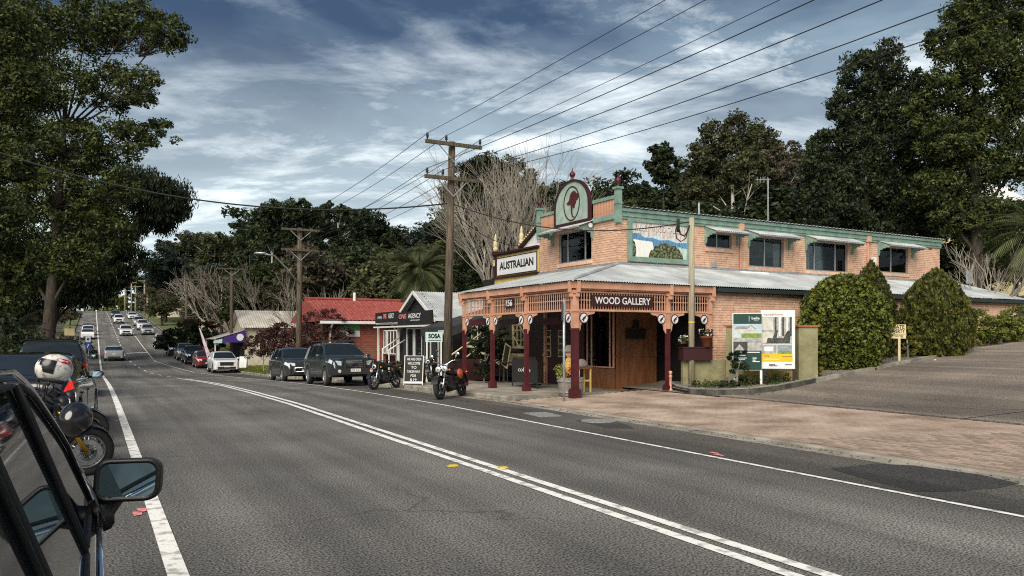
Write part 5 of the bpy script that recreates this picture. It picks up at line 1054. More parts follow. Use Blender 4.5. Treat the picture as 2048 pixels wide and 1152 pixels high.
Mm = T((lx, ly, lz)) @ RZ(-14) @ RX(-2) @ frame((0, 0, 0), (1, 0, 0), (0, 0, 1))        # z of this frame looks back at the driver
hs = MB(); n = len(rrect(1, 1, .2)); secs = [(0, 1.0), (-.03, 1.03), (-.07, .96), (-.11, .74), (-.135, .42)]
vs = [(x*k, y*k, z) for z, k in secs for x, y in rrect(.232, .158, .05, skew=.06)]; fs = [(i*n+j, i*n+(j+1) % n, (i+1)*n+(j+1) % n, (i+1)*n+j) for i in range(len(secs)-1) for j in range(n)] + [tuple(range((len(secs)-1)*n, len(secs)*n))]
hs.add(vs, fs, Mm); hs.ring(rrect(.232, .158, .05, skew=.06), rrect(.196, .128, .036, skew=.06), -.012, .004, Mm); mh = hs.build('side_mirror', 'black_paint', nc, True)
g = MB(); g.prism(rrect(.20, .132, .036, skew=.06), -.010, -.004, Mm @ RX(3.0)); g.build('mirror_glass', 'mirror', mh)
ar = MB(); ar.tube([Mm @ Vector((-.06, -.06, -.05)), Mm @ Vector((-.10, -.115, -.05)), Vector((.92, ly+.02, lz-.15))], [.045, .05, .055], 10); ar.build('mirror_arm', 'black_paint', mh, True)
tri = MB(); tri.add([(.94, ly+.30, 1.03), (.94, ly-.14, 1.035), (.875, ly-.12, 1.20)], [(0, 1, 2)]); tri.build('sail_panel', 'black_paint', nc)
K = KINDS['near']; IW = lambda tab, x: float(np.interp(x, [p[0] for p in tab], [p[1] for p in tab]))
def flank(x, f):                           # point on the glasshouse side: f = 0 at the belt, 1 at the roof edge
    zb, zt = IW(K['belt'], x), IW(K['top'], x); z = zb+(zt-zb)*f; return Vector((.905-.36*(z-zb)-.002, K['L']/2-x, z))
for a, b in K['win']:
    ring_ = [flank(a+(b-a)*k/10, .07) for k in range(11)]+[flank(b-(b-a)*k/10, .84) for k in range(11)]; ring_.append(ring_[0]); mb = MB(); mb.tube(ring_, .009, 6); mb.build('window_trim', 'matte_black', nc, True)
mb = MB(); mb.tube([flank(1.2+2.9*k/24, .90) for k in range(25)], .009, 6); mb.build('roof_trim', 'chrome', nc, True)
st = MB(); st.tube([(.918, 1.05, 1.028), (.922, .2, 1.045), (.918, -1.7, 1.075)], .011, 6); st.build('belt_strip', 'chrome', nc, True)

# ------------------------------------------------------------------ motorcycles and helmets
mat('orange_leather', (.55, .13, .04), .6, col2=(.30, .05, .02), vscale=14); mat('gold_fork', (.6, .36, .05), .3, .9); mat('helmet_black', (.012, .012, .013), .16, coat=.6); mat('helmet_visor', (.012, .012, .014), .25); mat('helmet_white', (.66, .64, .60), .3, coat=.3, col2=(.20, .17, .15), vscale=16, lo=.50, hi=.70); mat('helmet_red', (.42, .01, .015), .25, coat=.5)
def motorcycle(label, loc, yaw, style, paint='black_paint', lean=7, fork='chrome', bag=False):
    o = thing('motorcycle', label, 'motorcycle', loc, group=None, rot=(0, math.radians(lean), yaw)); cr = style == 'cruiser'; wb = 1.60 if cr else 1.42; R = .325 if cr else .305; tr = .085 if cr else .065; yf, yb = wb/2, -wb/2; hy = yf-(.46 if cr else .34); hz = .92 if cr else .88
    def P(nm, m, fn, parent=o, smooth=True): mb = MB(); fn(mb); return mb.build(nm, m, parent, smooth)
    for y, nm in ((yf, 'front_wheel'), (yb, 'rear_wheel')):
        w = P(nm, 'rubber', lambda b: b.torus(R-tr*.8, tr*.85, 32, 10, T((0, y, R)) @ RY(90), .95))
        P('rim', 'dark_metal' if cr else 'steel', lambda b: (b.torus(R-tr*1.55, .022, 28, 6, T((0, y, R)) @ RY(90)), b.lathe([(0, -.07), (.035, -.07), (.045, 0), (.035, .07), (0, .07)], 12, T((0, y, R)) @ RY(90)), [b.box(-.013, .013, -.014, .014, .03, R-tr*1.6, T((0, y, R)) @ RX(72*k+a)) for k in range(5) for a in (-8, 8)]), w)
        P('brake_disc', 'steel', lambda b: [b.ring(circle(R*.52, 28), circle(R*.34, 28), 0, .006, T((sx*.075, y, R)) @ RY(90)) for sx in ((-1, 1) if y > 0 else (1,))] + [b.box(sx*.09-.02, sx*.09+.02, y-.17, y-.09, R-.06, R+.06) for sx in (-1, 1)], w, False)
    for sx in (-1, 1): P('fork_leg', fork, lambda b: b.tube([(sx*.095, yf, R), (sx*.095, yf-(yf-hy)*.45, R+(hz-R)*.45), (sx*.09, hy, hz)], [.030, .028, .024], 8))
    P('front_fender', paint, lambda b: b.add([(x*(tr+.012), yf+math.cos(a)*(R+.02), R+math.sin(a)*(R+.02)) for a in np.linspace(.35, 2.6, 12) for x in (-1, -.7, .7, 1)], [(4*i+j, 4*i+j+1, 4*i+4+j+1, 4*i+4+j) for i in range(11) for j in range(3)]))
    P('rear_fender', paint, lambda b: b.add([(x*(tr+.03), yb+math.cos(a)*(R+.04), R+math.sin(a)*(R+.04)) for a in np.linspace(.9, 3.0, 10) for x in (-1, -.7, .7, 1)], [(4*i+j, 4*i+j+1, 4*i+4+j+1, 4*i+4+j) for i in range(9) for j in range(3)]))
    P('fuel_tank', paint, lambda b: (b.ball((0, hy-.30, .80 if cr else .84), (.145, .29, .125), 14, 10), b.ball((0, hy-.42, .74 if cr else .78), (.11, .24, .10), 12, 8)))
    P('seat', 'matte_black', lambda b: (b.ball((0, hy-.74, .70 if cr else .82), (.15, .24, .065), 12, 7), b.ball((0, hy-1.02, .74 if cr else .90), (.11, .20, .06), 12, 7)))
    P('engine', 'dark_metal', lambda b: (b.ball((0, .02, .36), (.17, .26, .17), 12, 8), b.lathe([(.11, .19), (.11, .21), (0, .215)], 14, T((0, -.05, .36)) @ RY(90)), [b.box(-.12, .12, -.11+a*.2, .09+a*.2, .44+k*.035, .455+k*.035, T((0, .06*a, 0)) @ RX(-12*a)) for a in (-1, 1) for k in range(6)], b.box(-.09, .09, -.20, .22, .42, .62)))
    P('frame', 'black_paint', lambda b: (b.tube([(0, hy+.02, .86), (0, .45, .40), (0, .25, .20), (0, -.35, .22), (0, -.5, .62), (0, hy-.2, .74)], .024, 7), [b.tube([(sx*.10, -.35, .34), (sx*.12, yb, R)], .026, 6) for sx in (-1, 1)], [b.tube([(sx*.11, -.42, .66), (sx*.13, yb+.04, R+.05)], .03, 7) for sx in (-1, 1)]))
    P('exhaust', 'chrome' if cr else 'dark_metal', lambda b: (b.tube([(.12, .16, .50), (.19, .28, .34), (.19, .05, .22), (.20, -.3, .25)], .026, 8), b.tube([(.20, -.3, .25), (.215, -.62, .29), (.215, -1.05, .34)], [.035, .055, .05], 10)))
    bw, bz = (.44, hz+.14) if cr else (.38, hz+.12)
    hb = P('handlebar', 'chrome' if cr else 'black_paint', lambda b: b.tube([(-bw, hy-.22, bz-.03), (-bw*.55, hy-.12, bz), (-.1, hy-.04, hz+.05), (.1, hy-.04, hz+.05), (bw*.55, hy-.12, bz), (bw, hy-.22, bz-.03)], .014, 7))
    for sx in (-1, 1):
        P('grip', 'rubber', lambda b: b.tube([(sx*bw*.72, hy-.155, bz-.012), (sx*bw*1.02, hy-.225, bz-.032)], .021, 8), hb)
        mr = P('mirror', 'chrome' if cr else 'black_paint', lambda b: (b.tube([(sx*bw*.68, hy-.15, bz), (sx*bw*.85, hy-.14, bz+.14)], .007, 5), b.ball((sx*bw*.92, hy-.15, bz+.17), (.075, .022, .05), 10, 6)))
        P('indicator', 'amber_lens', lambda b: b.ball((sx*.20, hy+.06, hz-.12), (.03, .035, .03), 8, 6)); P('foot_peg', 'dark_metal', lambda b: b.tube([(sx*.15, -.1, .30), (sx*.30, -.1, .31)], .016, 6))
        P('rear_indicator', 'amber_lens', lambda b: b.ball((sx*.17, yb-.16, .70), (.03, .03, .025), 8, 6))
    for x in ((-.10, .10) if cr else (0,)): hl = P('headlight', 'chrome' if cr else 'black_paint', lambda b: b.ball((x, hy+.10, hz-.07), (.092 if cr else .11, .10, .092 if cr else .11), 14, 9)); P('lens', 'lens', lambda b: b.lathe([(.082, 0), (.07, .02), (0, .028)], 16, T((x, hy+.165, hz-.07)) @ RX(-90)), hl)
    P('triple_clamp', 'chrome' if cr else 'black_paint', lambda b: b.box(-.13, .13, hy-.03, hy+.03, hz-.03, hz+.02), smooth=False); P('tail_light', 'red_lens', lambda b: b.ball((0, yb-.20, .66 if cr else .80), (.06, .04, .035), 10, 6)); P('kickstand', 'dark_metal', lambda b: b.tube([(-.14, .0, .26), (-.26, -.03, .02)], .014, 6))
    if bag: P('side_bag', 'orange_leather', lambda b: (b.ball((-.17, -.42, .66), (.075, .17, .15), 10, 8)))
    return o
def by_px(f, r, Df, Dr): a, b = at(f[0], f[1], Df), at(r[0], r[1], Dr); a.z = b.z = 0; m = (a+b)/2; d = a-b; return m, math.atan2(-d.x, d.y)
m, y = by_px((880, 797), (925, 790), 21.6, 23.2); m.z = H(m.x, m.y)+.004; motorcycle('black cruiser motorcycle with twin headlights and orange side bag', m, y, 'cruiser', bag=True)
m, y = by_px((750, 778), (792, 775), 27.0, 28.25); m.z = H(m.x, m.y)+.004; motorcycle('black naked motorcycle leaning beside the chalkboard', m, y, 'naked', lean=9)
m, y = by_px((860, 760), (872, 758), 30.6, 32.0); m.z = fz(*TS(m.x, m.y))+.004; motorcycle('black motorcycle on the footpath behind the chalkboard and tall pole', m, y, 'naked', lean=8)
pf = at(172, 948, 9.6); m = W(TS(pf.x, pf.y)[0]-.70, TS(pf.x, pf.y)[1]-.10, .004); b1 = motorcycle('black motorcycle with gold fork and two helmets behind the near car', m, TH-math.radians(82), 'naked', fork='gold_fork')
motorcycle('second black motorcycle parked beyond the one carrying helmets', W(-.85, 12.0, .004), TH-math.radians(76), 'naked')
motorcycle('third black motorcycle parked against the tail of the black sedan', W(-.80, 13.35, .004), TH-math.radians(80), 'naked', fork='steel')
def helmet(label, loc, yaw, m, roll=0):
    o = thing('helmet', label, 'helmet', loc, rot=(math.radians(roll), 0, yaw)); s = MB(); vs = []; fs = []; nu, nv = 22, 14
    for i in range(nv+1):
        p = -.95+(math.pi/2+.95)*i/nv
        for j in range(nu):
            a = 2*math.pi*j/nu; r = math.cos(p)*(1+.06*math.cos(a)); jaw = .035*max(0, math.cos(a))*(1-i/nv); vs.append((.130*r*math.sin(a), .155*r*math.cos(a)+jaw, .145*math.sin(p)))
    fs = [(i*nu+j, i*nu+(j+1) % nu, (i+1)*nu+(j+1) % nu, (i+1)*nu+j) for i in range(nv) for j in range(nu)]; s.add(vs, fs); s.build('shell', m, o, True)
    v = MB(); vs = []
    for i in range(7):
        p = -.42+.92*i/6
        for j in range(15): a = -1.3+2.6*j/14; r = math.cos(p)*(1+.06*math.cos(a)); vs.append((.134*r*math.sin(a), .160*r*math.cos(a)+.012, .148*math.sin(p)))
    v.add(vs, [(i*15+j, i*15+j+1, (i+1)*15+j+1, (i+1)*15+j) for i in range(6) for j in range(14)]); v.build('visor', 'helmet_visor', o, True)
    t = MB(); t.torus(.098, .018, 22, 6, T((0, .01, -.118))); t.build('neck_roll', 'matte_black', o, True); return o
pa = at(113, 738, 9.15); h = helmet('white patterned helmet with red lips motif on top of the motorcycle', pa, TH+math.radians(108), 'helmet_white', 16); h.scale = (1.2,)*3
q = MB(); vs = []
for k in range(17): a = 2*math.pi*k/17; u_, v_ = .62*math.cos(a), .20*math.sin(a)*(1+.15*math.cos(2*a)); p = .62+v_; aa = -1.75+u_*.9; vs.append((.1325*math.cos(p)*math.sin(aa), .158*math.cos(p)*math.cos(aa)*(1+.06*math.cos(aa)), .148*math.sin(p)))
c_ = tuple(np.mean(vs, 0)*1.03); q.add(vs+[c_], [(k, (k+1) % 17, 17) for k in range(17)]); q.build('lips_motif', 'helmet_red', h)
pb = at(153, 836, 9.0); h = helmet('black helmet hanging from the handlebar above the front wheel', pb, TH+math.radians(150), 'helmet_black', -25); h.scale = (1.3,)*3
# ------------------------------------------------------------------ garden edge, walls and signs beside the gallery
def on_ground(px, py, lift=0.0):
    D = 6.0                               # march along the view ray until it meets the ground
    while D < 60 and EYE-(py-HY)/F*D > H((px-CX)/F*D, D)+lift: D += .02
    x = (px-CX)/F*D; return Vector((x, D, H(x, D)))
kp = [on_ground(*q) for q in ((1336, 775), (1352, 783), (1380, 789), (1430, 791), (1500, 789), (1560, 782), (1600, 774), (1632, 767), (1700, 753), (1760, 741), (1800, 732), (1860, 721), (1920, 711), (1980, 701), (2048, 691), (2140, 680))]
gk = struct(bpy.data.objects.new('garden_kerb', None)); COL.objects.link(gk)
def along(pts, step):
    out = [pts[0]]
    for a, b in zip(pts[:-1], pts[1:]):
        n = max(1, int((b-a).length/step)); out += [a+(b-a)*k/n for k in range(1, n+1)]
    return out
fine_kp = along(kp, .55)
for i, (a, b) in enumerate(zip(fine_kp[:-1], fine_kp[1:])):
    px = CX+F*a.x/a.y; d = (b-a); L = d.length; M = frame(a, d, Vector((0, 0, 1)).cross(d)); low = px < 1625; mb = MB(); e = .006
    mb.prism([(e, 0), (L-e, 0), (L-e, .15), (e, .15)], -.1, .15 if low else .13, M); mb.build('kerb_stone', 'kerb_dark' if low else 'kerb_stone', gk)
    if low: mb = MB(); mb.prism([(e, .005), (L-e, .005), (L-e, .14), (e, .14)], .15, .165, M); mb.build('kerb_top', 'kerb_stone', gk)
bed = MB(); vs = []; fs = []
for p in fine_kp:
    d = p-GO; a = max(4.98, d.x*GC+d.y*GS); q = GW(a, .02); zq = H(q.x, q.y)+.16
    n = Vector((-GS, GC, 0)); p2 = p+n*.14; vs += [(p2.x, p2.y, p.z+.10), ((p2.x+q.x)/2, (p2.y+q.y)/2, (p.z+.10+zq)/2+.03), (q.x, q.y, zq)]
for i in range(len(fine_kp)-1): fs += [(3*i, 3*i+3, 3*i+4, 3*i+1), (3*i+1, 3*i+4, 3*i+5, 3*i+2)]
bed.add(vs, fs); struct(bed.build('garden_bed', 'gravel'))
def wallseg(name, label, p, q, z0, z1, th, m, capm, cap=.05, over=.04):
    d = q-p; L = d.length; o = thing(name, label, 'wall', (p.x, p.y, 0), math.atan2(d.y, d.x)); mb = MB(); mb.box(0, L, -th/2, th/2, z0, z1); mb.build('body', m, o)
    if capm: mb = MB(); mb.box(-over, L+over, -th/2-over, th/2+over, z1, z1+cap); mb.build('coping', capm, o)
    return o
def wp(px, D): return Vector(((px-CX)/F*D, D, 0))
pl1 = wallseg('masonry_pillar', 'olive rendered pillar with terracotta cap right of the real estate boards', wp(1591, 22.3), wp(1629, 22.35), .1, 2.0, .40, 'olive_render', 'terracotta')
wallseg('boundary_wall', 'olive rendered wall with terracotta coping behind the real estate boards', wp(1452, 22.95), wp(1590, 22.5), .1, 2.02, .16, 'olive_render', 'terracotta')
wallseg('low_wall', 'low olive wall under the maroon planter box', wp(1364, 23.0), wp(1451, 23.3), -.1, 1.03, .15, 'olive_render', None)
for p0, p1, lb in ((1487, 1520, 'ochre board panel below the dark green real estate board'), (1536, 1588, 'ochre board panel below the white real estate board')):
    o = thing('timber_panel', lb, 'panel', wp(p0, 22.2)); w = (p1-p0)/F*22.2
    for k in range(5): mb = MB(); mb.box(0, w, -.02, .02, .18+.115*k, .18+.115*k+.108); mb.build('plank', 'ochre_board', o)
def billboard(name, label, px0, px1, py0, py1, D, posts, face=None, base=None, tilt=0.0):
    """board square to the viewer's side of the street; local x right, y up, z towards the street"""
    c = at((px0+px1)/2, (py0+py1)/2, D); w, h = (px1-px0)/F*D, (py1-py0)/F*D; o = thing(name, label, 'sign')
    yaw = math.atan2(-c.x, c.y)*.6 if face is None else face; o.matrix_world = T(c) @ Matrix.Rotation(yaw, 4, 'Z') @ RX(90) @ RZ(tilt); g = H(c.x, c.y) if base is None else base
    for x, m, r in posts: mb = MB(); mb.box(x*w-r, x*w+r, g-c.z-.15, -h/2-.001 if r > .02 else h/2, -r-.03, r-.03); mb.build('post', m, o)
    return o, w, h
def rectp(o, nm, x0, x1, y0, y1, z, m, w, h): mb = MB(); mb.box((x0-.5)*w, (x1-.5)*w, (y0-.5)*h, (y1-.5)*h, z, z+.003); return mb.build(nm, m, o)
mat('estate_green', (.008, .045, .035), .4); mat('photo_sky', (.45, .55, .62), .4, var=.1); mat('photo_house', (.55, .54, .48), .4, var=.15, vscale=8); mat('photo_roof', (.25, .30, .33), .4, var=.2, vscale=12); mat('photo_lawn', (.12, .22, .04), .4, col2=(.25, .35, .08), vscale=10); mat('photo_dark', (.05, .055, .05), .4, var=.5, vscale=15); mat('photo_grey', (.36, .36, .34), .4, var=.3, vscale=9); mat('band_yellow', (.75, .48, .01), .4); mat('print_brown', (.30, .14, .04), .5)
sg, w, h = billboard('real_estate_board', 'dark green real estate board with house photographs and white print', 1466, 1523, 626, 741, 21.6, ((.47, 'sign_white', .03), (-.42, 'sign_white', .03)))
rectp(sg, 'backing', 0, 1, 0, 1, -.03, 'sign_white', w, h); rectp(sg, 'face', .03, .985, .015, .985, .0, 'estate_green', w, h)
rectp(sg, 'photo', .03, .985, .50, .81, .004, 'photo_sky', w, h); rectp(sg, 'photo_detail', .06, .80, .64, .72, .008, 'photo_house', w, h); mb = MB(); mb.prism([(-.44*w, .22*h), (-.36*w, .27*h), (.02*w, .27*h), (.12*w, .30*h), (.32*w, .22*h)], .012, .015); mb.build('photo_detail', 'photo_roof', sg); mb = MB(); mb.prism([(-.02*w, .20*h), (.12*w, .28*h), (.28*w, .20*h)], .016, .018); mb.build('photo_detail', 'photo_house', sg)
rectp(sg, 'photo_detail', .30, .98, .57, .645, .010, 'photo_lawn', w, h); rectp(sg, 'photo_detail', .03, .985, .50, .57, .008, 'photo_grey', w, h); rectp(sg, 'photo', .04, .49, .345, .492, .004, 'photo_dark', w, h); rectp(sg, 'photo', .51, .98, .345, .492, .004, 'photo_grey', w, h); mb = MB(); mb.prism([(-.44*w, -.15*h), (-.08*w, -.15*h), (-.26*w, -.04*h)], .008, .010); mb.build('photo_detail', 'photo_grey', sg)
rectp(sg, 'bar', .55, .575, .85, .95, .004, 'photo_grey', w, h); text('belle', .075, T((.28*w, .41*h, .006)), 'sign_white', sg, width=.21, bold=.02); text('property', .03, T((.30*w, .362*h, .006)), 'sign_white', sg, width=.12)
for y, x0, x1 in ((.315, .10, .92), (.26, .10, .44), (.215, .10, .48), (.19, .22, .42), (.215, .68, .82), (.18, .68, .78), (.155, .68, .92)): rectp(sg, 'print_line', x0, x1, y-.006, y+.010, .004, 'sign_white', w, h)
sg, w, h = billboard('real_estate_board', 'white real estate board with veranda photograph and yellow band', 1523, 1589, 620, 738, 21.55, ((.46, 'matte_black', .03), (-.40, 'matte_black', .03)))
rectp(sg, 'backing', 0, 1, 0, 1, -.03, 'photo_grey', w, h); rectp(sg, 'face', 0, .985, .005, 1, .0, 'sign_white', w, h); text('Raine&Horne', .055, T((-.14*w, .425*h, .006)), 'print_brown', sg, width=.50)
rectp(sg, 'photo', .02, .90, .42, .88, .004, 'photo_grey', w, h); rectp(sg, 'photo_detail', .02, .36, .66, .87, .008, 'photo_house', w, h)
for x in (.40, .52, .62, .74, .84): rectp(sg, 'photo_detail', x, x+.055, .56, .88, .008, 'photo_dark' if x in (.40, .62, .84) else 'sign_white', w, h)
rectp(sg, 'photo_detail', .02, .50, .44, .62, .0085, 'photo_house', w, h); mb = MB(); mb.prism([((x-.5)*w, (y-.5)*h) for x, y in ((.16, .44), (.20, .53), (.34, .52), (.42, .66), (.50, .66), (.46, .53), (.66, .52), (.76, .64), (.86, .66), (.84, .44))], .012, .015); mb.build('photo_detail', 'photo_dark', sg)
rectp(sg, 'photo', .02, .46, .26, .41, .004, 'photo_grey', w, h); rectp(sg, 'photo_detail', .10, .36, .30, .38, .008, 'sign_white', w, h); rectp(sg, 'photo', .48, .90, .26, .41, .004, 'photo_roof', w, h); rectp(sg, 'photo_detail', .48, .90, .26, .31, .008, 'photo_lawn', w, h)
rectp(sg, 'band', .02, .92, .125, .255, .004, 'band_yellow', w, h); text('Sole', .07, T((-.33*w, -.275*h, .009)), 'print_brown', sg, width=.14)
for y, x0, x1, m in ((.165, .08, .54, 'sign_white'), (.21, .62, .90, 'print_brown'), (.075, .24, .42, 'photo_dark'), (.055, .24, .48, 'photo_dark'), (.075, .70, .90, 'photo_dark')): rectp(sg, 'print_line', x0, x1, y-.005, y+.007, .008, m, w, h)
sg, w, h = billboard('property_sign', 'cream PRIVATE PROPERTY parking sign half hidden by the round hedge', 1772, 1810, 649, 677, 24.6, ((.18, 'cream', .035),)); rectp(sg, 'face', 0, 1, 0, 1, 0, 'cream', w, h)
text('PRIVATE', .12, T((0, .33*h, .005)), 'interior', sg, width=w*.86, bold=.02); text('PROPERTY', .12, T((0, .02*h, .005)), 'interior', sg, width=w*.9, bold=.02); text('Parking', .10, T((0, -.32*h, .005)), 'interior', sg, width=w*.75); rectp(sg, 'rule', .02, .98, .30, .325, .004, 'interior', w, h)
def rod(name, label, cat, pts, r, m, n=7, group=None):
    o = thing(name, label, cat, pts[0], group=group); mb = MB(); mb.tube([Vector(p)-Vector(pts[0]) for p in pts], r, n); mb.build('shaft', m, o, True); return o
ax = a_at(1748, 1.9); g0 = GW(ax, 1.9, 3.86)
sg = thing('roof_notice', 'pale notice board standing on the lean-to roof before the last hooded window', 'sign', g0, GA); mb = MB(); mb.box(-.13, .13, -.012, .012, .06, .36); mb.box(-.13, .13, -.012, .012, .42, .95); mb.build('board', 'sign_white', sg); mb = MB(); mb.tube([(-.1, 0, -.05), (-.1, 0, .98)], .015, 6); mb.build('post', 'galvanised', sg)
ax = a_at(1938, 1.2); g0 = GW(ax, 1.2, 3.62); sg = thing('rooftop_antenna', 'small grey panel on a bent stay at the low end of the lean-to roof', 'antenna', g0, GA); mb = MB(); mb.box(-.16, .16, -.03, .03, .30, .80); mb.build('panel', 'galvanised', sg); mb = MB(); mb.tube([(.05, 0, .30), (.05, 0, .08), (-.1, 0, -.06)], .02, 6); mb.tube([(.05, 0, .3), (.55, .2, .0)], .012, 5); mb.build('stay', 'galvanised', sg)
# planter box, pots, bollard, small plants
o = thing('planter_box', 'maroon planter box on the low olive wall', 'planter', wp(1362, 22.9)+Vector((0, 0, 1.035)), math.atan2(.3, 1.3)); w = .93
mb = MB(); mb.box(0, w, -.16, .16, 0, .36); mb.build('box', 'maroon_dark', o); mb = MB(); mb.box(-.02, w+.02, -.18, .18, .36, .39); mb.build('rim', 'maroon', o)
def pot_plant(name, label, loc, r, h, potm, leafm, flm, nl, seed, fh=.25, nf=40, lf=.06):
    o = thing(name, label, 'plant', loc); mb = MB(); mb.lathe([(r*.7, 0), (r, h*.9), (r*1.08, h*.9), (r*1.08, h), (r*.9, h), (r*.88, h-.03), (.001, h-.03)], 16); mb.build('pot', potm, o, True); rs = np.random.default_rng(seed)
    V, Q = leaf_cloud(rs, [(0, 0, h+fh*.45)], np.array([[r*1.4, r*1.4, fh*.6]]), nl, lf, .5, .1); link('leaves', npmesh('leaves', V, Q), leafm, o)
    V, Q = leaf_cloud(rs, [(0, 0, h+fh*.6)], np.array([[r*1.4, r*1.4, fh*.6]]), nf, lf*.9, .9, .6); link('flowers', npmesh('flowers', V, Q), flm, o); return o
pot_plant('flower_pot', 'terracotta pot of pale flowers on the maroon planter box', wp(1413, 22.95)+Vector((0, 0, 1.426)), .17, .30, 'terracotta', 'leaf_mid', 'flower_white', 120, 91)
pot_plant('flower_pot', 'spilling white flowers at the left end of the maroon planter box', wp(1366, 22.93)+Vector((0, 0, 1.426)), .11, .10, 'maroon_dark', 'leaf_mid', 'flower_white', 220, 92, .22, 90)
o = thing('bollard', 'small peach bollard with round finial beside the doorway post', 'bollard', wp(1341, 22.6)+Vector((0, 0, .14))); mb = MB(); mb.lathe([(.06, -.1), (.06, .06), (.035, .09), (.04, .40), (.055, .42), (.055, .45), (.03, .47), (.03, .49), (.055, .53), (.045, .58), (0, .60)], 12); mb.build('shaft', 'peach_trim', o, True)
rs = np.random.default_rng(93); C = []
for p in along([on_ground(1395, 786)+Vector((0, .3, .1)), on_ground(1470, 786)+Vector((0, .35, .1)), on_ground(1560, 778)+Vector((-.05, .35, .1)), on_ground(1585, 773)+Vector((-.1, .3, .1))], .12): C += [p+Vector((rs.uniform(-.1, .1), rs.uniform(-.15, .35), rs.uniform(.06, .16))) for _ in range(3)]
V, Q = leaf_cloud(rs, C, np.full(len(C), .13), 26, .075, .5, .3); o = link('ground_cover', npmesh('ground_cover', V, Q), 'leaf_mid'); o['kind'] = 'stuff'; tag(o, 'low leafy ground cover behind the curved garden edging', 'ground cover')
shrub('camellia_bush', 'dark glossy bush with pale flowers before the green real estate board', gloc(1474, 21.45), [(0, 0, .5, .3, .25, .42), (.1, 0, .85, .24, .2, .3), (-.15, 0, .75, .22, .2, .3)], 'leaf_dark', 1300, .09, 94)
o = thing('litter_cup', 'small white paper cup lying by the driveway kerb', 'cup', on_ground(1868, 724)+Vector((0, 0, .03))); mb = MB(); mb.lathe([(.03, -.05), (.042, .06)], 10, RY(80)); mb.build('cup', 'sign_white', o)
o = thing('sign_post', 'slim steel street sign post seen edge on at the gallery corner', 'sign', W(*TS(*at(1128, 805, 20.25).xy), .02)); mb = MB(); mb.tube([(0, 0, -.2), (0, 0, 2.66)], .034, 10); mb.lathe([(.036, 2.66), (.03, 2.69), (0, 2.69)], 10); mb.build('post', 'galvanised', o, True); mb = MB(); mb.box(-.058, -.036, -.16, .16, 2.12, 2.62); mb.build('plate', 'dark_metal', o)
# barrel planter and figures behind the corner post
bl = wp(1141, 21.75); o = thing('barrel_planter', 'grey half barrel planter with flowers behind the corner post', 'planter', bl+Vector((0, 0, .09))); n = 18
for k in range(n):
    a = 2*math.pi*k/n; a2 = 2*math.pi*(k+.92)/n; mb = MB(); vs = []
    for z, r in ((0, .30), (.25, .345), (.50, .37)): vs += [(r*math.cos(a), r*math.sin(a), z), (r*math.cos(a2), r*math.sin(a2), z), ((r-.03)*math.cos(a2), (r-.03)*math.sin(a2), z), ((r-.03)*math.cos(a), (r-.03)*math.sin(a), z)]
    mb.add(vs, [(4*i+j, 4*i+(j+1) % 4, 4*i+4+(j+1) % 4, 4*i+4+j) for i in range(2) for j in range(4)]+[(8, 9, 10, 11)]); mb.build('stave', 'bark_grey', o)
for z, r in ((.10, .325), (.40, .368)): mb = MB(); mb.lathe([(r, z-.025), (r+.012, z-.02), (r+.014, z+.02), (r, z+.025)], 24); mb.build('hoop', 'galvanised', o)
mb = MB(); mb.lathe([(.33, .44), (.001, .46)], 18); mb.build('soil', 'soil', o); rs = np.random.default_rng(95)
V, Q = leaf_cloud(rs, [(-.25, -.05, .58), (-.30, 0, .72), (.05, .05, .55)], np.array([[.18, .16, .16]]*3), 220, .07, .5, .2); link('leaves', npmesh('leaves', V, Q), 'leaf_lime', o); V, Q = leaf_cloud(rs, [(.1, .05, .70), (.0, .0, .62)], np.array([[.2, .2, .16]]*2), 90, .07, .9, .3); link('flowers', npmesh('flowers', V, Q), 'flower_orange', o)
mat('doll_skin', (.6, .38, .28), .8); mat('doll_cloth', (.55, .33, .10), .9, var=.4, vscale=20)
o = thing('doorside_figurine', 'small straw haired garden figurine sitting behind the barrel planter', 'figurine', wp(1138, 22.5)+Vector((0, 0, .085))); mb = MB(); mb.lathe([(.001, .0), (.16, .02), (.17, .35), (.13, .60), (.14, .80), (.09, 1.0), (.04, 1.05)], 14); mb.build('body', 'doll_cloth', o, True); mb = MB(); mb.ball((0, 0, 1.16), (.11, .11, .13)); mb.build('head', 'doll_skin', o, True)
mb = MB(); mb.lathe([(.20, 1.21), (.12, 1.24), (.10, 1.36), (.05, 1.40), (0, 1.40)], 14); mb.build('hat', 'bark_grey', o, True); mb = MB(); mb.tube([(-.12, 0, .9), (-.22, -.08, .7), (-.12, -.16, .6)], .04, 7); mb.tube([(.12, 0, .9), (.22, -.08, .7), (.12, -.16, .6)], .04, 7); mb.build('arm', 'doll_cloth', o, True)
o = thing('display_stool', 'timber display stool with a rounded basket outside the shop window', 'stool', wp(1163, 22.55)+Vector((0, 0, .085)), GA)
for x in (-.2, .2):
    for y in (-.16, .16): mb = MB(); mb.box(x-.02, x+.02, y-.02, y+.02, 0, .72); mb.build('leg', 'cream_yellow', o)
mb = MB(); mb.box(-.25, .25, -.2, .2, .72, .76); mb.build('seat', 'brown_ply', o); mb = MB(); mb.box(-.2, .2, -.165, -.155, .35, .40); mb.box(-.2, .2, .155, .165, .35, .40); mb.build('stretcher', 'cream_yellow', o); mb = MB(); mb.ball((0, 0, .78), (.2, .17, .22), 14, 8, None, -.05); mb.build('basket', 'bark_grey', o, True)
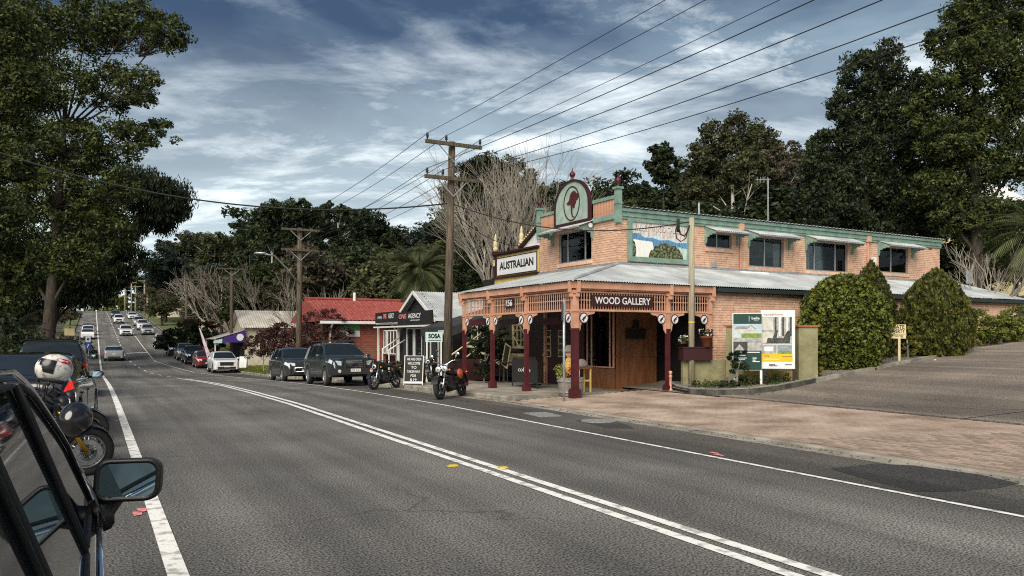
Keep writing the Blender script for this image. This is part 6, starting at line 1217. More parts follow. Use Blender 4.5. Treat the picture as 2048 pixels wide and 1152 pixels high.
# café barrier, menu board, tables under the verandah
def vloc(px, a, z=.085): return GW(a, b_at(px, a), z)
cb_ = thing('cafe_barrier', 'black fabric cafe barrier lettered coffee between verandah posts', 'barrier', vloc(1049, .9), GA); w = b_at(1025, .9)-b_at(1074, .9)
Mc = FP(0, 0, 0); mb = MB(); mb.prism(rrect(w, .78, .12), -.012, .012, Mc @ T((0, .55, 0))); mb.build('panel', 'matte_black', cb_); mb = MB(); mb.tube([Mc @ Vector((-w/2, 0, 0)), Mc @ Vector((-w/2, .85, 0)), Mc @ Vector((-w/2+.1, .97, 0)), Mc @ Vector((w/2-.1, .97, 0)), Mc @ Vector((w/2, .85, 0)), Mc @ Vector((w/2, 0, 0))], .02, 7); mb.build('frame', 'dark_metal', cb_); text('coffee', .14, Mc @ T((0, .58, .016)), 'sign_white', cb_, width=w*.5)
mbz = thing('menu_board', 'slanted cream framed menu board behind the middle verandah post', 'sign', vloc(1004, 1.8), GA); Mm2 = FP(0, 0, 0) @ RZ(-20) @ T((0, 1.02, 0)); mb = MB(); mb.ring([(-.22, -.42), (.22, -.42), (.22, .42), (-.22, .42)], [(-.18, -.38), (.18, -.38), (.18, .38), (-.18, .38)], 0, .03, Mm2); mb.build('frame', 'cream', mbz); mb = MB(); mb.box(-.18, .18, -.38, .38, 0, .01, Mm2); mb.build('board', 'leaf_drab', mbz); mb = MB(); mb.tube([(0, -.15, 0), (0, -.1, .75)], .025, 6); mb.tube([(0, .2, 0), (0, .1, .75)], .025, 6); mb.build('leg', 'brown_dark', mbz)
for px, lb in ((1015, 'dark cafe table beside the lettered barrier'), (1070, 'dark cafe table by the display wall')):
    o = thing('cafe_table', lb, 'table', vloc(px, 1.9), GA); mb = MB(); mb.lathe([(.35, .70), (.35, .73), (0, .73)], 20); mb.build('top', 'brown_dark', o); mb = MB(); mb.lathe([(.22, 0), (.2, .03), (.03, .05), (.03, .70)], 14); mb.build('pedestal', 'dark_metal', o)
shrub('stair_bush', 'dark leafy bush beside the steps at the verandah end', vloc(968, 1.6, .1), [(0, 0, .7, .6, .5, .6), (.3, .2, 1.3, .5, .45, .5), (-.2, .3, 1.6, .45, .4, .5), (.3, 1.0, 1.2, .7, .6, .8)], 'leaf_dark', 5000, .11, 96); shrub('stair_bush', 'leafy pot plant growing against the lattice window', vloc(1008, 2.5, .1), [(0, 0, 1.6, .32, .3, .5), (0, 0, 2.2, .3, .3, .4)], 'leaf_mid', 1700, .10, 97)
for k, (p0, y0, p1, y1, D0, D1, lb) in enumerate(((900, 712, 983, 652, 29.5, 33.0, 'pale upper handrail rising beside the steps next door'), (930, 716, 965, 690, 29.8, 32, 'pale lower handrail of the steps next door'))):
    rod('handrail', lb, 'handrail', [at(p0, y0, D0), at(p1, y1, D1)], .03, 'cream'); a = at(p0, y0, D0); 
    o = bpy.context.scene.objects[-1] if False else None
st = thing('entry_steps', 'dark maroon entry steps beside the verandah end', 'steps', W(12.6, 29.5, fz(12.6, 29.5)), TH)
for k in range(5): mb = MB(); mb.box(.32*k, 2.6, -.2, 1.6, .17*k, .17*(k+1)-.002); mb.build('step', 'maroon_dark', st)
# ------------------------------------------------------------------ shops further along
mat('charcoal_boards', (.025, .027, .03), .7, var=.3, vscale=3); mat('red_tile', (.20, .038, .032), .75, col2=(.32, .075, .06), vscale=4, bump=.3); mat('white_trim', (.70, .70, .68), .5, var=.08); mat('pale_roof', (.42, .39, .34), .6, col2=(.58, .55, .49), vscale=1.5); mat('cream_wall', (.55, .50, .40), .8, var=.15); mat('grey_roof', (.33, .36, .37), .5, .2, col2=(.52, .55, .55), vscale=1.3)
def brickmat(name, c1, c2, mo, sc):
    m = bpy.data.materials.new(name); m.use_nodes = True; t = m.node_tree; b = t.nodes['Principled BSDF']; b.inputs['Roughness'].default_value = .9; tc = N(t, 'ShaderNodeTexCoord'); mp = N(t, 'ShaderNodeMapping'); mp.inputs['Rotation'].default_value = (math.radians(90), 0, 0); br = N(t, 'ShaderNodeTexBrick'); br.inputs['Color1'].default_value = (*c1, 1); br.inputs['Color2'].default_value = (*c2, 1); br.inputs['Mortar'].default_value = (*mo, 1); br.inputs['Scale'].default_value = sc
    t.links.new(tc.outputs['Object'], mp.inputs[0]); t.links.new(mp.outputs[0], br.inputs[0]); t.links.new(br.outputs[0], b.inputs[0]); MAT[name] = m
brickmat('red_brick', (.17, .035, .022), (.26, .07, .04), (.20, .15, .12), 2.2)
def st_thing(name, label, cat): return thing(name, label, cat, (0, 0, 0), TH)
def STF(t, s, z): return frame((t, s, z), (0, -1, 0), (0, 0, 1))
ag = st_thing('agency_shop', 'charcoal weatherboard shop with grey gabled roof and black agency fascia', 'shop'); sc, hw_, tf = 36.9, 2.65, 14.5; zb, ze, za = -.55, 2.68, 4.02
mb = MB(); mb.box(tf+.03, 24, sc-hw_+.1, sc+hw_-.1, zb, ze); mb.prism([(sc-hw_+.1, ze), (sc+hw_-.1, ze), (sc, za-.12)], tf+.03, 24, Matrix(((0, 0, 1, 0), (1, 0, 0, 0), (0, 1, 0, 0), (0, 0, 0, 1)))); mb.build('wall', 'charcoal_boards', ag)
for k in range(9):
    z = ze+.02+k*.135; f = 1-(z+.06-ze)/(za-ze); 
    if f > .05: mb = MB(); mb.box(tf, tf+.028, sc-(hw_-.1)*f, sc+(hw_-.1)*f, z, z+.125); mb.build('weatherboard', 'charcoal_boards', ag)
for sd in (1, -1): corrugated('roof', ag, frame((tf-.35, sc, za), (1, 0, 0), (0, 1, 0)), 10, lambda u: [(0, 0), (sd*(hw_+.25), -(za-ze)*(hw_+.25)/hw_)], 'grey_roof', pitch=.12, amp=.014)
for sd in (1, -1): mb = MB(); mb.bar((tf-.38, sc, za-.05), (tf-.38, sc+sd*(hw_+.28), za-.05-(za-ze)*(hw_+.28)/hw_), .05, .16); mb.build('barge_board', 'white_trim', ag)
mb = MB(); mb.box(tf-.35, 24, sc-hw_-.36, sc-hw_-.24, ze-.20, ze-.08); mb.build('gutter', 'white_trim', ag)
s0, s1 = s_at(872, tf-.3), s_at(803, tf-.3); z0, z1 = 2.32, 3.0; mb = MB(); mb.box(tf-.52, tf-.44, s0, s1-.01, z0, z1); fa = mb.build('fascia_board', 'black_paint', ag)
text('ONE', .24, STF(tf-.524, s_at(813, tf-.3), 2.78), 'pink_paint', fa, width=(s_at(805, tf-.3)-s_at(822, tf-.3))*.88, bold=.02); text('AGENCY', .24, STF(tf-.524, s_at(837, tf-.3), 2.78), 'sign_white', fa, width=(s_at(823, tf-.3)-s_at(851, tf-.3))*.92, bold=.01); text('real estate group', .09, STF(tf-.524, s_at(838, tf-.3), 2.56), 'sign_white', fa, width=1.3)
s2 = s_at(758, tf-.3); mb = MB(); mb.box(tf-.52, tf-.44, s1, s2, z0+.18, z1+.08); fb = mb.build('fascia_board', 'black_paint', ag); text('ONE', .26, STF(tf-.524, s_at(777.5, tf-.3), 2.86), 'pink_paint', fb, width=.50, bold=.02); text('AGENCY', .26, STF(tf-.524, s_at(790, tf-.3), 2.86), 'sign_white', fb, width=.85); text('OPEN', .14, STF(tf-.524, s_at(767, tf-.3), 2.80), 'sign_white', fb, width=.7)
mb = MB(); mb.box(tf-.60, tf+.1, s0-.1, s2+.1, z0-.09, z0-.015) ; mb.build('awning_edge', 'white_trim', ag)
for p in (757, 797): s_ = s_at(p, tf-.2); mb = MB(); mb.box(tf-.26, tf-.16, s_-.05, s_+.05, zb-.3, z0-.02); mb.build('verandah_post', 'white_trim', ag)
mb = MB(); mb.box(tf+1.2, 20, sc+hw_, s2+1.0, zb, 2.6); mb.build('link_wall', 'charcoal_boards', ag)
mb = MB(); mb.box(tf-.35, 20, s1, s2+.3, 2.42, 2.49); mb.build('verandah_ceiling', 'white_trim', ag)
def simple_window(parent, M, w, h, cols=2, fm='white_trim', rows=1):
    f = MB(); f.ring([(-.05, -.05), (w+.05, -.05), (w+.05, h+.05), (-.05, h+.05)], [(.02, .02), (w-.02, .02), (w-.02, h-.02), (.02, h-.02)], 0, .05, M)
    for k in range(1, cols): f.box(w*k/cols-.025, w*k/cols+.025, .021, h-.021, .006, .045, M)
    for k in range(1, rows): f.box(.021, w-.021, h*k/rows-.02, h*k/rows+.02, .0061, .040, M)
    wn = f.build('window', fm, parent); g = MB(); g.box(.02, w-.02, .02, h-.02, 0, .006, M); g.build('pane', 'window_glass', wn); return wn
for p0, p1 in ((764, 773), (776, 794)): a, b = s_at(p0, tf+1.2), s_at(p1, tf+1.2); simple_window(ag, STF(tf+1.195, a, .75), a-b, 1.35, 2 if p1-p0 < 12 else 3)
a, b = s_at(815, tf), s_at(863, tf); simple_window(ag, STF(tf-.003, a, .0), (a-b)*.28, 2.15, 1); simple_window(ag, STF(tf-.003, a-(a-b)*.34, -.35), (a-b)*.30, 2.5, 1); simple_window(ag, STF(tf-.003, a-(a-b)*.70, .0), (a-b)*.28, 2.15, 2)
mb = MB(); mb.tube([(tf-.1, sc-hw_-.05, 2.45), (tf-.05, sc-hw_+.1, 2.2), (tf-.05, sc-hw_+.1, -.3)], .05, 7); mb.build('downpipe', 'white_trim', ag)
ds = thing('deck_rail', 'white balustrade with turned panels before the agency doors', 'railing', (0, 0, 0), TH); sa, sb = s_at(812, 13.6), s_at(852, 13.6); zf_ = zr(W(13.6, sa).y)+.2
for z in (zf_+.2, zf_+.95): mb = MB(); mb.box(13.56, 13.64, sb, sa, z, z+.06); mb.build('rail', 'white_trim', ds)
n = 14
for k in range(n): mb = MB(); y = sb+(sa-sb)*(k+.5)/n; mb.box(13.58, 13.62, y-.03, y+.03, zf_+.26, zf_+.95); mb.build('baluster', 'white_trim', ds)
for y in (sa, sb): mb = MB(); mb.box(13.54, 13.66, y-.05, y+.05, zf_-.1, zf_+1.05); mb.build('post', 'white_trim', ds)
for p0, y0, p1, y1, D0, lb in ((765, 698, 798, 676, 37.5, 'white ramp handrail rising towards the agency doors'), (778, 700, 810, 680, 36.8, 'second white ramp handrail beside the first')):
    o = rod('ramp_rail', lb, 'handrail', [at(p0, y0, D0), at(p1, y1, D0+1.8)], .035, 'white_trim'); p = at(p0, y0, D0); mb = MB(); mb.tube([(0, 0, 0), (0, 0, H(p.x, p.y)-p.z)], .03, 6); mb.build('post', 'white_trim', o)
# box hedges before the agency
def box_hedge(label, t0, t1, s0, s1, h, seed):
    o = st_thing('box_hedge', label, 'hedge'); rs = np.random.default_rng(seed); n = int((s1-s0)*(t1-t0+h)*420); z0 = zr(W((t0+t1)/2, (s0+s1)/2).y)+.15
    C = np.stack([rs.uniform(t0, t1, n), rs.uniform(s0, s1, n), z0+rs.uniform(0, h, n)], 1); V, Q = leaf_cloud(rs, C, np.full(n, .06), 2, .11, .5, .3); link('foliage', npmesh('foliage', V, Q), 'leaf_dark', o); mb = MB(); mb.box(t0+.08, t1-.08, s0+.08, s1-.08, z0-.1, z0+h-.08); mb.build('dark_core', 'bark_dark', o)  # solid dark box added inside the leaves to fill the hedge
box_hedge('clipped hedge below the agency balustrade', 12.6, 13.2, s_at(850, 12.8), s_at(790, 12.8), .75, 101); box_hedge('clipped hedge below the agency ramp rails', 12.6, 13.2, s_at(770, 12.8), s_at(728, 12.8), .8, 102)
so = thing('hanging_shop_sign', 'pale aqua SOSA sign board beside the tall power pole', 'sign'); c = at(868, 674, 31.0); so.matrix_world = T(c) @ RZ(10) @ RX(90); w, h = 34/F*31, 20/F*31; mat('aqua', (.48, .66, .66), .5); mb = MB(); mb.box(-w/2, w/2, -h/2, h/2, -.02, 0); mb.build('board', 'aqua', so); text('SOSA', h*.48, T((.02, h*.10, .004)), 'interior', so, width=w*.72, bold=.05); mb = MB(); mb.box(-w*.33, w*.40, -h*.36, -h*.29, 0, .004); mb.build('print_line', 'interior', so)
mb = MB(); g = H(c.x, c.y)
for x in (-w*.42, w*.42): mb.box(x-.03, x+.03, g-c.z-.1, -h/2-.001, -.03, .0)
mb.build('post', 'white_trim', so)
aw = thing('shop_awning', 'dark skillion awning with white lettering next to the verandah end', 'awning', W(13.2, 31.6, 0), TH); mb = MB(); mb.add([(0, -1.6, 2.15), (0, 1.9, 2.15), (4, 1.9, 3.3), (4, -1.6, 3.3), (0, -1.6, 1.75), (0, 1.9, 1.75), (4, 1.9, 3.2), (4, -1.6, 3.2)], [(0, 1, 2, 3), (0, 4, 5, 1), (1, 5, 6, 2), (3, 2, 6, 7), (0, 3, 7, 4), (4, 7, 6, 5)]); mb.build('canopy', 'charcoal_boards', aw); text('comix', .24, FP(-.006, -.75, 1.96), 'sign_white', aw, width=1.2, bold=.03)
for y in (-1.45, 1.75): mb = MB(); mb.box(.02, .10, y-.04, y+.04, -.3, 1.75); mb.build('post', 'charcoal_boards', aw)
mb = MB(); mb.box(3.0, 3.9, -1.5, 1.8, -.3, 3.0); mb.build('wall', 'interior', aw)
# red roofed brick shop
rb = st_thing('red_roof_shop', 'red brick shop with red tiled roof and white eaves', 'shop'); sw_ = 46.0; t0, t1 = t_at(656, sw_), t_at(812, sw_)+2; ze = 2.62
mb = MB(); mb.box(t0, t0+3.6, sw_, sw_+7, -1.2, ze); mb.box(t0+3.6, t1, sw_+1.4, sw_+7, -1.2, ze); mb.build('wall', 'red_brick', rb)
prof = []
nrow = 12
for k in range(nrow): v = 4.2*k/nrow; z = 1.42*k/nrow; prof += [(v, z+.03), (v+4.2/nrow*.97, z+.03+1.42/nrow*.8)]
corrugated('roof', rb, T((t0-.5, sw_-.5, ze+.08)), t1-t0+.6, lambda u: prof, 'red_tile', pitch=.24, amp=.016)
mb = MB(); mb.add([(t0-.5, sw_-.5, ze+.05), (t0-.5, sw_+3.7, ze+1.5), (t0-.5, sw_+7.9, ze+.05), (t1, sw_-.5, ze+.05), (t1, sw_+3.7, ze+1.5), (t1, sw_+7.9, ze+.05)], [(0, 2, 1), (1, 2, 5, 4)]); mb.build('roof_back', 'red_tile', rb)
mb = MB(); mb.tube([(t0-.5, sw_+3.7, ze+1.55), (t1, sw_+3.7, ze+1.55)], .10, 8); mb.build('ridge_cap', 'red_tile', rb)
mb = MB(); mb.box(t0-.6, t1, sw_-.62, sw_-.48, ze-.10, ze+.06); mb.build('gutter', 'white_trim', rb); mb = MB(); mb.box(t0-.55, t1, sw_-.48, sw_+.1, ze-.13, ze-.105); mb.build('eave', 'white_trim', rb)
for tt in (t0+.12, t0+3.75): mb = MB(); mb.tube([(tt, sw_-.55, ze-.1), (tt+.5*(tt > t0+1), sw_-.08, ze-.55), (tt+.5*(tt > t0+1), sw_-.08, -1.2)], .06, 7); mb.build('downpipe', 'white_trim', rb)
for k, tt in enumerate((t0+3.9, t0+4.9)): simple_window(rb, frame((tt, sw_+1.395, .6), (1, 0, 0), (0, 0, 1)), .85, 1.5, 2)
mb = MB(); mb.tube([(t0+2.7, sw_+3.6, ze+1.4), (t0+2.7, sw_+3.6, ze+2.0)], .1, 8); mb.build('flue', 'white_trim', rb)
gs = st_thing('wall_sign', 'green and white sign board on the red brick wall', 'sign'); ta, tb = t_at(680, sw_), t_at(719, sw_); Mg = frame((ta, sw_-.03, 1.75), (1, 0, 0), (0, 0, 1)); mat('sign_green', (.03, .22, .07), .5, col2=(.10, .35, .10), vscale=6); mb = MB(); mb.box(0, tb-ta, .0, .36, 0, .02, Mg); mb.build('print_panel', 'sign_white', gs); mb = MB(); mb.box(0, tb-ta, .362, .75, 0, .02, Mg); mb.build('print_panel', 'sign_green', gs)
dsn = st_thing('diamond_notice', 'small white diamond notice below the green sign', 'sign'); mb = MB(); tq = t_at(684, sw_); mb.prism([(-.12, 0), (0, -.12), (.12, 0), (0, .12)], 0, .01, frame((tq, sw_-.02, 1.05), (1, 0, 0), (0, 0, 1))); mb.build('plate', 'sign_white', dsn)
# pale roofed shop with purple awning
ps = st_thing('pale_roof_shop', 'cream shop with pale corrugated roof and purple awning sign', 'shop'); sp = 70.5; t0, t1 = t_at(490, sp), t_at(625, sp); g = zr(W(t0, sp).y); ze = 2.55
mb = MB(); mb.box(t0, t1+3, sp, sp+6, g-.2, ze); mb.prism([(sp, ze), (sp+6, ze), (sp+3, ze+1.45)], t0, t0+.2, Matrix(((0, 0, 1, 0), (1, 0, 0, 0), (0, 1, 0, 0), (0, 0, 0, 1)))); mb.build('wall', 'cream_wall', ps)
corrugated('roof', ps, T((t0-.4, sp-.4, ze)), t1-t0+3.4, lambda u: [(0, 0), (3.4, 1.6)], 'pale_roof', pitch=.2, amp=.02); corrugated('roof', ps, T((t0-.4, sp+3, ze+1.6)), t1-t0+3.4, lambda u: [(0, 0), (3.4, -1.6)], 'pale_roof', pitch=.2, amp=.02)
simple_window(ps, frame((t0+1.2, sp-.003, .1), (1, 0, 0), (0, 0, 1)), 1.2, 1.3, 2); simple_window(ps, frame((t0+3.6, sp-.003, .1), (1, 0, 0), (0, 0, 1)), 1.0, 1.3, 2)
mat('purple', (.06, .02, .22), .5, var=.2); mb = MB(); mb.add([(t0-2.6, sp-.3, 1.55), (t0-2.6, sp+6, 1.55), (t0, sp+6, 2.35), (t0, sp-.3, 2.35)], [(0, 1, 2, 3)]); mb.build('awning_roof', 'pale_roof', ps); mb = MB(); mb.prism([(-1.9, 1.28), (0, 1.28), (0, 2.28), (-1.9, 1.62)], 0, .06, frame((t0, sp-.24, 0), (1, 0, 0), (0, 0, 1))); mb.build('awning_sign', 'purple', ps); mb = MB(); mb.prism([(-2.6, 1.22), (-1.91, 1.22), (-1.91, 1.6), (-2.6, 1.42)], 0, .06, frame((t0, sp-.24, 0), (1, 0, 0), (0, 0, 1))); mb.build('awning_sign', 'aqua', ps); mb = MB(); mb.lathe([(.30, 0), (.30, .01), (0, .012)], 18, frame((t0-.45, sp-.32, 1.72), (1, 0, 0), (0, 0, 1))); mb.build('roundel', 'sign_white', ps)
mb = MB(); mb.box(t0-.3, t0, sp+.2, sp+5.8, g, 1.5); mb.build('shopfront', 'interior', ps)
for y in (sp-.1, sp+5.8): mb = MB(); mb.box(t0-2.5, t0-2.4, y-.05, y+.05, g, 1.6); mb.build('post', 'white_trim', ps)
def small_house(label, px, D, w, d, hgt, rh, wallm, roofm, yaw):
    g = ground(px, D); o = thing('house', label, 'house', g, yaw); mb = MB(); mb.box(-w/2, w/2, -d/2, d/2, -1, hgt); mb.prism([(-d/2, hgt), (d/2, hgt), (0, hgt+rh-.06)], -w/2, w/2, Matrix(((0, 0, 1, 0), (1, 0, 0, 0), (0, 1, 0, 0), (0, 0, 0, 1)))); mb.build('wall', wallm, o)
    for sd in (1, -1): mb = MB(); n = Vector((0, sd*rh, d/2)).normalized()*.08; p = [(-w/2-.4, 0, hgt+rh), (w/2+.4, 0, hgt+rh), (w/2+.4, sd*(d/2+.4), hgt-rh*.8/d), (-w/2-.4, sd*(d/2+.4), hgt-rh*.8/d)]; mb.add(p+[tuple(Vector(q)+n) for q in p], [(0, 1, 2, 3), (4, 5, 6, 7), (0, 4, 5, 1), (1, 5, 6, 2), (2, 6, 7, 3), (3, 7, 4, 0)]); mb.build('roof', roofm, o)
    for x in (-w*.28, w*.18): simple_window(o, frame((x-.5, -d/2-.003, hgt*.42), (1, 0, 0), (0, 0, 1)), 1.1, 1.2, 2)
    return o
small_house('white roofed house behind bare trees beyond the purple awning', 432, 122, 7, 6, 3.6, 2.2, 'cream_wall', 'white_trim', .4); small_house('white gabled house far up the road behind the poles', 345, 172, 5, 5, 5.0, 2.2, 'cream_wall', 'white_trim', .1)
small_house('yellow gabled house showing through the tall trees above the driveway', 1912, 78, 9, 8, 9.0, 3.0, 'cream', 'white_trim', .2); small_house('pale roofed house glimpsed between the trees behind the gallery end', 1795, 84, 8, 7, 8.2, 2.4, 'cream_wall', 'white_trim', -.3)
fe = thing('paling_fence', 'dark brown paling fence across the top of the driveway', 'fence', wp(1950, 37.5)+Vector((0, 0, H(*wp(1950, 37.5).xy))), GA+.25)
for k in range(46): mb = MB(); mb.box(.145*k, .145*k+.135, -.01+.006*(k % 2), .012+.006*(k % 2), -.6, 1.75+.01*(k % 3)); mb.build('paling', 'brown_dark', fe)
mb = MB(); mb.box(-.05, 6.8, .03, .08, 1.55, 1.62); mb.box(-.05, 6.8, -.05, .08, 1.79, 1.83); mb.build('rail', 'galvanised', fe)
# ------------------------------------------------------------------ poles and wires
def pole(label, px_base, D, px_top, ytop, r, m, arms, group='power poles', extra=None, base=None):
    b = ground(px_base, D) if base is None else base; top = at(px_top, ytop, D); o = thing('power_pole', label, 'pole', b, group=group); d = top-b; mb = MB(); mb.tube([(0, 0, -.5), d*.5, d], [r*1.15, r, r*.85], 12); mb.build('shaft', m, o, True); ends = []
    for f, l0, l1, ins in arms:
        c = d*f; u = Vector((NX, NY, 0)); v = Vector((-NY, NX, 0))*(-r-.06); mb = MB(); a_, b_ = c+u*l0+v, c+u*l1+v; mb.bar(a_, b_, .10, .12); ar_ = mb.build('crossarm', m, o); row = []
        for k in ins:
            p = a_+(b_-a_)*k; mb = MB(); mb.lathe([(.02, .05), (.02, .12), (.055, .13), (.03, .17), (.06, .19), (.03, .23), (.05, .25), (.02, .29), (0, .30)], 9, T(p)); mb.build('insulator', 'dark_metal', ar_, True); row.append(b+p+Vector((0, 0, .27)))
        if l0*l1 < 0 or True:
            mb = MB()
            for e in (l0, l1):
                if abs(e) > .3: mb.bar(c+u*e*.6+v, c+v*.9-Vector((0, 0, .6)), .03, .03)
            mb.build('brace', 'galvanised', ar_)
        ends.append(row)
    return o, ends
m0, e0 = pole('tall weathered timber power pole leaning beside the gallery verandah', 893, 27.0, 904, 284, .135, 'timber_pole', ((.985, -1.05, 1.05, (.03, .36, .97)), (.845, -1.05, .95, (.04, .33, .67, .96))), base=Vector((*ground(893, 27.0).xy, fz(*TS(*ground(893, 27).xy))-.02)))
p1, e1 = pole('timber power pole with street light arm behind the parked wagons', 597, 45, 600, 456, .16, 'timber_pole', ((.985, -1.1, 1.1, (.03, .36, .97)), (.85, -1.1, 1.0, (.05, .35, .65, .95))))
p2, e2 = pole('slim timber power pole beside the purple awning', 463, 68, 463, 535, .15, 'timber_pole', ((.985, -1.2, 1.2, (.03, .36, .97)),)); p3, e3 = pole('timber power pole above the russet bush', 373, 99, 373, 557, .16, 'timber_pole', ((.985, -1.4, 1.5, (.03, .36, .97)), (.80, -1.4, 2.0, (.05, .95))))
far = [(289, 178, 560, 'pale pole with low crossarm beyond the hill cars'), (263, 214, 563, 'pale pole with crossarm at the crest of the hill'), (271, 190, 571, 'plain pale pole between the two crossarm poles'), (250, 222, 564, 'farthest pole with street light arm at the crest'), (295, 158, 588, 'short pale pole nearest the far white house')]
for px, D, y, lb in far: pole(lb, px, D, px, y, .17, 'pale_pole', ((.97, -1.3, 1.3, (.03, .5, .97)),) if 'crossarm' in lb or 'light' in lb else ())
# street light arm on the second pole
la = [at(598, 566, 44.8), at(575, 538, 44.2), at(548, 511, 43.5), at(530, 508, 43.0)]; o = p1; mb = MB(); mb.tube([p-p1.location for p in la], .045, 7); mb.build('lamp_arm', 'galvanised', p1, True); e = la[-1]-p1.location; d = (la[-1]-la[-2]).normalized(); mb = MB(); mb.ball(e+d*.33, (.36, .14, .07), 12, 6); mb.build('lamp_head', 'galvanised', p1, True)
rp = ground(1383, 22.9); o = thing('service_pole', 'short pale timber service pole before the gallery side', 'pole', rp, group='power poles'); hgt = at(1383, 436, 22.9).z-rp.z; mb = MB(); mb.tube([(0, 0, -.4), (0, 0, hgt*.5), (0, 0, hgt)], [.092, .086, .080], 14); mb.build('shaft', 'pale_pole', o, True)
mb = MB(); mb.lathe([(.095, 1.93), (.095, 1.97)], 14); mb.build('tag_band', 'yellow_marker', o)
def loop(c, rx, rz, a0, a1, n=16): return [c+Vector((rx*math.cos(a), 0, rz*math.sin(a))) for a in np.linspace(a0, a1, n)]
q = Vector((-.12, -.05, hgt-.12)); mb = MB(); mb.tube([q+Vector((.05, 0, -.1)), q+Vector((-.02, 0, -.30)), q+Vector((-.10, 0, -.42)), q+Vector((-.22, 0, -.36)), q+Vector((-.26, 0, -.2)), q+Vector((-.28, 0, -.02))], .025, 6); mb.tube([q+Vector((-.28, 0, 0)), q+Vector((-.36, 0, -.25)), q+Vector((-.33, 0, -.48)), q+Vector((-.2, 0, -.58)), q+Vector((-.06, 0, -.48)), q+Vector((0, 0, -.25))], .018, 6); mb.tube([q+Vector((-.28, 0, .08)), q+Vector((-.28, 0, -.3))], .05, 7); mb.build('cable_loop', 'rubber', o, True)
def wire(label, a, b, sag, r=.011, m='rubber', group=None, cat='wire'):
    a, b = Vector(a), Vector(b); n = 28; o = thing('overhead_wire', label, cat, a, group=group); mb = MB(); mb.tube([(b-a)*k/n-Vector((0, 0, 4*sag*(k/n)*(1-k/n))) for k in range(n+1)], r, 5); mb.build('strand', m, o, True); return o
back = W(10.8, TS(*m0.location.xy)[1]-44)
for k, p in enumerate(e0[0]): wire('high wire overhead from the top crossarm of the tall pole', p, p+Vector((*(back-m0.location).xy, .15)), .35, .008, group='overhead wires above the gallery')
for k, p in enumerate(e0[1]): wire('lower wire overhead from the second crossarm of the tall pole', p, p+Vector((*(back-m0.location).xy, .2)), .55+.18*k, .010, group='lower overhead wires above the gallery')
for A, B, lb, g in ((e0, e1, 'wire running from the tall pole to the street light pole', 'wires between the first two poles'), (e1, e2, 'wire running from the street light pole to the slim pole', 'wires to the slim pole'), (e2, e3, 'wire running from the slim pole to the pole above the bush', 'wires to the third pole')):
    for r0, r1 in zip(A, B):
        for p, q in zip(r0, r1): wire(lb, p, q, .3, .010, group=g)
hook = m0.location+(at(904, 284, 27)-m0.location)*.75
wire('thick service cable sagging across the road from the tall pole into the trees', hook, at(-120, 262, 26), 1.1, .026); wire('service cable from the tall pole to the short service pole', hook, rp+Vector((-.08, -.03, hgt-.12)), .55, .018); wire('thin cable from the tall pole down to the cream parapet', hook-Vector((0, 0, .2)), GW(3.0, 8.3, 5.2), .3, .012)
# ------------------------------------------------------------------ street furniture
cbp = at(829, 764, 28.2); tt, ss = TS(cbp.x, cbp.y); ch = thing('chalkboard', 'black A-frame chalkboard with white chalk writing on the footpath', 'sign', W(tt, ss, fz(tt, ss)), TH-.62)
for sd, nm in ((1, 'front_panel'), (-1, 'back_panel')):
    Mp = frame((0, -sd*.20, 0), (sd, 0, 0), (0, sd*.17, 1)); mb = MB(); mb.box(-.33, .33, .12, 1.04, -.012, .008, Mp); pn = mb.build(nm, 'matte_black', ch); mb = MB()
    for x0, x1, y0, y1 in ((-.355, -.33, 0, 1.06), (.33, .355, 0, 1.06), (-.33, .33, .05, .12), (-.33, .33, 1.04, 1.055)): mb.box(x0, x1, y0, y1, -.02, .02, Mp)
    mb.build('frame', 'white_trim' if sd > 0 else 'brown_dark', pn)
    if sd > 0:
        for k, (tx, w) in enumerate((('WE ARE OPEN', .52), ('WELCOME', .46), ('TO', .2), ('TAKEAWAY', .48), ('FOR', .2), ('$19', .24))): text(tx, .095, Mp @ T((0, .93-.15*k, .012)), 'sign_white', pn, width=w)
fl = at(420, 716, 64); fo = thing('feather_flag', 'tall narrow pink and white feather flag leaning beside the white wagon', 'flag', Vector((fl.x, fl.y, H(fl.x, fl.y)))); mat('flag_pink', (.42, .24, .34), .8, col2=(.68, .60, .64), vscale=3); tp = at(397, 655, 64)-fo.location; bs = Vector((.05, 0, .15)); mb = MB(); mb.tube([(0, 0, 0), tp*.5, tp], .025, 6); mb.build('pole', 'dark_metal', fo); mb = MB(); k = 12; vs = []
for i in range(k+1): f = i/k; p = tp*(1-f*.9); w = .08+.42*f; vs += [(p.x+.03, .012*math.sin(i), p.z), (p.x+.03+w, .05*math.sin(i*.8), p.z-.05)]
mb.add(vs, [(2*i, 2*i+2, 2*i+3, 2*i+1) for i in range(k)]); mb.build('cloth', 'flag_pink', fo)
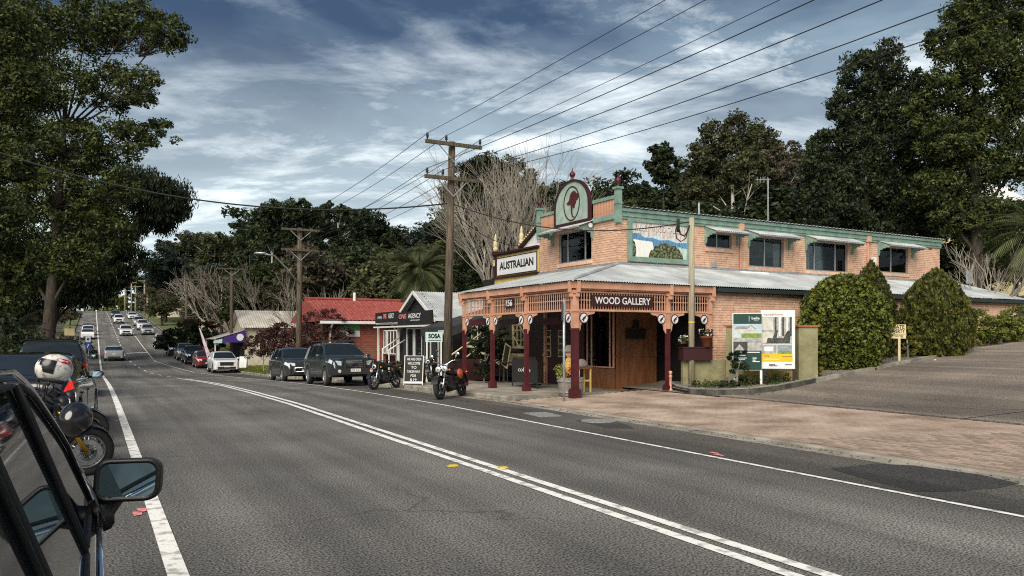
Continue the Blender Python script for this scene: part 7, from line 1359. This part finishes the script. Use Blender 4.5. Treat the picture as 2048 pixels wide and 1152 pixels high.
mat('sign_blue', (.015, .06, .30), .5); pp = W(-2.9, 50, HT(-2.9, 50)); c = at(177, 690, 46); bsn = thing('parking_sign', 'blue and white parking sign on a post beside the black wagon', 'sign', Vector((c.x, c.y, H(c.x, c.y)))); hz_ = c.z-bsn.location.z; mb = MB(); mb.tube([(0, 0, -.2), (0, 0, hz_+.5)], .03, 7); mb.build('post', 'galvanised', bsn); mb = MB(); mb.box(-.15, .15, -.05, -.035, hz_-.22, hz_+.16); mb.build('plate', 'sign_blue', bsn); mb = MB(); mb.box(-.15, .15, -.05, -.035, hz_+.17, hz_+.5); mb.build('plate', 'sign_white', bsn); mb = MB(); mb.prism([(-.07, -.12), (-.02, -.14), (.05, .04), (.08, .02), (.06, .11), (-.03, .09), (.0, .06)], 0, .004, frame((0, -.052, hz_-.03), (1, 0, 0), (0, 0, 1))); mb.build('arrow', 'sign_white', bsn); mb = MB(); mb.lathe([(.08, 0), (0, .002)], 12, frame((0, -.052, hz_+.34), (1, 0, 0), (0, 0, 1))); mb.build('symbol', 'sign_blue', bsn)
c = at(140, 664, 62); ws_ = thing('street_notice', 'white notice board on a post right of the big roadside trunk', 'sign', Vector((c.x, c.y, H(c.x, c.y)))); hz_ = c.z-ws_.location.z; mb = MB(); mb.tube([(0, 0, -.2), (0, 0, hz_+.4)], .05, 7); mb.build('post', 'bark_dark', ws_); mb = MB(); mb.box(-.4, .4, -.07, -.05, hz_-.28, hz_+.28); mb.build('board', 'cream', ws_)
sb_ = at(487, 728, 64); t_, s_ = TS(sb_.x, sb_.y); o = thing('sandwich_board', 'white sandwich board on the grass by the purple awning shop', 'sign', W(t_, s_, HT(t_, s_)+.1), TH-.5)
for sd in (1, -1): mb = MB(); mb.box(-.3, .3, 0, .95, -.01, .01, frame((0, -sd*.2, 0), (sd, 0, 0), (0, sd*.17, 1))); mb.build('panel', 'sign_white', o)
# grass blades on the near verges
rs = np.random.default_rng(120); n = 12000; s_ = rs.uniform(44, 80, n); t_ = np.where(s_ < 62, rs.uniform(10.0, 11.7, n), rs.uniform(10.1, 13.7, n)); V = []; pos = np.array([W(a, b, zr(W(a, b).y)+.10) for a, b in zip(t_, s_)]); V, Q = leaf_cloud(rs, pos+np.array([0, 0, .05]), np.full(n, .04), 1, .16, .15, .3, stand=.8); o = link('grass', npmesh('grass', V, Q), 'leaf_lime'); o['kind'] = 'stuff'; tag(o, 'short green grass on the verge beside the white wagon', 'grass')

g = ground(1536, 58); o = thing('antenna_mast', 'thin pale antenna mast among the white gum trunks', 'antenna', g); zt = at(1536, 356, 58).z-g.z; mb = MB(); mb.tube([(0, 0, -.3), (0, 0, zt)], .06, 7); mb.build('mast', 'galvanised', o); mb = MB(); mb.tube([(-.9, 0, zt-.15), (.2, 0, zt-.1)], .03, 5); [mb.tube([(x, 0, zt-.35), (x, 0, zt+.08)], .018, 4) for x in (-.8, -.55, -.3, -.05)]; mb.build('aerial', 'galvanised', o)

rs = np.random.default_rng(131); C = []
for _ in range(1500): t_, s_ = 9.72-abs(rs.normal())*.16, rs.uniform(-6, 60); C.append(W(t_, s_, zr(W(t_, s_).y)+.012))
for p in fine_kp:
    for _ in range(16): q = p+Vector((rs.uniform(-.3, .3), -abs(rs.normal())*.22, 0)); C.append(Vector((q.x, q.y, H(q.x, q.y)+.008)))
V, Q = leaf_cloud(rs, C, np.full(len(C), .006), 1, .055, .5, .3, up=3.0); o = link('leaf_litter', npmesh('leaf_litter', V, Q), 'leaf_drab'); o['kind'] = 'stuff'; tag(o, 'dry brown leaf litter along the gutter and garden kerb', 'leaf litter')
# look-alikes that share a label are told apart by their order along the street
ORD = 'first second third fourth fifth sixth seventh eighth ninth tenth eleventh twelfth thirteenth fourteenth fifteenth sixteenth'.split(); same = {}
for o in scene.objects:
    if o.parent is None and o.get('label'): same.setdefault(o['label'], []).append(o)
for lb, os_ in same.items():
    if len(os_) > 1:
        os_.sort(key=lambda o: o.location.x/max(o.location.y, 1))
        for k, o in enumerate(os_): o['label'] = lb + ', ' + ORD[min(k, 15)] + ' from the road'
